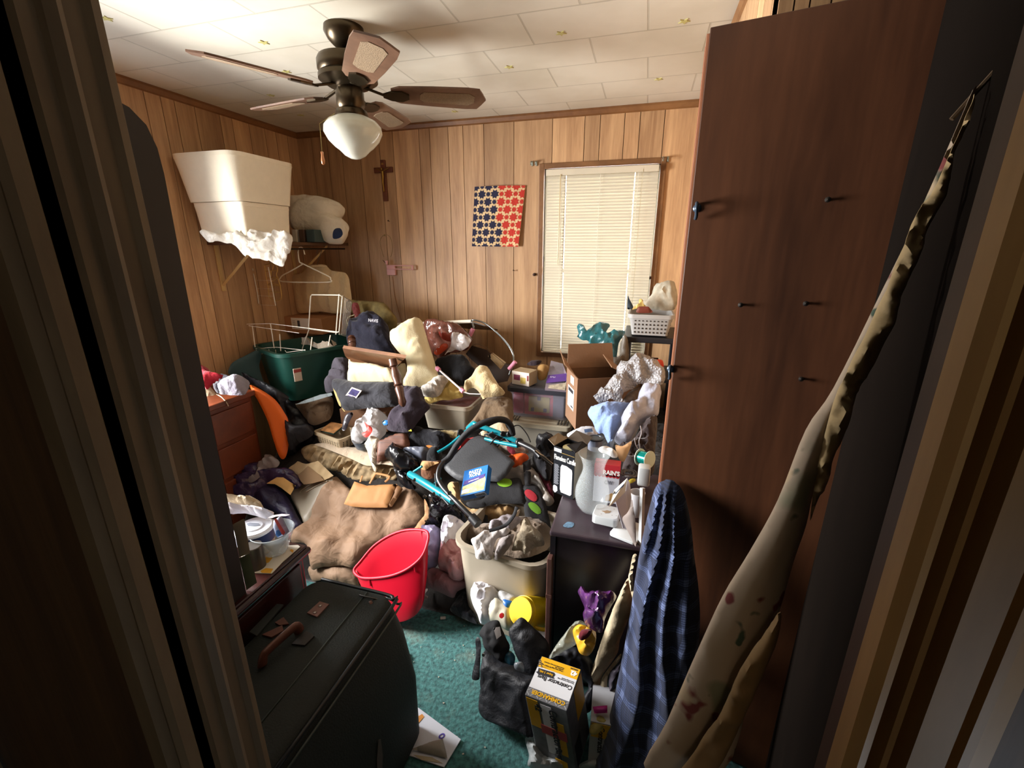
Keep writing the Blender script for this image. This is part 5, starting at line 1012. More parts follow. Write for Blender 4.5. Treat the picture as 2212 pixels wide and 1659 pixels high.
b0, b1 = A(*q(13, '520,435')[0], Y=1.27), A(*q(13, '760,450')[0], Y=1.45); d = (b1-b0); L_ = .20; Mq = Matrix.Translation(b0) @ d.to_track_quat('Z', 'Y').to_matrix().to_4x4()
yb_ = thing('yellow_bucket', 'bright yellow plastic bucket lying on its side by the cabinet', 'bucket', b0)
YE = mat('#d6b210', .35, var=.04, kind='yellow'); bm = NB(); r = .060; lathe(bm, Mq, [(0, 0), (r*.80, 0), (r*.84, .006), (r*.95, .12), (r, L_), (r*1.06, L_), (r*1.06, L_+.01), (r*.97, L_+.01), (r*.9, .02), (0, .012)], 28); fin('bucket_body', bm, YE, yb_, True, 35)
bm = NB(); tube(bm, [A(*p_, Y=y) for p_, y in zip(q(13, '560,500 620,550 680,575 745,580 735,540 690,500'), (1.30, 1.28, 1.28, 1.29, 1.31, 1.33))], .007, 8, 5); fin('bucket_handle', bm, YE, yb_, True)
P1('white_paper', 'white paper sheet sticking out beside the black shopping bags', 'paper', 13, '615,555 690,590 745,600 735,680 700,640 650,600', fl(1165, 1368, (0, -.6, .8), 1.27), paper('#cfd3da'), T_=.003, fold=.003, soft=False, step=5)
NBK = mat('#15161c', .6, var=.2, bump=.3, bs=220, kind='nonwoven')
sb1 = thing('shopping_bag', 'black open shopping bag nearest the carpet with hanging strap', 'shopping bag', A(1090, 1560, Y=1.02))
f1 = fl(1090, 1450, (-.35, -.75, .35), 1.10)
puff('bag_body', q(13, '245,740 300,770 375,830 470,870 560,930 640,960 620,1100 625,1250 630,1400 590,1410 480,1350 350,1300 240,1240 215,1160 230,1000'), f1, NBK, T_=.03, R=14, fold=.009, fs=7, parent=sb1, n=(-.35, -.75, .35), back=1.2)
puff('bag_lining', q(13, '200,610 240,540 300,508 350,508 375,560 410,640 440,720 380,830 300,770 240,720 225,650'), fl(1060, 1380, (-.1, -.75, .5), 1.16), mat('#0b0b0f', .8, var=.2, kind='lining'), T_=.02, fold=.012, parent=sb1, n=(-.1, -.75, .5))
puff('care_label', q(13, '310,565 360,556 372,625 335,655'), fl(1072, 1365, (-.1, -.75, .5), 1.135), paper('#6b6460'), T_=.001, fold=0, soft=False, step=4, parent=sb1)
puff('strap', q(13, '170,660 200,640 215,700 210,780 205,880 200,965 150,970 145,920 175,780'), fl(1030, 1420, (-.35, -.75, .35), 1.08), NBK, T_=.004, fold=.004, parent=sb1, step=5)
bm = NB(); c = A(*q(13, '232,776')[0], Y=1.045); lathe(bm, T(c, 0, 1.3), [(0, -.002), (.005, -.002), (.005, .002), (0, .003)], 12); fin('snap', bm, metal('#9b9b9b', .3), sb1)
P1('blue_packet', 'teal packet inside the nearer black shopping bag', 'packet', 13, '380,780 430,740 480,790 460,880 400,860', fl(1100, 1425, (-.1, -.7, .6), 1.13), plas('#1f4a5e'), T_=.01, fold=.004, step=5)
sb2 = thing('shopping_bag', 'black shopping bag with grey letters behind the yellow carton', 'shopping bag', A(1150, 1500, Y=1.10))
f2 = fl(1150, 1430, (.1, -.8, .45), 1.14)
puff('bag_body', q(13, '430,600 460,540 530,482 600,540 680,610 740,690 740,800 690,930 640,1000 600,960 540,880 480,760 455,680'), f2, NBK, T_=.02, fold=.012, fs=8, parent=sb2, n=(.1, -.8, .45), back=1)
MT = frame(A(*q(13, '672,950')[0], Y=1.03), A(*q(13, '716,770')[0], Y=1.05)-A(*q(13, '672,950')[0], Y=1.03), V((-.9, .1, .25))); text('SHOP', MT, .021, mat('#77777c', .6, var=0, kind='print'), sb2, bold=.02)
puff('clear_buckle', q(13, '475,840 530,830 550,870 545,910 500,900 475,880'), fl(1122, 1440, (.1, -.8, .45), 1.09), film('#7d8288', .8), T_=.01, fold=.003, step=4, parent=sb2)
puff('bag_side', q(13, '740,810 900,720 1000,740 1080,830 1100,1000 1080,1200 1000,1230 960,1150 1050,1000'), fl(1255, 1440, (.1, -.8, .45), 1.14), mat('#12131c', .6, var=.2, kind='nonwoven2'), T_=.03, fold=.01, parent=sb2)
# contractor bag cartons
YL = mat('#e0a90c', .5, var=.03, kind='yellow_print'); GR = mat('#6d6e72', .5, var=.4, vs=40, kind='treadplate'); WH = paper('#d9dade')
def carton(name, label, z, tq, bq, dep_dir, thick=None):
    pass
# top face corners, then the lower corners of the two sides in view
t0, t1, t2, t3 = q(13, '555,1085 885,1240 1055,1000 755,805')      # near-left, near-right, far-right, far-left
ZT = .30
c0, c1, c2, c3 = [A(*p_, Z=ZT) for p_ in (t0, t1, t2, t3)]
g0, g1 = q(13, '650,1400 945,1650')
ez = V((-.13, -.10, 1)).normalized(); u = (c1-c0); w_ = u.length; u = (u-ez*u.dot(ez)).normalized(); vv = ez.cross(u); dp = ((c2-c1).dot(vv)+(c3-c0).dot(vv))/2
tilt = math.radians(0)
hC = ZT-.012
CM_ = Matrix.Translation(c0-ez*hC) @ Matrix((u, vv, ez)).transposed().to_4x4()
cbx = thing('bag_carton', 'yellow and grey contractor bag carton standing upright in front', 'carton', (CM_ @ V((w_/2, dp/2, 0))))
bm = NB(); box(bm, CM_, 0, w_, 0, dp, .004, hC, .002); fin('carton_body', bm, GR, cbx)
def pan(M, x0, x1, y0, y1, z0, z1, name, m, pr=cbx): bm = NB(); box(bm, M, x0, x1, y0, y1, z0, z1); return fin(name, bm, m, pr)
pan(CM_, .002, w_-.002, dp*.20, dp*.72, hC, hC+.0008, 'white_panel', WH); pan(CM_, .002, w_-.002, dp*.72, dp-.002, hC, hC+.0008, 'yellow_panel', YL)
# lettering on the top reads from the far side
TM = CM_ @ Matrix.Translation((w_, dp, hC+.0012)) @ Matrix.Rotation(PI, 4, 'Z')
ink = mat('#23232a', .6, var=0, kind='ink'); s_ = w_
text('Contractor Bags', TM @ Matrix.Translation((s_*.05, dp*.46, 0)), s_*.14, ink, cbx, bold=.02, sx=.9)
text('42', TM @ Matrix.Translation((s_*.05, dp*.11, 0)), s_*.15, WT, cbx, bold=.05); text('GALLON', TM @ Matrix.Translation((s_*.06, dp*.045, 0)), s_*.045, ink, cbx, bold=.02)
text('- Heavy duty bags for indoor and\n  outdoor use\n- Extra thick and tear resistant', TM @ Matrix.Translation((s_*.36, dp*.19, 0)), s_*.042, ink, cbx)
bm = NB(); slab(bm, [TM @ V((s_*x, dp*y, 0)) for x, y in ((.52, .34), (.56, .30), (.95, .32), (.93, .40), (.97, .43), (.9, .46), (.5, .44), (.54, .40))], ez, .0006); fin('brush_mark', bm, ink, cbx)
text('Super 3 MIL', TM @ Matrix.Translation((s_*.56, dp*.355, .0012)), s_*.07, YL, cbx, bold=.02)
text('Heavy duty contractor bags\nextra strong material', TM @ Matrix.Translation((s_*.05, dp*.38, 0)), s_*.035, ink, cbx)
text('COMMANDER', TM @ Matrix.Translation((s_*.08, dp*.84, 0)), s_*.125, YL, cbx, bold=.03)
bm = NB()
for i in range(9):
    for j in range(2):
        Mx = CM_ @ Matrix.Translation((w_*(i+.5)/9, dp*(.055+.09*j), hC)) @ Matrix.Rotation(.7 if (i+j) % 2 else -.7, 4, 'Z'); box(bm, Mx, -.007, .007, -.0012, .0012, 0, .0006)
fin('tread_pattern', bm, mat('#a9abb0', .4, metal=.3, kind='tread'), cbx)
FMc = CM_ @ Matrix.Rotation(PI/2, 4, 'X')   # front: x right, y up
pan(FMc, 0.003, w_*.30, hC*.55, hC*.97, 0, .0008, 'yellow_band', YL); pan(FMc, w_*.36, w_*.62, hC*.2, hC*.95, 0, .0008, 'white_panel', WH); pan(FMc, w_*.28, w_*.9, hC*.50, hC*.63, .0006, .0014, 'red_stripe', mat('#b5484a', .5, kind='red_ink')); pan(FMc, w_*.70, w_*.86, hC*.25, hC*.75, 0, .0008, 'yellow_panel', YL); pan(FMc, w_*.5, w_*.8, hC*.03, hC*.14, 0, .0008, 'yellow_band', YL)
text('Contractor', FMc @ Matrix.Translation((w_*.56, hC*.93, .0014)) @ Matrix.Rotation(-PI/2, 4, 'Z'), .036, ink, cbx, bold=.02)
text('42', FMc @ Matrix.Translation((w_*.22, hC*.93, .0014)) @ Matrix.Rotation(-PI/2, 4, 'Z'), .03, ink, cbx, bold=.03)
text('Bags', FMc @ Matrix.Translation((w_*.56, hC*.34, .0014)) @ Matrix.Rotation(-PI/2, 4, 'Z'), .03, ink, cbx, bold=.02)
SMc = CM_ @ Matrix.Translation((w_, 0, 0)) @ Matrix.Rotation(PI/2, 4, 'Z') @ Matrix.Rotation(PI/2, 4, 'X')
pan(SMc, dp*.45, dp*.95, hC*.55, hC*.98, 0, .0008, 'yellow_panel', YL); pan(SMc, dp*.1, dp*.45, hC*.05, hC*.4, 0, .0008, 'dark_panel', ink)
# second carton behind
CM2 = T(V(((CM_ @ V((w_+.02, dp*.35, 0))).x, (CM_ @ V((w_+.02, dp*.35, 0))).y, 0)), math.atan2(u.y, u.x)+.25); c2b = thing('bag_carton', 'second contractor bag carton tucked behind the first', 'carton', CM2.translation)
pan(CM2, 0, .07, 0, .12, .003, .21, 'carton_body', mat('#b7b8bd', .5, var=.2, kind='carton2'), c2b); F2 = CM2 @ Matrix.Rotation(PI/2, 4, 'X'); pan(F2, .003, .067, .15, .205, 0, .0008, 'yellow_band', YL, c2b); text('Contractor', F2 @ Matrix.Translation((.025, .195, .001)) @ Matrix.Rotation(-PI/2, 4, 'Z'), .024, ink, c2b, bold=.02); pan(F2, .045, .066, .03, .14, 0, .0008, 'dark_panel', ink, c2b)
# bags around the cartons
P1('clear_produce_bag', 'clear plastic bag with a yellow and maroon packet, above the yellow carton', 'plastic bag', 13, '745,795 800,700 870,610 940,530 1000,510 1040,560 1000,620 950,700 860,750 770,800', fl(1220, 1385, (0, -.6, .8), 1.13), film('#b9bdb0', .55, .15), T_=.03, fold=.02)
P1('yellow_packet', 'yellow and maroon snack packet in the clear bag', 'packet', 13, '930,590 980,540 1060,560 1110,600 1105,700 1060,780 990,770 960,700', fl(1262, 1380, (0, -.6, .8), 1.11), mat('#d9a92e', .35, var=.15, bump=.4, bs=30, kind='snack'), T_=.03, fold=.018, fs=18)
P1('maroon_patch', 'maroon cloth inside the yellow snack packet', 'cloth', 13, '975,640 1000,580 1080,580 1050,640 1000,665', fl(1265, 1372, (0, -.6, .8), 1.07), fab('#5c1a22', .2), T_=.012, fold=.008, step=5)
P1('purple_packet', 'purple and clear crinkled packet inside the black cabinet front', 'packet', 13, '970,290 1010,262 1060,300 1150,300 1240,300 1270,330 1220,420 1180,500 1160,600 1080,580 1030,540 1010,470 1020,400', fl(1290, 1310, (0, -.6, .8), 1.14), mat('#5b3166', .2, var=.8, vs=18, bump=.8, bs=30, kind='purple2', spec=.8), T_=.05, fold=.04, fs=16)
PH('clear_floor_bag', 'crumpled clear and white plastic bag under the yellow carton', 'plastic bag', 13, '560,1430 620,1410 680,1450 760,1530 850,1600 900,1659 600,1659 590,1560', film('#c6cacb', .8, .3), dz=.02, T_=.03, fold=.03, n=(0, -.3, .95), fs=16)
PH('white_floor_bag', 'white plastic bag on the carpet below the plaid robe', 'plastic bag', 13, '990,1659 1000,1620 1100,1580 1160,1565 1260,1640 1250,1659', film('#d5dcdc', .85, .3), dz=.03, T_=.02, fold=.02, n=(0, -.3, .95), fs=16)
P1('magenta_strip', 'magenta strip of plastic beside the cartons', 'strip', 13, '1085,1180 1200,1170 1200,1230 1100,1235', fl(1298, 1533, (0, -.6, .8), 1.02), plas('#b02a80'), T_=.006, fold=.003, soft=False, step=5)
P1('yellow_box_scrap', 'yellow printed scrap beside the magenta strip', 'scrap', 13, '1080,1290 1140,1250 1200,1290 1180,1340 1110,1400 1060,1380', fl(1290, 1565, (0, -.6, .8), 1.0), mat('#b3a35c', .5, var=.7, vs=40, kind='scrap'), T_=.01, fold=.006)
# ---------------------------------------------------------------- things on the carpet
mg = thing('magazine', 'white magazine lying open on the teal carpet by the suitcase', 'magazine', A(935, 1600, Z=0))
mp_ = [A(*p_, Z=.004) for p_ in q(14, '1525,1205 1855,1450 1730,1659 1440,1560 1500,1420')]
bm = NB(); slab(bm, mp_, (0, 0, 1), .004); fin('page', bm, paper('#c9ccd6'), mg)
bm = NB(); slab(bm, [A(*p_, Z=.009) for p_ in q(14, '1510,1290 1565,1255 1580,1275 1530,1335')], (0, 0, 1), .0006); fin('orange_block', bm, mat('#cf8a3c', .6, var=.3, vs=60, kind='ink'), mg)
bm = NB(); c = A(*q(14, '1712,1420')[0], Z=.009); lathe(bm, T(c, -.7), [(.006, 0), (.011, 0), (.011, .0006), (.006, .0006)], 20, fx=.7); fin('purple_ring', bm, mat('#4b3a9c', .6, kind='ink'), mg)
puff('curled_page', q(14, '1480,1520 1560,1490 1640,1460 1720,1440 1740,1520 1755,1590 1650,1560'), plane(A(930, 1610, Z=.014), (0, 0, 1)), paper('#8b857c'), T_=.012, fold=.003, n=(0, 0, 1), soft=False, parent=mg)
bm = NB(); gq = [A(*p_, Z=.009) for p_ in q(14, '1500,1560 1640,1580 1720,1625 1560,1600')]; slab(bm, gq, (0, 0, 1), .0006); fin('grid_print', bm, mat('#a79a80', .6, kind='ink'), mg)
PH('white_sock', 'limp white sock on the carpet beside the suitcase', 'sock', 14, '1410,810 1435,785 1465,795 1468,850 1470,930 1475,1000 1450,1025 1440,960 1425,880 1420,830', fab('#a49a94', .1), dz=.01, T_=.014, fold=.006, n=(0, 0, 1), step=5)
PH('paper_scrap', 'small white paper tag on the shaded carpet behind the sock', 'scrap', 12, '935,1115 985,1112 985,1138 935,1142', paper('#b5aea6'), dz=.006, T_=.002, fold=0, n=(0, 0, 1), soft=False, step=4)
rr = random.Random(5)
for i in range(34):
    x, y = rr.uniform(-.75, -.30), rr.uniform(.9, 1.42); s = rr.uniform(.0015, .004); bm = NB(); a0 = rr.random()*6
    slab(bm, [V((x+math.cos(a0+k*1.4)*s, y+math.sin(a0+k*1.4)*s*rr.uniform(.5, 1), .002)) for k in range(4)], (0, 0, 1), .001)
    tag(fin('crumb', bm, paper('#b9b5a4')), 'tiny pale crumb lying on the open teal carpet', 'crumb', 'crumbs on the teal carpet')
PH('receipt_scrap', 'crumpled receipt scrap between red tub and pink blanket', 'scrap', 12, '740,910 800,850 815,860 790,900 820,930 760,960', paper('#8d7f78'), dz=.01, T_=.006, fold=.006, n=(0, -.2, 1), step=5)
# ================================================================ by the window
def Z6(s, Y): return [A(a, b, Y=Y) for a, b in q(6, s)]
YT = 2.24
M, w, h = boxat((1102, 901), (1228, 908), YT, YT, (1101, 842)); zb_ = M.translation.z
tb_ = thing('toy_bin', 'clear plastic bin of toys with a black lid below the window', 'storage bin', M.translation)
MB_ = M @ Matrix.Translation((w/2, .16, 0))
bm = NB(); tub(bm, MB_, w-.02, .30, h, .010, .03, .003, .006); fin('bin_shell', bm, mat('#a9a7b4', .2, alpha=.24, var=0, kind='frost2'), tb_, True, 35)
bm = NB(); loft(bm, [[MB_ @ V((x, y, z)) for x, y in rrect(w+2*e, .32+2*e, .03)] for z, e in ((h-.004, .004), (h-.004, .018), (h+.018, .018), (h+.026, .010), (h+.026, -.02), (h+.020, -.024))]); fin('bin_lid', bm, mat('#2b2b33', .45, var=.08, kind='blacklid'), tb_, True, 35)
for x0, x1, z0, z1, c in ((.012, .07, .01, .17, '#b9405c'), (.075, .24, .01, .135, '#c22f3a'), (.10, .22, .03, .12, '#b8a93f'), (.235, w-.03, .01, .16, '#4a4c60'), (.02, .2, .14, .18, '#8a5b70')):
    bm = NB(); box(bm, M, x0, min(x1, w-.03), .02 if c == '#b8a93f' else .024, .2, z0, min(z1, h-.02), .004); fin('toy_box', bm, mat(c, .5, var=.3, vs=30, kind='toybox'), tb_)
bm = NB()
for x, z in ((.115, .035), (.185, .035), (.15, .1)): box(bm, M, x, x+.018, .017, .021, z, z+.02)
fin('dark_squares', bm, mat('#3a3c44', .5, kind='ink'), tb_)
ttz = zb_-.003
t2 = thing('grey_tote', 'pale grey plastic tote under the clear toy bin', 'storage tote', V((M.translation.x, YT, 0)))
w2_ = w+.015; M2 = T((M.translation.x+w/2, YT+.12, ttz-.46))
TGm = mat('#8e897d', .45, var=.05, kind='greytote')
bm = NB(); tub(bm, M2, w2_-.06, .28, .44, .02, .03, .004, .004); fin('tote_body', bm, TGm, t2, True, 35)
bm = NB(); loft(bm, [[M2 @ V((x, y, z)) for x, y in rrect(w2_+2*e, .32+2*e, .025)] for z, e in ((.425, .0), (.425, .012), (.447, .012), (.452, .006), (.452, -.02), (.458, -.024))]); l2 = fin('tote_lid', bm, mat('#b0a894', .45, var=.05, kind='greylid'), t2, True, 35)
bm = NB()
for sx_ in (-1, 1):
    for k in range(4): x = sx_*(w2_/2-.012-k*.016); box(bm, M2, x-.003, x+.003, -.158, -.10, .4475, .4595)
fin('lid_slots', bm, mat('#4b463d', .8, kind='slot'), l2)
LZ = zb_+h+.026
# things on the black lid
Mx, wx, hx = boxat((1106, 820), (1143, 830), 2.27, 2.24, (1106, 793)); Mx.translation.z = LZ+.001
pbx = thing('printed_box', 'small cardboard box with a colourful printed front on the black lid', 'box', Mx.translation)
bm = NB(); box(bm, Mx, 0, wx, 0, .09, 0, hx, .002); fin('box_body', bm, card('#a89678'), pbx)
bm = NB(); box(bm, Mx, .001, wx-.001, -.001, 0, .001, hx-.001); fin('printed_front', bm, paper('#e2d9cf'), pbx)
bm = NB(); box(bm, Mx, wx*.12, wx*.48, -.0018, -.0008, hx*.35, hx*.75); fin('picture', bm, mat('#7b3350', .5, var=1, vs=60, kind='pic2'), pbx)
bm = NB(); box(bm, Mx, wx*.5, wx*.8, -.0018, -.0008, hx*.15, hx*.6); fin('yellow_picture', bm, mat('#d8bf62', .5, var=.5, vs=50, kind='pic3'), pbx)
bm = NB(); box(bm, Mx, wx*.88, wx*.97, -.0018, -.0008, hx*.4, hx*.8); fin('red_mark', bm, mat('#7a1f26', .5, kind='ink'), pbx)
pts = [A(*p_, Y=y) for p_, y in zip(q(6, '648,505 905,520 905,370 860,250 720,215'), (2.22, 2.22, 2.30, 2.46, 2.46))]
for p_ in pts[:2]: p_.z = LZ+.004
gb = thing('purple_box', 'purple and grey printed box wedged between lid and open carton', 'box', pts[0])
nn = (pts[1]-pts[0]).cross(pts[3]-pts[0]).normalized(); nn = nn if nn.z > 0 else -nn
bm = NB(); slab(bm, pts, -nn, .03); fin('box_body', bm, mat('#7b6f78', .5, var=.35, vs=20, kind='greybox'), gb)
band = [pts[0].lerp(pts[4], .18), pts[1].lerp(pts[2], .55), pts[1].lerp(pts[2], 1.0), pts[0].lerp(pts[4], .45)]
bm = NB(); slab(bm, [p_+nn*.0005 for p_ in band], nn, .001); fin('purple_band', bm, mat('#4e2f74', .5, kind='ink'), gb)
bm = NB(); slab(bm, [p_+nn*.0005 for p_ in (pts[0].lerp(pts[4], .03).lerp(pts[1], .15), pts[1].lerp(pts[0], .05), pts[1].lerp(pts[2], .45), pts[0].lerp(pts[4], .14).lerp(pts[1], .15))], nn, .001); fin('pale_picture', bm, mat('#a89c86', .5, var=.8, vs=50, kind='pic4'), gb)
bm = NB(); c_ = (band[0]+band[1]+band[2]+band[3])/4
text('SMART DRY', frame(c_+nn*.002+(pts[0]-pts[1])*.33, pts[1]-pts[0], pts[4]-pts[0]), .018, mat('#c9bfd6', .6, var=0, kind='print'), gb)
P1('tan_roll', 'tan bread-like roll on the black lid between the two boxes', 'roll', 6, '560,300 600,275 690,275 680,380 650,440 570,440', fl(1172, 805, (0, -.7, .7), 2.36), mat('#a8824c', .7, var=.3, bump=.3, bs=50, kind='bread'), T_=.03, fold=.004)
P1('dark_pouch', 'flat dark pouch at the back of the black lid', 'pouch', 6, '430,260 480,225 560,210 610,225 570,265 500,280', fl(1155, 784, (0, -.5, .85), 2.44), fab('#3a3036', .3), T_=.015, fold=.004, step=4)
# open cardboard box
cz = A(1243, 929, Y=2.02); phi = math.radians(24); MO = T(cz, phi); hO = A(1249, 819, Y=2.02).z-cz.z
ob_ = thing('open_carton', 'tall open cardboard carton with raised flaps below the window', 'cardboard box', cz)
CO = card('#83644e'); WO, DO = .27, .20
bm = NB(); loft(bm, [[MO @ V((x, y, z)) for x, y in ((0+e, 0+e), (WO-e, 0+e), (WO-e, DO-e), (0+e, DO-e))] for z, e in ((0, 0), (hO, 0), (hO, .004), (.004, .004))]); fin('carton_body', bm, CO, ob_)
def flap(pts, name='flap'): bm = NB(); a = [MO @ V(p_) for p_ in pts]; n_ = (a[1]-a[0]).cross(a[2]-a[0]).normalized(); slab(bm, a, n_, .004); fin(name, bm, card('#8f7058'), ob_)
flap([(0, DO, hO), (WO*.92, DO, hO), (WO*.9, DO+.03, hO+.12), (.01, DO+.03, hO+.12)]); flap([(0, .0, hO), (0, DO, hO), (-.045, DO*.95, hO+.10), (-.055, .05, hO+.06)]); flap([(WO, 0, hO), (WO, DO, hO), (WO-.09, DO*.9, hO+.07), (WO-.10, .02, hO+.045)]); flap([(.02, 0, hO), (WO-.02, 0, hO), (WO-.03, -.012, hO-.07), (.03, -.012, hO-.07)][::1]) if False else None
bm = NB(); box(bm, MO, -.0012, 0, DO*.25, DO*.80, hO*.30, hO*.72); lab = fin('white_label', bm, paper('#dcdad6'), ob_)
bm = NB(); box(bm, MO, -.002, -.0011, DO*.32, DO*.75, hO*.62, hO*.69); box(bm, MO, -.002, -.0011, DO*.30, DO*.5, hO*.34, hO*.37); fin('label_print', bm, ink, lab)
bm = NB(); box(bm, MO, -.0012, 0, DO*.3, DO*.6, hO*.80, hO*.95); fin('small_label', bm, paper('#cfccc6'), ob_)
# side table, basket and what is under it
z_t = A(1390, 729, Y=2.42).z; x0_, x1_ = A(1346, 735, Y=2.42).x, XR-.01
st2 = thing('side_table', 'small black side table in the corner right of the window', 'side table', (x0_, 2.6, 0))
BKW = mat('#1b1b1f', .45, var=.15, kind='blackwood')
bm = NB(); box(bm, I4, x0_, x1_, 2.42, 2.80, z_t-.03, z_t, .006); fin('table_top', bm, BKW, st2)
for xx, yy in ((x0_+.01, 2.43), (x0_+.01, 2.77), (x1_-.04, 2.43), (x1_-.04, 2.77)): bm = NB(); box(bm, I4, xx, xx+.028, yy, yy+.028, 0, z_t-.03, .003); fin('table_leg', bm, BKW, st2)
bm = NB(); box(bm, I4, x0_+.01, x1_-.01, 2.45, 2.79, z_t-.25, z_t-.235, .002); fin('lower_shelf', bm, BKW, st2)
for (a_, b_, c_, d_), c, l_, nm in (((1368, 1396, 770, 758), '#c7bfb4', 'white carton with a dark blue patch under the black side table', 'carton'), ((1398, 1424, 772, 760), '#6b4530', 'brown carton under the black side table', 'carton')):
    p0, p1 = A(a_, c_, Y=2.5), A(b_, c_, Y=2.5); bm = NB(); zt2 = z_t-.235; box(bm, I4, p0.x, p1.x, 2.5, 2.6, zt2+.001, zt2+.09, .003)
    o = fin(nm, bm, paper(c)); tag(o, l_, 'carton')
    if 'white' in l_: bm = NB(); box(bm, I4, p0.x+.03, p0.x+.055, 2.4985, 2.5, zt2+.03, zt2+.06); fin('blue_patch', bm, mat('#3a3f70', .5, kind='ink'), o)
M, w, h, rb_ = basket('laundry_basket', 'white perforated basket on the black side table beside the blind', (1364, 723), (1442, 726), 2.44, 2.44, (1352, 677), .24, '#a5a4a2', 4, 9, .02)
M0 = M; zB = M.translation.z
for s, c, l_, n_, t_ in (('1640,600 1630,560 1640,430 1655,470 1700,560 1690,590', '#22303a', 'dark pointed card standing in the white basket', 'card', .006), ('1750,590 1760,570 1870,565 1930,620 1920,640 1750,640', '#6e2f1e', 'red-brown book lying on the white basket', 'book', .015), ('1690,600 1720,560 1770,540 1770,490 1790,475 1820,490 1820,530 1860,560 1800,575 1740,590', '#cdb46a', 'yellow bottle lying in the white basket', 'bottle', .02), ('1820,590 1880,480 1920,430 1940,360 1980,320 2200,310 2200,600 1920,600', '#b8b2a0', 'crumpled pale patterned bag on the white basket', 'bag', .05)):
    P1({'card': 'pointed_card', 'book': 'red_book', 'bottle': 'yellow_bottle', 'bag': 'patterned_bag'}[n_], l_, n_, 5, s, fl(1390, 670, (0, -.9, .4), 2.48 if n_ != 'bag' else 2.56), mat(c, .6, var=.35 if n_ == 'bag' else .1, vs=30, bump=.3, bs=40, kind=n_), T_=t_, fold=.012 if n_ == 'bag' else .001, step=4)
P1('teal_bag', 'translucent teal plastic bag tied with ears in front of the blind', 'plastic bag', 5, '1030,810 1060,790 1110,800 1150,860 1180,830 1280,765 1380,765 1425,790 1380,870 1400,890 1480,855 1600,860 1580,930 1530,1010 1500,1190 1460,1225 1310,1200 1305,1070 1170,1060 1170,980 1110,980 1060,950 1025,930 1050,900', fl(1300, 750, (0, -.9, .3), 2.44), mat('#2f7076', .3, alpha=.9, var=.6, vs=14, bump=.6, bs=30, kind='tealfilm', spec=.7), T_=.02, R=14, fold=.022, fs=16)
P1('grey_bag', 'greyish crumpled bag beside the side table leg', 'bag', 5, '1530,1190 1550,1010 1600,950 1640,960 1650,1200 1600,1260 1500,1330 1420,1320 1330,1240 1320,1215 1460,1225', fl(1340, 770, (0, -.9, .3), 2.40), mat('#6f675c', .5, var=.4, bump=.4, bs=30, kind='greybag'), T_=.04, fold=.02)
P1('red_plastic', 'orange-red plastic edge behind the bubble wrap', 'plastic', 6, '1900,215 1960,205 2055,215 2060,330 1990,320 1940,280', fl(1420, 790, (0, -.9, .3), 2.15), plas('#c8391c'), T_=.02, fold=.002)
# bubble wrap with real bubbles
bw = P1('bubble_wrap', 'large crumpled piece of bubble wrap right of the open carton', 'bubble wrap', 6, '1800,180 1860,200 2060,350 2060,540 1950,580 1880,545 1820,530 1700,560 1570,680 1570,730 1400,720 1300,740 1225,700 1300,620 1450,470 1500,420 1510,300 1600,240', fl(1365, 830, (-.1, -.75, .6), 2.02), mat('#a8a6a8', .25, alpha=.85, var=.3, vs=20, kind='bubble', spec=.8), T_=.05, R=40, fold=.03, fs=8, flat=True)
m = bw.data.materials[0]; N, L, b = nodes(m); vo = N.new('ShaderNodeTexVoronoi'); vo.inputs['Scale'].default_value = 95; tc = N.new('ShaderNodeTexCoord'); L.new(tc.outputs['Object'], vo.inputs['Vector']); bp = N.new('ShaderNodeBump'); bp.invert = True; bp.inputs['Strength'].default_value = 1; bp.inputs['Distance'].default_value = .006; L.new(vo.outputs['Distance'], bp.inputs['Height']); L.new(bp.outputs[0], b.inputs['Normal'])
P1('patterned_book', 'dark zebra-patterned book lying under the bubble wrap', 'book', 6, '1580,740 1575,690 1640,600 1700,560 1830,520 1880,560 1800,600 1760,640 1750,700 1700,735', fl(1365, 860, (0, -.6, .8), 2.0), mat('#57493f', .5, var=1, vs=45, kind='zebra'), T_=.02, R=10, fold=.002, soft=False)
P1('blue_shirt', 'light blue shirt draped over the clutter beside the carton', 'shirt', 6, '1160,840 1210,780 1300,745 1340,730 1480,735 1590,740 1680,755 1620,830 1570,900 1580,960 1530,1060 1480,1140 1440,1250 1390,1180 1340,1090 1280,1090 1220,960 1180,900', fl(1310, 910, (-.1, -.75, .6), 1.90), fab('#8ba3d2', .08), T_=.05, fold=.016, fs=12, fdir=(.2, -.3, .9), st=2.5, pleat=(48, .014, None))
P1('clear_white_bag', 'whitish clear plastic bag beside the light blue shirt', 'plastic bag', 6, '1750,690 1780,590 1850,550 2030,560 2020,700 2005,850 1950,900 1800,990 1720,1130 1680,1200 1600,1240 1500,1210 1480,1150 1560,1000 1560,900 1620,800 1700,740', fl(1375, 900, (-.1, -.75, .6), 1.84), mat('#b4b6c6', .25, alpha=.88, var=.3, vs=18, bump=.7, bs=30, kind='whitefilm', spec=.8), T_=.06, fold=.02, fs=12, fdir=(.3, -.3, .9), pleat=(50, .012, None))
P1('small_blue_cloth', 'thin tail of light blue cloth hanging behind the vase', 'cloth', 6, '1380,1240 1440,1160 1480,1180 1460,1240 1440,1300 1420,1260', fl(1318, 960, (0, -.8, .6), 1.62), fab('#86a2cf', .08), T_=.012, fold=.006, step=4)
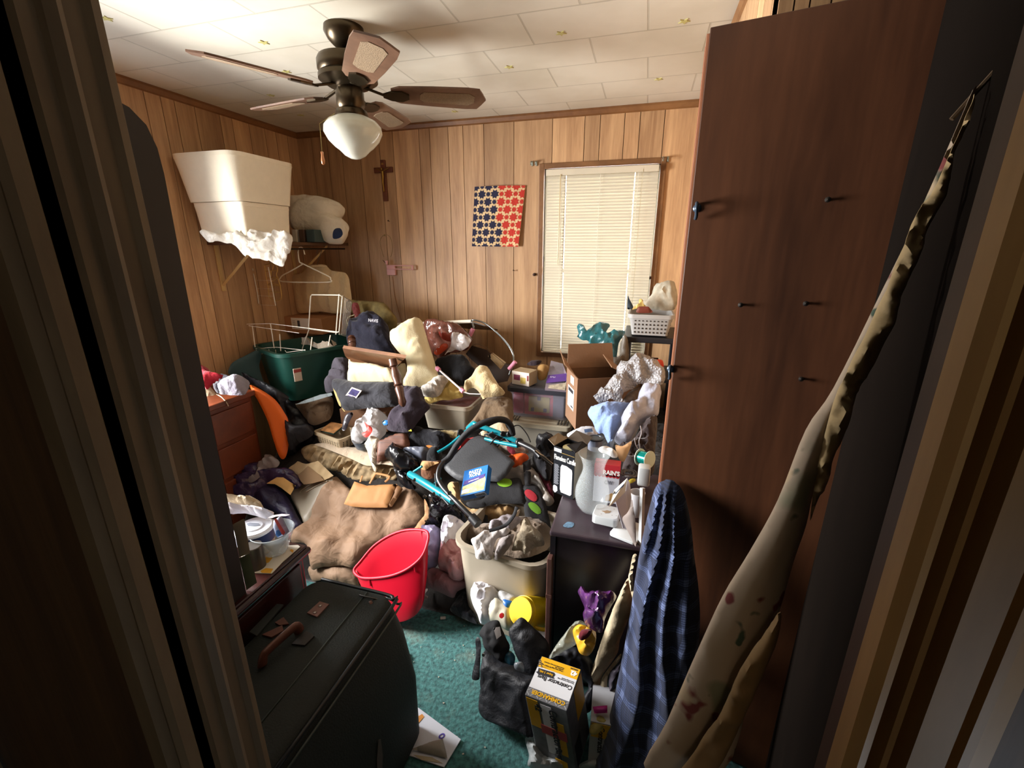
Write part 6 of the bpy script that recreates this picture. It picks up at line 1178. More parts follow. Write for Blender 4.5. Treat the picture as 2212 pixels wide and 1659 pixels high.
# ---------------------------------------------------------------- black cabinet and what stands on it
YC = 1.245; ZCAB = A(1190, 1148, Y=YC).z; xc0 = A(1187, 1148, Y=YC).x; xc1 = .20
cab = thing('black_cabinet', 'black cabinet with a worn brown edge strip behind the door slab', 'cabinet', (0, 1.5, 0))
bm = NB(); M = T((xc0, YC, 0)); wC = xc1-xc0; dC = .50
box(bm, M, 0, .018, .02, dC, 0, ZCAB-.02); box(bm, M, wC-.018, wC, .02, dC, 0, ZCAB-.02); box(bm, M, .018, wC-.018, dC-.015, dC, 0, ZCAB-.02); box(bm, M, .018, wC-.018, .03, .05, 0, .05)
fin('cabinet_body', bm, mat('#17141a', .4, var=.2, kind='blackgloss'), cab)
bm = NB(); box(bm, M, .0, wC, 0, dC, ZCAB-.02, ZCAB, .006); fin('cabinet_top', bm, mat('#3a2f36', .35, var=.25, vs=20, kind='cabtop'), cab)
bm = NB(); box(bm, M, .02, wC-.02, .022, .036, .02, ZCAB-.03, .002); fin('cabinet_door', bm, mat('#1a1319', .3, var=.3, vs=3, kind='cabdoor'), cab)
bm = NB(); box(bm, M, -.004, .014, -.012, .018, .0, ZCAB-.10, .003); box(bm, M, -.005, .015, -.013, .019, ZCAB-.26, ZCAB-.245, .001); fin('edge_strip', bm, woodmat('edge_strip', '#33211d', '#6a4740', .4, (6, 6, 2)), cab)
def onz(px, py): return A(px, py, Z=ZCAB)
# candle box
a = onz(1194, 1062); b_ = onz(1237, 1080); u = b_-a; w = u.length; Mc = T(a+V((0, 0, .001)), math.atan2(u.y, u.x)); h = A(1195, 963, Y=a.y).z-ZCAB; dK = .085
cbb = thing('candle_box', 'black boxed flameless candle with torn open flaps on the cabinet', 'box', a)
bm = NB(); loft(bm, [[Mc @ V((x, y, z)) for x, y in ((e, e), (w-e, e), (w-e, dK-e), (e, dK-e))] for z, e in ((0, 0), (h, 0), (h, .002), (h*.6, .002))]); fin('box_body', bm, mat('#15171c', .35, var=.05, kind='blackcard'), cbb)
bm = NB(); box(bm, Mc, w, w+.0008, .002, dK-.002, .003, h-.003); fin('grey_side', bm, paper('#8e8d82'), cbb)
F_ = Mc @ Matrix.Rotation(PI/2, 4, 'X')
out = [(x*w, y*h) for x, y in ((.36, .12), (.36, .60), (.42, .66), (.66, .66), (.90, .62), (.93, .56), (.93, .10), (.86, .06), (.42, .06))]
bm = NB(); slab(bm, [F_ @ V((x, y, .0)) for x, y in out], F_.to_3x3() @ V((0, 0, 1)), .0012); fin('candle_picture', bm, mat('#d8d5da', .5, var=.03, kind='candlepic'), cbb)
bm = NB(); slab(bm, [F_ @ V((x*w, y*h, 0)) for x, y in ((.02, .04), (.02, .14), (.1, .17), (.22, .15), (.24, .06), (.12, .0))], F_.to_3x3() @ V((0, 0, 1)), .0012); fin('small_candle_picture', bm, mat('#d8d5da', .5, var=.03, kind='candlepic'), cbb)
bm = NB(); box(bm, F_, 0, w, h*.90, h*.905, 0, .0012); fin('gold_line', bm, mat('#b8954a', .4, kind='gold_ink'), cbb)
bm = NB(); box(bm, F_, w*.02, w*.38, h*.90, h*.97, 0, .0012); fin('price_sticker', bm, paper('#c9ccd2'), cbb)
text('Flameless Candle', F_ @ Matrix.Translation((w*.03, h*.735, .001)), h*.15, WT, cbb, bold=.01, sx=.42*w/(h*.42))
bm = NB()
for i in range(22): box(bm, F_, w*.05, w*(.24+.05*((i*7) % 3)/2), h*(.62-i*.02), h*(.628-i*.02), 0, .001)
fin('small_print', bm, mat('#8a8d95', .6, kind='ink'), cbb)
for pts, c in (([(0, dK, h), (w, dK, h), (w*.9, dK+.05, h+.012), (.01, dK+.05, h+.02)], '#4c4238'), ([(0, 0, h), (0, dK, h), (-.03, dK*.8, h+.02), (-.035, .01, h+.012)], '#8d8170'), ([(w, 0, h), (w, dK, h), (w-.02, dK*.95, h+.01), (w-.05, .02, h+.008)], '#25262a')):
    bm = NB(); a_ = [Mc @ V(p_) for p_ in pts]; n_ = (a_[1]-a_[0]).cross(a_[2]-a_[0]).normalized(); slab(bm, a_, n_, .0015); fin('flap', bm, paper(c), cbb)
bm = NB(); lathe(bm, Mc @ Matrix.Translation((w*.5, dK*.5, 0)), [(0, h*.5), (w*.33, h*.5), (w*.33, h*.96), (w*.28, h*.97), (0, h*.95)], 24); fin('candle', bm, mat('#b9b083', .5, kind='wax'), cbb, True, 40)
# glass vase
vb = onz(1277, 1104); vt = A(1284, 981, Y=vb.y); H = vt.z-ZCAB; k_ = (vb-CAM).dot(FW)/F
prof = [(0, 0), (15, 0), (24, .04), (33, .14), (37, .27), (36, .40), (31, .54), (25, .66), (22.5, .74), (23.5, .82), (28, .93), (33, 1.0)]
pr = [(r*k_, z*H) for r, z in prof]; pin = [(max(r*k_-.002, 0), max(z*H, .006)) for r, z in prof[::-1]]
bm = NB(); lathe(bm, T((vb.x, vb.y, ZCAB+.001)), pr+pin, 40); tag(fin('glass_vase', bm, mat('#dfe8ea', .05, alpha=.14, var=0, kind='vaseglass', spec=1.0), smooth=True), 'dusty clear glass vase in front of the candle box', 'vase')
# cracker carton
Mr, w, h = boxat((1281, 1068), (1336, 1060), 1.47, 1.47, (1281, 978)); Mr.translation.z = ZCAB+.001; h += .0
rc = thing('grain_carton', 'white and red food carton behind the glass vase', 'carton', Mr.translation)
bm = NB(); box(bm, Mr, 0, w, 0, .045, 0, h, .001); fin('carton_body', bm, paper('#c9ccd6'), rc)
F_ = Mr @ Matrix.Rotation(PI/2, 4, 'X'); REDI = mat('#b01e2a', .5, var=.05, kind='red_ink2')
bm = NB(); box(bm, F_, -.0008, w+.0008, h*.72, h+.0005, 0, .001); box(bm, Mr, w, w+.0008, 0, .044, h*.80, h); box(bm, Mr, 0, w, 0, .045, h, h+.0008)
fin('red_header', bm, REDI, rc)
bm = NB()
for i in range(7): lathe(bm, F_ @ Matrix.Translation((w*(i+.5)/7, h*.72, 0)), [(w*.07, 0), (w*.07, .001), (0, .001)], 12)
fin('scalloped_edge', bm, REDI, rc)
text("RAIN'S", F_ @ Matrix.Translation((w*.34, h*.76, .0016)), h*.155, WT, rc, bold=.035, sx=.85)
text('OW', F_ @ Matrix.Translation((w*.42, h*.50, .0012)), h*.15, mat('#6b6f7a', .6, var=0, kind='ink'), rc, sx=.7)
bm = NB(); slab(bm, [F_ @ V((x*w, y*h, 0)) for x, y in ((.5, .05), (.98, .08), (.98, .24), (.75, .28), (.52, .2))], F_.to_3x3() @ V((0, 0, 1)), .001); fin('food_picture', bm, mat('#b08a55', .6, var=.9, vs=60, kind='foodpic'), rc)
P1('torn_white_wrapper', 'torn white wrapper on top of the red and white carton', 'wrapper', 11, '1060,310 1130,270 1220,290 1300,350 1310,420 1240,420 1180,380 1100,360', fl(1310, 975, (0, -.6, .8), 1.46), paper('#c9c8c6'), T_=.008, fold=.01, step=4)
P1('tan_paper', 'tan paper strip standing behind the red and white carton', 'paper', 11, '1285,260 1380,270 1500,200 1480,300 1430,420 1390,480 1330,430', fl(1347, 980, (0, -.9, .3), 1.56), paper('#c39a70'), T_=.006, fold=.004)
# white low box, tray, calendar, envelope, dispenser, mug, spool, tins
a = onz(1276, 1139); b_ = onz(1331, 1152); u = b_-a; w = u.length; Mw = T(a+V((0, .004, .012)), math.atan2(u.y, u.x))
WP = mat('#bfc3c4', .4, var=.05, kind='whiteplastic')
wbx = thing('white_box', 'small white rounded box with dirt specks on the cabinet', 'box', a)
bm = NB(); loft(bm, [[Mw @ V((x+w/2, y+w*.5, z)) for x, y in rrect(w+2*e, w*.95+2*e, .014)] for z, e in ((0, -.003), (.003, 0), (.028, 0), (.032, -.003))]); fin('box_body', bm, WP, wbx, True, 40)
bm = NB(); slab(bm, [Mw @ V((w*x, w*y, .032)) for x, y in ((.3, .45), (.5, .35), (.62, .42), (.66, .55), (.5, .58), (.42, .5))], (0, 0, 1), .0008)
for i in range(9): x, y = rr.random(), rr.random(); slab(bm, [Mw @ V((w*(.1+.8*x)+dx, w*(.1+.8*y)+dy, .032)) for dx, dy in ((0, 0), (.003, 0), (.002, .002))], (0, 0, 1), .0008)
fin('dirt_specks', bm, mat('#8f7a62', .9, kind='dirt'), wbx)
a = onz(1316, 1156); b_ = onz(1373, 1179); u = b_-a; w = u.length; Mw = T(a+V((0, 0, .001)), math.atan2(u.y, u.x)); bm = NB()
loft(bm, [[Mw @ V((x+w/2, y+.05, z)) for x, y in rrect(w+2*e, .11+2*e, .012)] for z, e in ((0, -.002), (.002, 0), (.009, 0), (.011, -.002))]); tag(fin('white_tray', bm, WP, smooth=True, ang=40), 'flat white tray sticking out over the cabinet front', 'tray')
cl = thing('desk_calendar', 'folded card with a printed face standing open on the cabinet', 'card', onz(1330, 1100))
fc = [A(*p_, Y=y) for p_, y in zip(q(11, '1200,1068 1280,1005 1420,860 1445,690'), (1.20, 1.24, 1.33, 1.36))]; nn = V((-.5, -.7, .4)).normalized()
def quad(name, s, ys, m, par, th=.0015):
    pts = [A(*p_, Y=y) for p_, y in zip(q(11, s), ys)]; n_ = (pts[1]-pts[0]).cross(pts[2]-pts[0]).normalized(); n_ = n_ if n_.y < 0 else -n_
    bm = NB(); slab(bm, pts, -n_, th); return fin(name, bm, m, par)
quad('printed_face', '1200,1068 1290,1000 1420,870 1445,690 1270,850', (1.22, 1.25, 1.31, 1.34, 1.30), paper('#d2cfc0'), cl)
quad('picture_strip', '1285,900 1400,770 1405,790 1290,925', (1.275, 1.31, 1.31, 1.275), mat('#6f7f9c', .5, var=.9, vs=60, kind='calpic'), cl); quad('black_slot', '1262,905 1285,865 1285,890 1268,925', (1.278, 1.285, 1.285, 1.278), ink, cl)
quad('white_back', '1290,1005 1425,860 1445,700 1480,760 1500,960 1440,1370 1390,1360', (1.26, 1.32, 1.35, 1.38, 1.36, 1.27, 1.27), paper('#b9b7c2'), cl)
P1('grey_envelope', 'grey-beige curled envelope leaning beside the white tray', 'envelope', 11, '1378,1235 1440,1160 1480,1080 1505,965 1530,1120 1555,1300 1560,1580 1540,1590 1500,1500 1450,1400', fl(1360, 1130, (-.4, -.9, .1), 1.235), paper('#887c76'), T_=.006, fold=.004)
Mp = V(A(1384, 1190, Y=1.255)); bm = NB(); tp_ = A(1388, 1054, Y=1.30)
tube(bm, [Mp, tp_], .008, 4); pw = thing('white_dispenser', 'white plastic dispenser head on a white post by the door slab', 'dispenser', Mp); fin('post', bm, WP, pw)
Md, w, h = boxat((1376, 1050), (1402, 1054), 1.33, 1.33, (1375, 1010)); bm = NB(); box(bm, Md, 0, w, 0, .04, 0, h, .006); fin('head', bm, WP, pw, True, 40)
c = onz(1376, 1090); c = A(1376, 1078, Y=1.42); bm = NB(); lathe(bm, T((c.x, c.y, ZCAB+.001)), [(0, 0), (.02, 0), (.024, .06), (.026, .09), (.024, .09), (.018, .004), (0, .004)], 24); tag(fin('white_mug', bm, mat('#cfcfd4', .2, var=0, kind='mug'), smooth=True, ang=40), 'white mug behind the folded card on the cabinet', 'mug')
sp_ = A(1393, 990, Y=1.52); spl = thing('ribbon_spool', 'shiny teal ribbon spool behind the white dispenser', 'spool', sp_)
Ms = Matrix.Translation(sp_) @ V((.75, -.6, .15)).to_track_quat('Z', 'Y').to_matrix().to_4x4()
bm = NB(); lathe(bm, Ms, [(0, -.02), (.024, -.02), (.024, .02), (0, .02)], 28); fin('ribbon', bm, mat('#0f8f86', .15, metal=.6, var=.05, kind='ribbon'), spl, True, 40)
for z in (-.022, .02): bm = NB(); lathe(bm, Ms, [(0, z), (.031, z), (.031, z+.002), (0, z+.002)], 28); fin('spool_rim', bm, mat('#b7c4b8', .3, kind='spoolrim'), spl, True, 40)
c = A(1286, 955, Y=1.62); bm = NB(); lathe(bm, T((c.x, c.y, c.z-.03)), [(0, 0), (.026, 0), (.028, .002), (.028, .042), (.026, .043), (0, .043)], 28); tn = tag(fin('tin_can', bm, mat('#8f98ad', .3, metal=.4, var=.3, vs=30, kind='tin'), smooth=True, ang=40), 'small silver tin with a dark lid behind the candle box', 'tin')
bm = NB(); lathe(bm, T((c.x, c.y, c.z+.013)), [(.027, 0), (.030, 0), (.030, .006), (.024, .007), (.023, .005), (0, .005)], 28); fin('dark_lid', bm, mat('#26303c', .3, kind='tinlid'), tn, True, 40)
P1('wipes_pack', 'flat white wipes pack with blue print behind the tin', 'packet', 11, '645,110 700,75 800,30 900,5 1000,15 1030,70 1060,110 920,140 800,165 700,175 655,150', fl(1255, 936, (0, -.5, .85), 1.72), mat('#c3c8d2', .3, var=.08, bump=.2, bs=30, kind='wipes'), T_=.014, R=6, fold=.003, step=4)
sub(bpy.data.objects['wipes_pack'], P1('blue_print', 'blue printed square on the flat white wipes pack', 'print', 11, '880,90 870,45 975,30 990,75', fl(1272, 930, (0, -.5, .85), 1.70), mat('#3f5578', .4, var=.4, vs=80, kind='bprint'), T_=.002, fold=0, soft=False, step=4))
P1('torn_carton_flaps', 'torn brown carton pieces beside the wipes pack', 'cardboard', 11, '480,140 530,115 600,150 640,140 680,170 640,210 560,230 500,240 470,220', fl(1212, 950, (0, -.6, .8), 1.66), card('#6f6252'), T_=.006, fold=.012, step=4)
bm = NB()
for s in ('1620,0 1630,100 1600,200 1610,300 1590,370 1540,400 1450,395', '1540,165 1560,260 1620,340 1680,360'): tube(bm, [A(*p_, Y=1.66) for p_ in q(11, s)], .002, 6, 5)
tag(fin('white_cable', bm, mat('#a8a4a8', .4, kind='cable2')), 'thin white cable looping down below the clear white bag', 'cable')
bm = NB(); c = A(*q(11, '1465,630')[0], Y=1.5)
for r in (.018, .027): tube(bm, [V((c.x+r*math.cos(t), c.y+r*math.sin(t), c.z+.002*math.sin(3*t))) for t in [2*PI*i/24 for i in range(24)]], .004, 6, closed=True)
tag(fin('grey_coil', bm, mat('#5b5556', .5, kind='coil')), 'coiled grey cord beside the red and white carton', 'coil')
P1('yellow_peel', 'small yellow scrap behind the folded card', 'scrap', 11, '1450,740 1490,705 1545,700 1555,730 1500,760 1460,765', fl(1365, 1040, (0, -.6, .8), 1.45), plas('#a8982f'), T_=.006, fold=.003, step=4)
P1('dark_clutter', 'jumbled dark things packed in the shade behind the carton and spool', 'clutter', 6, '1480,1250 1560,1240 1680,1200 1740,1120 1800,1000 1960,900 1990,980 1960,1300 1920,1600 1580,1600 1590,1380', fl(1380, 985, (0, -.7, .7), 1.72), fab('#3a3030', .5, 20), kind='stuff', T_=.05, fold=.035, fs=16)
P1('cabinet_sticker', 'blue and white sticker on the cabinet top corner', 'sticker', 11, '590,1330 620,1295 660,1270 735,1290 720,1340 650,1350', lambda x, y: A(x, y, Z=ZCAB+.001), mat('#5d7f9a', .5, var=.9, vs=120, kind='sticker'), n=(0, 0, 1), T_=.0012, fold=0, step=4)
# ---------------------------------------------------------------- robe and canvas bag on the slab's face
def onslab(off):
    nv = M_slab.to_3x3() @ V((0, -1, 0)); return plane(M_slab @ V((0, 0, 0))+nv*off, nv)
M_slab = T((dl.x, dl.y, 0), math.atan2((dr-dl).y, (dr-dl).x)); sn = M_slab.to_3x3() @ V((0, -1, 0))
PL = bpy.data.materials.new('plaid_flannel'); PL.use_nodes = True; N, L, b = nodes(PL); tc = N.new('ShaderNodeTexCoord'); sx = N.new('ShaderNodeSeparateXYZ'); L.new(tc.outputs['Object'], sx.inputs[0])
def stripe(sock, sc, wd):
    m1 = N.new('ShaderNodeMath'); m1.operation = 'MULTIPLY'; m1.inputs[1].default_value = sc; L.new(sock, m1.inputs[0]); m2 = N.new('ShaderNodeMath'); m2.operation = 'FRACT'; L.new(m1.outputs[0], m2.inputs[0])
    m3 = N.new('ShaderNodeMath'); m3.operation = 'LESS_THAN'; m3.inputs[1].default_value = wd; L.new(m2.outputs[0], m3.inputs[0]); return m3.outputs[0]
nz = N.new('ShaderNodeTexNoise'); nz.inputs['Scale'].default_value = 8; L.new(tc.outputs['Object'], nz.inputs['Vector']); wz = N.new('ShaderNodeMath'); wz.operation = 'MULTIPLY_ADD'; wz.inputs[1].default_value = .05; L.new(nz.outputs['Fac'], wz.inputs[0]); L.new(sx.outputs[2], wz.inputs[2])
wx_ = N.new('ShaderNodeMath'); wx_.operation = 'MULTIPLY_ADD'; wx_.inputs[1].default_value = .05; L.new(nz.outputs['Fac'], wx_.inputs[0]); L.new(sx.outputs[0], wx_.inputs[2])
acc = None
for sock, sc, wd, k in ((wz.outputs[0], 16, .28, .30), (wz.outputs[0], 160, .4, .22), (wx_.outputs[0], 22, .25, .30), (wx_.outputs[0], 200, .4, .1)):
    s_o = stripe(sock, sc, wd); mm = N.new('ShaderNodeMath'); mm.operation = 'MULTIPLY_ADD'; mm.inputs[1].default_value = k; L.new(s_o, mm.inputs[0])
    if acc is None: mm.inputs[2].default_value = 0
    else: L.new(acc, mm.inputs[2])
    acc = mm.outputs[0]
cr = N.new('ShaderNodeValToRGB'); cr.color_ramp.elements[0].color = lin('#0b132b'); cr.color_ramp.elements[1].color = lin('#66749c'); e_ = cr.color_ramp.elements.new(.4); e_.color = lin('#1a2849'); L.new(acc, cr.inputs[0]); L.new(cr.outputs[0], b.inputs['Base Color']); b.inputs['Roughness'].default_value = .95; b.inputs['Sheen Weight'].default_value = .2
rb = puff('plaid_robe', [(1406, 1085), (1415, 1055), (1428, 1040), (1450, 1036), (1472, 1055), (1484, 1085), (1494, 1140), (1500, 1200), (1510, 1280), (1512, 1360), (1500, 1450), (1470, 1560), (1440, 1665), (1294, 1668), (1300, 1610), (1318, 1540), (1332, 1480), (1348, 1400), (1362, 1320), (1374, 1240), (1388, 1160)], plane(onslab(.012)(1450, 1036), (sn.x, sn.y, .24)), PL, T_=.05, R=45, fold=.008, fs=9, fdir=(0, 0, 1), st=5, n=sn, step=6, back=.1, pleat=(30, .012, onslab(.012)(1450, 1000)))
tag(rb, 'navy blue plaid flannel robe hanging on the brown door slab', 'robe')
cvb = thing('canvas_bag', 'cream canvas tote bag hanging beside the plaid robe', 'canvas bag', A(1320, 1400, Y=1.18))
CVM = fab('#b5a68a', .1)
puff('bag_body', q(13, '1372,165 1400,330 1385,440 1340,560 1300,660 1280,760 1200,880 1150,960 1140,1060 1120,1060 1100,980 1070,895 1100,830 1160,650 1220,480 1280,340'), fl(1330, 1400, (-.4, -.85, .3), 1.16), CVM, T_=.03, fold=.006, fs=9, fdir=(.2, 0, 1), st=3, parent=cvb, n=(-.4, -.85, .3), pleat=(45, .007, None))
puff('strap', q(13, '1430,0 1400,120 1410,310 1395,330 1365,180 1375,120 1400,0'), fl(1368, 1230, (-.4, -.85, .3), 1.17), CVM, T_=.006, fold=.003, parent=cvb, n=(-.4, -.85, .3), step=5)
puff('lower_strap', q(13, '1180,920 1300,770 1295,820 1210,930 1200,1060 1195,1200 1180,1285 1140,1180 1125,1080 1150,980'), fl(1312, 1480, (-.4, -.85, .3), 1.12), CVM, T_=.008, fold=.004, parent=cvb, n=(-.4, -.85, .3), step=5)
P1('dark_bottles', 'dark things with white bits between canvas bag and robe', 'clutter', 13, '1205,930 1290,850 1320,820 1330,880 1280,990 1240,1100 1215,1190 1195,1180 1200,1050', fl(1330, 1470, (-.4, -.85, .3), 1.13), mat('#4a4550', .4, var=1, vs=60, kind='darkbits'), kind='stuff', T_=.02, fold=.02)
# ---------------------------------------------------------------- floral curtain inside the doorway
FLM = bpy.data.materials.new('floral_curtain'); FLM.use_nodes = True; N, L, b = nodes(FLM); tc = N.new('ShaderNodeTexCoord')
base = lin('#b5a28d'); last = None
for sc, th_r, c, sd in ((9, .62, '#8c8a72', 0), (26, .64, '#7a3c3a', 3), (30, .66, '#47584a', 8), (14, .66, '#c0a98a', 12)):
    n_ = N.new('ShaderNodeTexNoise'); n_.noise_dimensions = '4D'; n_.inputs['W'].default_value = sd; n_.inputs['Scale'].default_value = sc; n_.inputs['Detail'].default_value = 2; L.new(tc.outputs['Object'], n_.inputs['Vector'])
    r_ = N.new('ShaderNodeValToRGB'); r_.color_ramp.elements[0].position = th_r-.02; r_.color_ramp.elements[1].position = th_r+.02; L.new(n_.outputs['Fac'], r_.inputs[0])
    mx = N.new('ShaderNodeMix'); mx.data_type = 'RGBA'; mx.inputs[7].default_value = lin(c); L.new(r_.outputs[0], mx.inputs[0])
    if last is None: mx.inputs[6].default_value = base
    else: L.new(last, mx.inputs[6])
    last = mx.outputs[2]
L.new(last, b.inputs['Base Color']); b.inputs['Roughness'].default_value = .95
cu = thing('floral_curtain', 'beige floral curtain pulled diagonally across the right of the doorway', 'curtain', (.15, .5, .2))
cn = (-.55, -.83, .05); cs_ = plane(A(1700, 1050, Y=.49), (.12, -.98, .1))
puff('curtain_panel', [(2100, 196), (2060, 290), (1985, 460), (1900, 640), (1800, 840), (1740, 930), (1680, 1080), (1620, 1190), (1560, 1290), (1500, 1420), (1440, 1560), (1395, 1665), (1560, 1665), (1625, 1480), (1680, 1330), (1715, 1210), (1742, 1130), (1760, 1050), (1800, 955), (1830, 850), (1930, 670), (1985, 515), (2035, 410), (2055, 330), (2104, 205)], cs_, FLM, T_=.012, R=60, fold=.004, fs=12, fdir=(.25, 0, .95), st=6, n=(-.3, -.95, .1), parent=cu, flat=True, step=8, pleat=(55, .004, None))
cs2 = plane(A(1700, 1050, Y=.482), (.12, -.98, .1))
puff('ruffled_hem', [(2103, 205), (2085, 250), (2050, 330), (2010, 420), (1980, 460), (1915, 620), (1880, 700), (1838, 780), (1800, 870), (1775, 960), (1760, 1040), (1750, 1120), (1762, 1090), (1790, 1030), (1800, 985), (1830, 920), (1850, 850), (1885, 790), (1930, 700), (1945, 640), (1990, 540), (2000, 500), (2040, 425), (2052, 370), (2060, 330), (2092, 260)], cs2, mat('#b39a70', .9, var=.15, bump=.5, bs=40, kind='hem'), T_=.006, fold=.008, fs=24, n=(-.3, -.95, .1), parent=cu, flat=True, step=8)
puff('hem_fold', [(1686, 1322), (1650, 1370), (1600, 1440), (1560, 1530), (1500, 1620), (1470, 1665), (1540, 1665), (1600, 1560), (1650, 1450), (1680, 1380)], plane(A(1600, 1500, Y=.435), (.12, -.98, .1)), mat('#8a6d48', .9, var=.3, kind='hemfold'), T_=.01, fold=.006, n=(-.3, -.95, .1), parent=cu, flat=True, step=8)
bm = NB(); t_ = cs_(2100, 200); tube(bm, [t_+V((-.01, 0, -.02)), t_+V((.04, .0, .06)), t_+V((.12, 0, .16))], .002, 6); fin('curtain_cord', bm, mat('#5a4630', .8, kind='cord'), cu)
# ---------------------------------------------------------------- dark dresser, mirror frame, bowl
DZt = .625; dk = thing('dark_dresser', 'dark maroon-brown dresser inside the doorway on the left', 'dresser', (-1.25, .75, 0))
MH = woodmat('mahogany', '#1e0c0b', '#3a1a16', .25, (3, 3, 3))
bm = NB(); box(bm, I4, -1.56, -1.0, .50, .985, 0, DZt-.03, .004); fin('carcass', bm, MH, dk)
bm = NB(); box(bm, I4, -1.58, -.975, .49, 1.005, DZt-.03, DZt-.008, .009); box(bm, I4, -1.57, -.985, .495, .995, DZt-.008, DZt, .003); fin('dresser_top', bm, MH, dk)
for k in range(3): bm = NB(); box(bm, I4, -1.001, -.992, .52, .965, .04+k*.185, .04+k*.185+.165, .003); dd2 = fin('drawer', bm, MH, dk)
bm = NB(); out = [(.46, DZt), (.46, 1.835), (.70, 1.828), (.745, 1.815), (.772, 1.79), (.785, 1.75), (.788, 1.70), (.778, 1.2), (.772, DZt)]
loft(bm, [[V((x, y, z)) for y, z in out] for x in (-1.035, -1.0)]); mf = fin('mirror_frame', bm, mat('#17120e', .6, var=.2, kind='darkframe')); tag(mf, 'tall dark panel with a rounded corner standing on the dark dresser', 'panel')
def on24(s, Z=DZt): return [A(a, b, Z=Z) for a, b in q(24, s)]
GLS = mat('#dfeaf0', .05, alpha=.36, var=0, kind='bowlglass', spec=1.0, coat=.6)
pm_ = on24('720,1010 820,960 900,650 1300,630 1320,660 1100,850 940,1015'); bm = NB(); slab(bm, [A(a, b, Z=DZt+.001) for a, b in q(24, '705,1010 700,850 800,700 1000,640 1300,628 1330,650 1090,860 940,1018')], (0, 0, 1), .002); py_ = fin('printed_paper', bm, paper('#c9c4b8')); tag(py_, 'white paper with yellow print under the glass bowl', 'paper')
bm = NB()
for s in ('820,770 900,760 950,800 900,860 840,880', '780,980 860,940 960,950 920,1010 800,1005', '1200,680 1240,690 1230,730 1190,700'): slab(bm, [A(a, b, Z=DZt+.0032) for a, b in q(24, s)], (0, 0, 1), .0006)
fin('yellow_print', bm, mat('#d29a24', .6, var=.3, vs=30, kind='yprint'), py_)
bc = A(596, 1193, Z=DZt); kB = (bc-CAM).dot(FW)/F; MBW = T((bc.x, bc.y, DZt+.004))
bm = NB(); P_ = [(0, 0), (22, 0), (26, 4), (27, 10), (30, 12), (31, 20), (35, 23), (36, 31), (40, 35), (42, 43), (44, 46)]
lathe(bm, MBW, [(r*kB, z*kB*1.15) for r, z in P_]+[((r-1.6)*kB, z*kB*1.15+.001) for r, z in P_[::-1] if r > 2]+[(0, .004)], 40)
bw_ = tag(fin('glass_bowl', bm, GLS, smooth=True, ang=50), 'ribbed clear glass bowl on the dark dresser', 'bowl')
P1('first_aid_pack', 'clear pack with blue and red print standing in the glass bowl', 'packet', 24, '985,460 960,380 960,290 1050,225 1085,240 1185,435 1130,480 1020,520', fl(608, 1140, (.3, -.9, .3), .93), mat('#9fa9c4', .3, alpha=.9, var=.5, vs=40, kind='pack'), T_=.008, fold=.002, soft=False, step=5)
sub(bpy.data.objects['first_aid_pack'], P1('red_band', 'red band printed across the pack in the glass bowl', 'print', 24, '965,265 1000,250 1125,450 1100,490 1075,470', fl(605, 1140, (.3, -.9, .3), .915), plas('#b8454a'), T_=.002, fold=0, soft=False, step=5))
sub(bpy.data.objects['first_aid_pack'], P1('blue_square', 'blue square printed on the pack in the glass bowl', 'print', 24, '1000,420 1060,410 1075,480 1020,515 990,480', fl(601, 1152, (.3, -.9, .3), .915), plas('#2c62a8'), T_=.002, fold=0, soft=False, step=5))
P1('white_flag', 'white and pink folded paper on top of the glass bowl', 'paper', 24, '885,245 960,210 1080,192 1190,202 1130,222 1000,228 940,250', fl(605, 1114, (0, -.4, .9), .93), paper('#e3c9cd'), T_=.003, fold=.002, soft=False, step=4)
lc_ = A(549, 1142, Y=.93); wl = thing('round_lidded_tub', 'round tub with a white lid and dark blue band on the dresser', 'tub', (lc_.x, lc_.y, DZt)); Ml = T((lc_.x, lc_.y, 0)); r = 39*(lc_-CAM).dot(FW)/F
zt_ = lc_.z+.01
bm = NB(); lathe(bm, Ml, [(0, zt_), (r*.45, zt_), (r*.5, zt_-.003), (r*.85, zt_-.003), (r*.9, zt_-.001), (r, zt_-.006), (r, zt_-.012), (0, zt_-.012)], 36); fin('white_lid', bm, mat('#d9dee8', .3, var=0, kind='whitelid'), wl, True, 40)
bm = NB(); lathe(bm, Ml, [(0, zt_-.013), (r*.985, zt_-.013), (r*.985, zt_-.045), (0, zt_-.045)], 36); fin('blue_band', bm, mat('#27345c', .3, var=.1, kind='blueband'), wl, True, 40)
bm = NB(); lathe(bm, Ml, [(0, zt_-.046), (r*.94, zt_-.046), (r*.85, DZt+.001), (0, DZt+.001)], 36); fin('tub_wall', bm, mat('#b9ad98', .4, kind='tubwall'), wl, True, 40)
for s in ('590,330 640,315 760,325 780,350 700,362 610,355',): bm = NB(); slab(bm, [A(a, b, Z=zt_+.0005) for a, b in q(24, s)], (0, 0, 1), .0008); fin('dark_recess', bm, mat('#7f8592', .5, kind='recess'), wl)
P1('beige_card', 'stiff beige card standing at the front of the dark dresser', 'card', 24, '395,340 555,255 575,330 640,730 490,792 440,520', fl(520, 1160, (.7, -.7, .1), .80), card('#7f7460'), T_=.004, fold=0, soft=False)
P1('green_photo_card', 'dark green and pink printed card standing below the beige card', 'card', 24, '490,800 630,740 735,1140 590,1245', fl(535, 1240, (.7, -.7, .1), .79), mat('#4a5234', .6, var=1, vs=14, kind='photocard'), T_=.004, fold=0, soft=False)
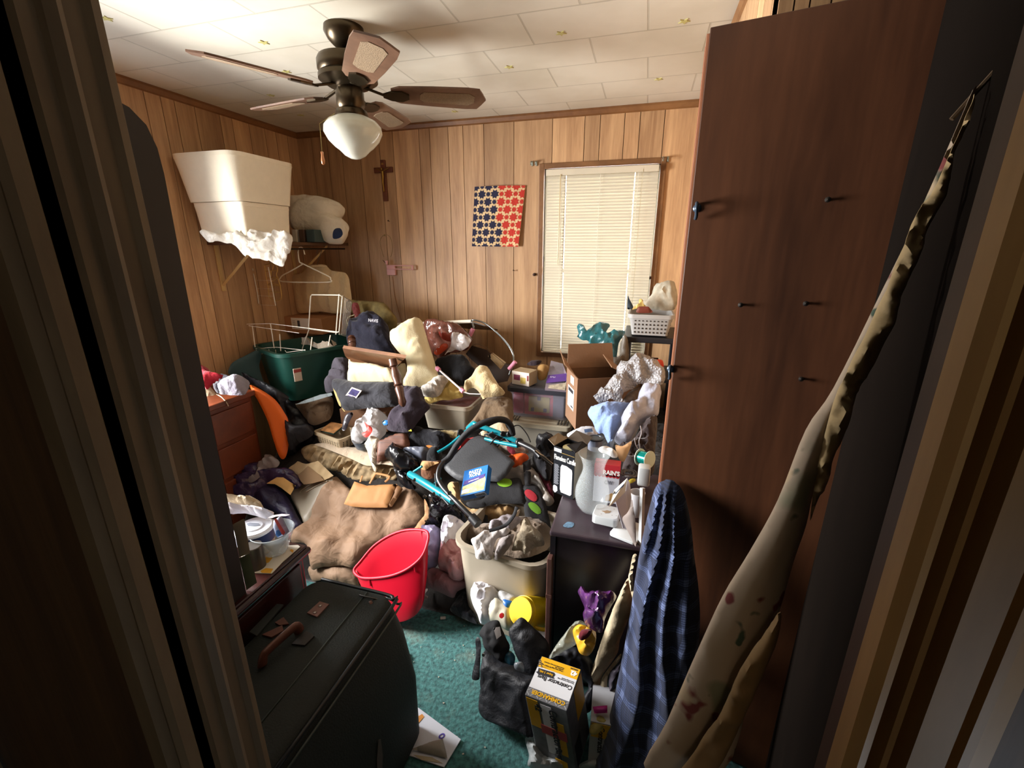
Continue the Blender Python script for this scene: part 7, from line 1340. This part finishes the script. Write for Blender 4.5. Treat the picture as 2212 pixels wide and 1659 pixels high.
c0 = A(555, 1225, Z=DZt); bm = NB(); lathe(bm, T((c0.x, c0.y, DZt+.001)), [(0, 0), (.024, 0), (.026, .002), (.026, .075), (.024, .077), (0, .077)], 28); tag(fin('food_tin', bm, mat('#55504a', .35, metal=.5, var=.3, vs=30, kind='tin2'), smooth=True, ang=40), 'shaded tin can beside the green printed card', 'tin')
P1('beige_wrap', 'beige crumpled fabric beyond the white lidded tub', 'fabric', 24, '340,0 500,-20 640,-10 760,10 820,80 830,140 760,150 660,130 560,110 400,110 350,90', fl(535, 1092, (0, -.5, .85), .985), fab('#a9997c', .1), T_=.03, fold=.02)
P1('white_plastic', 'bright white plastic bag behind the white lidded tub', 'plastic bag', 24, '360,120 480,105 600,100 760,140 900,150 985,190 900,245 860,270 700,220 560,190 380,200', fl(550, 1105, (0, -.5, .85), .965), WB, T_=.03, fold=.02)
# ---------------------------------------------------------------- suitcase
sc_ = thing('suitcase', 'large dark green fabric suitcase with brown leather handle by the doorway', 'suitcase', (-.78, .7, 0))
SG_ = mat('#121a17', .75, var=.2, vs=30, bump=.4, bs=200, kind='suitcase')
def rr2(x0, x1, y0, y1, r, z): return [V((x+(x0+x1)/2, y+(y0+y1)/2, z)) for x, y in rrect(x1-x0, y1-y0, r)]
ZS = .53
bm = NB(); loft(bm, [rr2(-.955, -.60, .44, .965, .05, .004), rr2(-.962, -.585, .43, .97, .055, .03), rr2(-.962, -.585, .43, .975, .055, .25), rr2(-.962, -.615, .43, .975, .055, .42), rr2(-.96, -.645, .435, .975, .055, ZS-.03), rr2(-.955, -.655, .44, .97, .05, ZS-.01), rr2(-.945, -.668, .45, .96, .045, ZS)]); fin('suitcase_shell', bm, SG_, sc_, True, 60)
bm = NB(); tube(bm, [V((-.650, .46, ZS-.012)), V((-.648, .93, ZS-.012)), V((-.662, .966, ZS-.012)), V((-.70, .978, ZS-.012)), V((-.93, .978, ZS-.012))], .0055, 8, 4); fin('zip_line', bm, mat('#0a0b0c', .5, kind='zip'), sc_, True)
bm = NB(); tube(bm, [V((-.640, .46, ZS-.032)), V((-.638, .93, ZS-.032)), V((-.652, .972, ZS-.032)), V((-.70, .986, ZS-.032))], .0035, 8, 4); tube(bm, [V((-.745, .455, ZS+.001)), V((-.745, .958, ZS+.001))], .0025, 6); fin('piping', bm, mat('#2f3733', .5, kind='piping'), sc_, True)
LE = mat('#5a3527', .45, var=.3, vs=30, bump=.3, bs=90, kind='leather2')
def on14(s, Z=ZS): return [A(a, b, Z=Z) for a, b in q(14, s)]
bm = NB(); h0, h1 = on14('360,840 640,590', ZS+.03); d_ = (h1-h0)
tube(bm, [h0-V((0, 0, .022)), h0+d_*.06, h0+d_*.2+V((0, 0, .006)), h0+d_*.8+V((0, 0, .006)), h0+d_*.94, h1-V((0, 0, .022))], .014, 10, 4, flat=.6); hd_ = fin('handle', bm, LE, sc_, True)
bm = NB(); a_ = on14('705,505 800,420 870,440 780,535', ZS+.001); slab(bm, a_, (0, 0, 1), .004); pt = fin('leather_patch', bm, mat('#6b4a42', .5, var=.2, kind='patch'), sc_)
for s in ('805,455', '765,505'): c = on14(s)[0]; bm = NB(); lathe(bm, T(c+V((0, 0, .005))), [(0, 0), (.006, 0), (.005, .002), (0, .003)], 12); fin('rivet', bm, metal('#8d7f78', .3), pt)
for s, m_ in (('370,670 520,600 530,640 440,690', LE), ('465,580 530,540 570,590 500,600', LE), ('590,740 700,640 760,680 690,750', mat('#26221f', .5, kind='velcro')), ('275,650 480,440 530,445 330,680', mat('#1f2422', .6, kind='strapdark'))):
    bm = NB(); slab(bm, on14(s, ZS+.001), (0, 0, 1), .005); fin('strap_piece', bm, m_, sc_)
zc_ = on14('1185,420', ZS)[0]; bm = NB(); tube(bm, [zc_+V((-.004, 0, .004)), zc_+V((.006, -.006, -.004)), zc_+V((.012, -.014, -.02))], .005, 8, 3, flat=.4); fin('zip_pull', bm, LE, sc_, True)
bm = NB(); tube(bm, [zc_+V((-.05, .012, .004)), zc_+V((-.01, .01, .006)), zc_+V((.012, .02, -.004))], .0025, 6, 4); fin('zip_cord', bm, metal('#5a5a58', .4), sc_, True)
bm = NB(); ms = [V((-.584, y, z)) for y, z in ((.70, .16), (.72, .15), (.735, .22), (.735, .28), (.725, .29), (.71, .24))]; slab(bm, ms, (1, 0, 0), .0015); fin('scuff_mark', bm, mat('#4a443e', .8, kind='scuff'), sc_)
# ---------------------------------------------------------------- origins: put every one-mesh thing's origin under it
for o in list(C.objects):
    if o.type == 'MESH' and o.parent is None and o.get('kind') != 'structure':
        vs_ = [v.co for v in o.data.vertices]
        if not vs_: continue
        c = V(((min(v.x for v in vs_)+max(v.x for v in vs_))/2, (min(v.y for v in vs_)+max(v.y for v in vs_))/2, min(v.z for v in vs_)))
        o.data.transform(Matrix.Translation(-c)); o.location = o.location+c
        for k in o.children: k.location = k.location-c
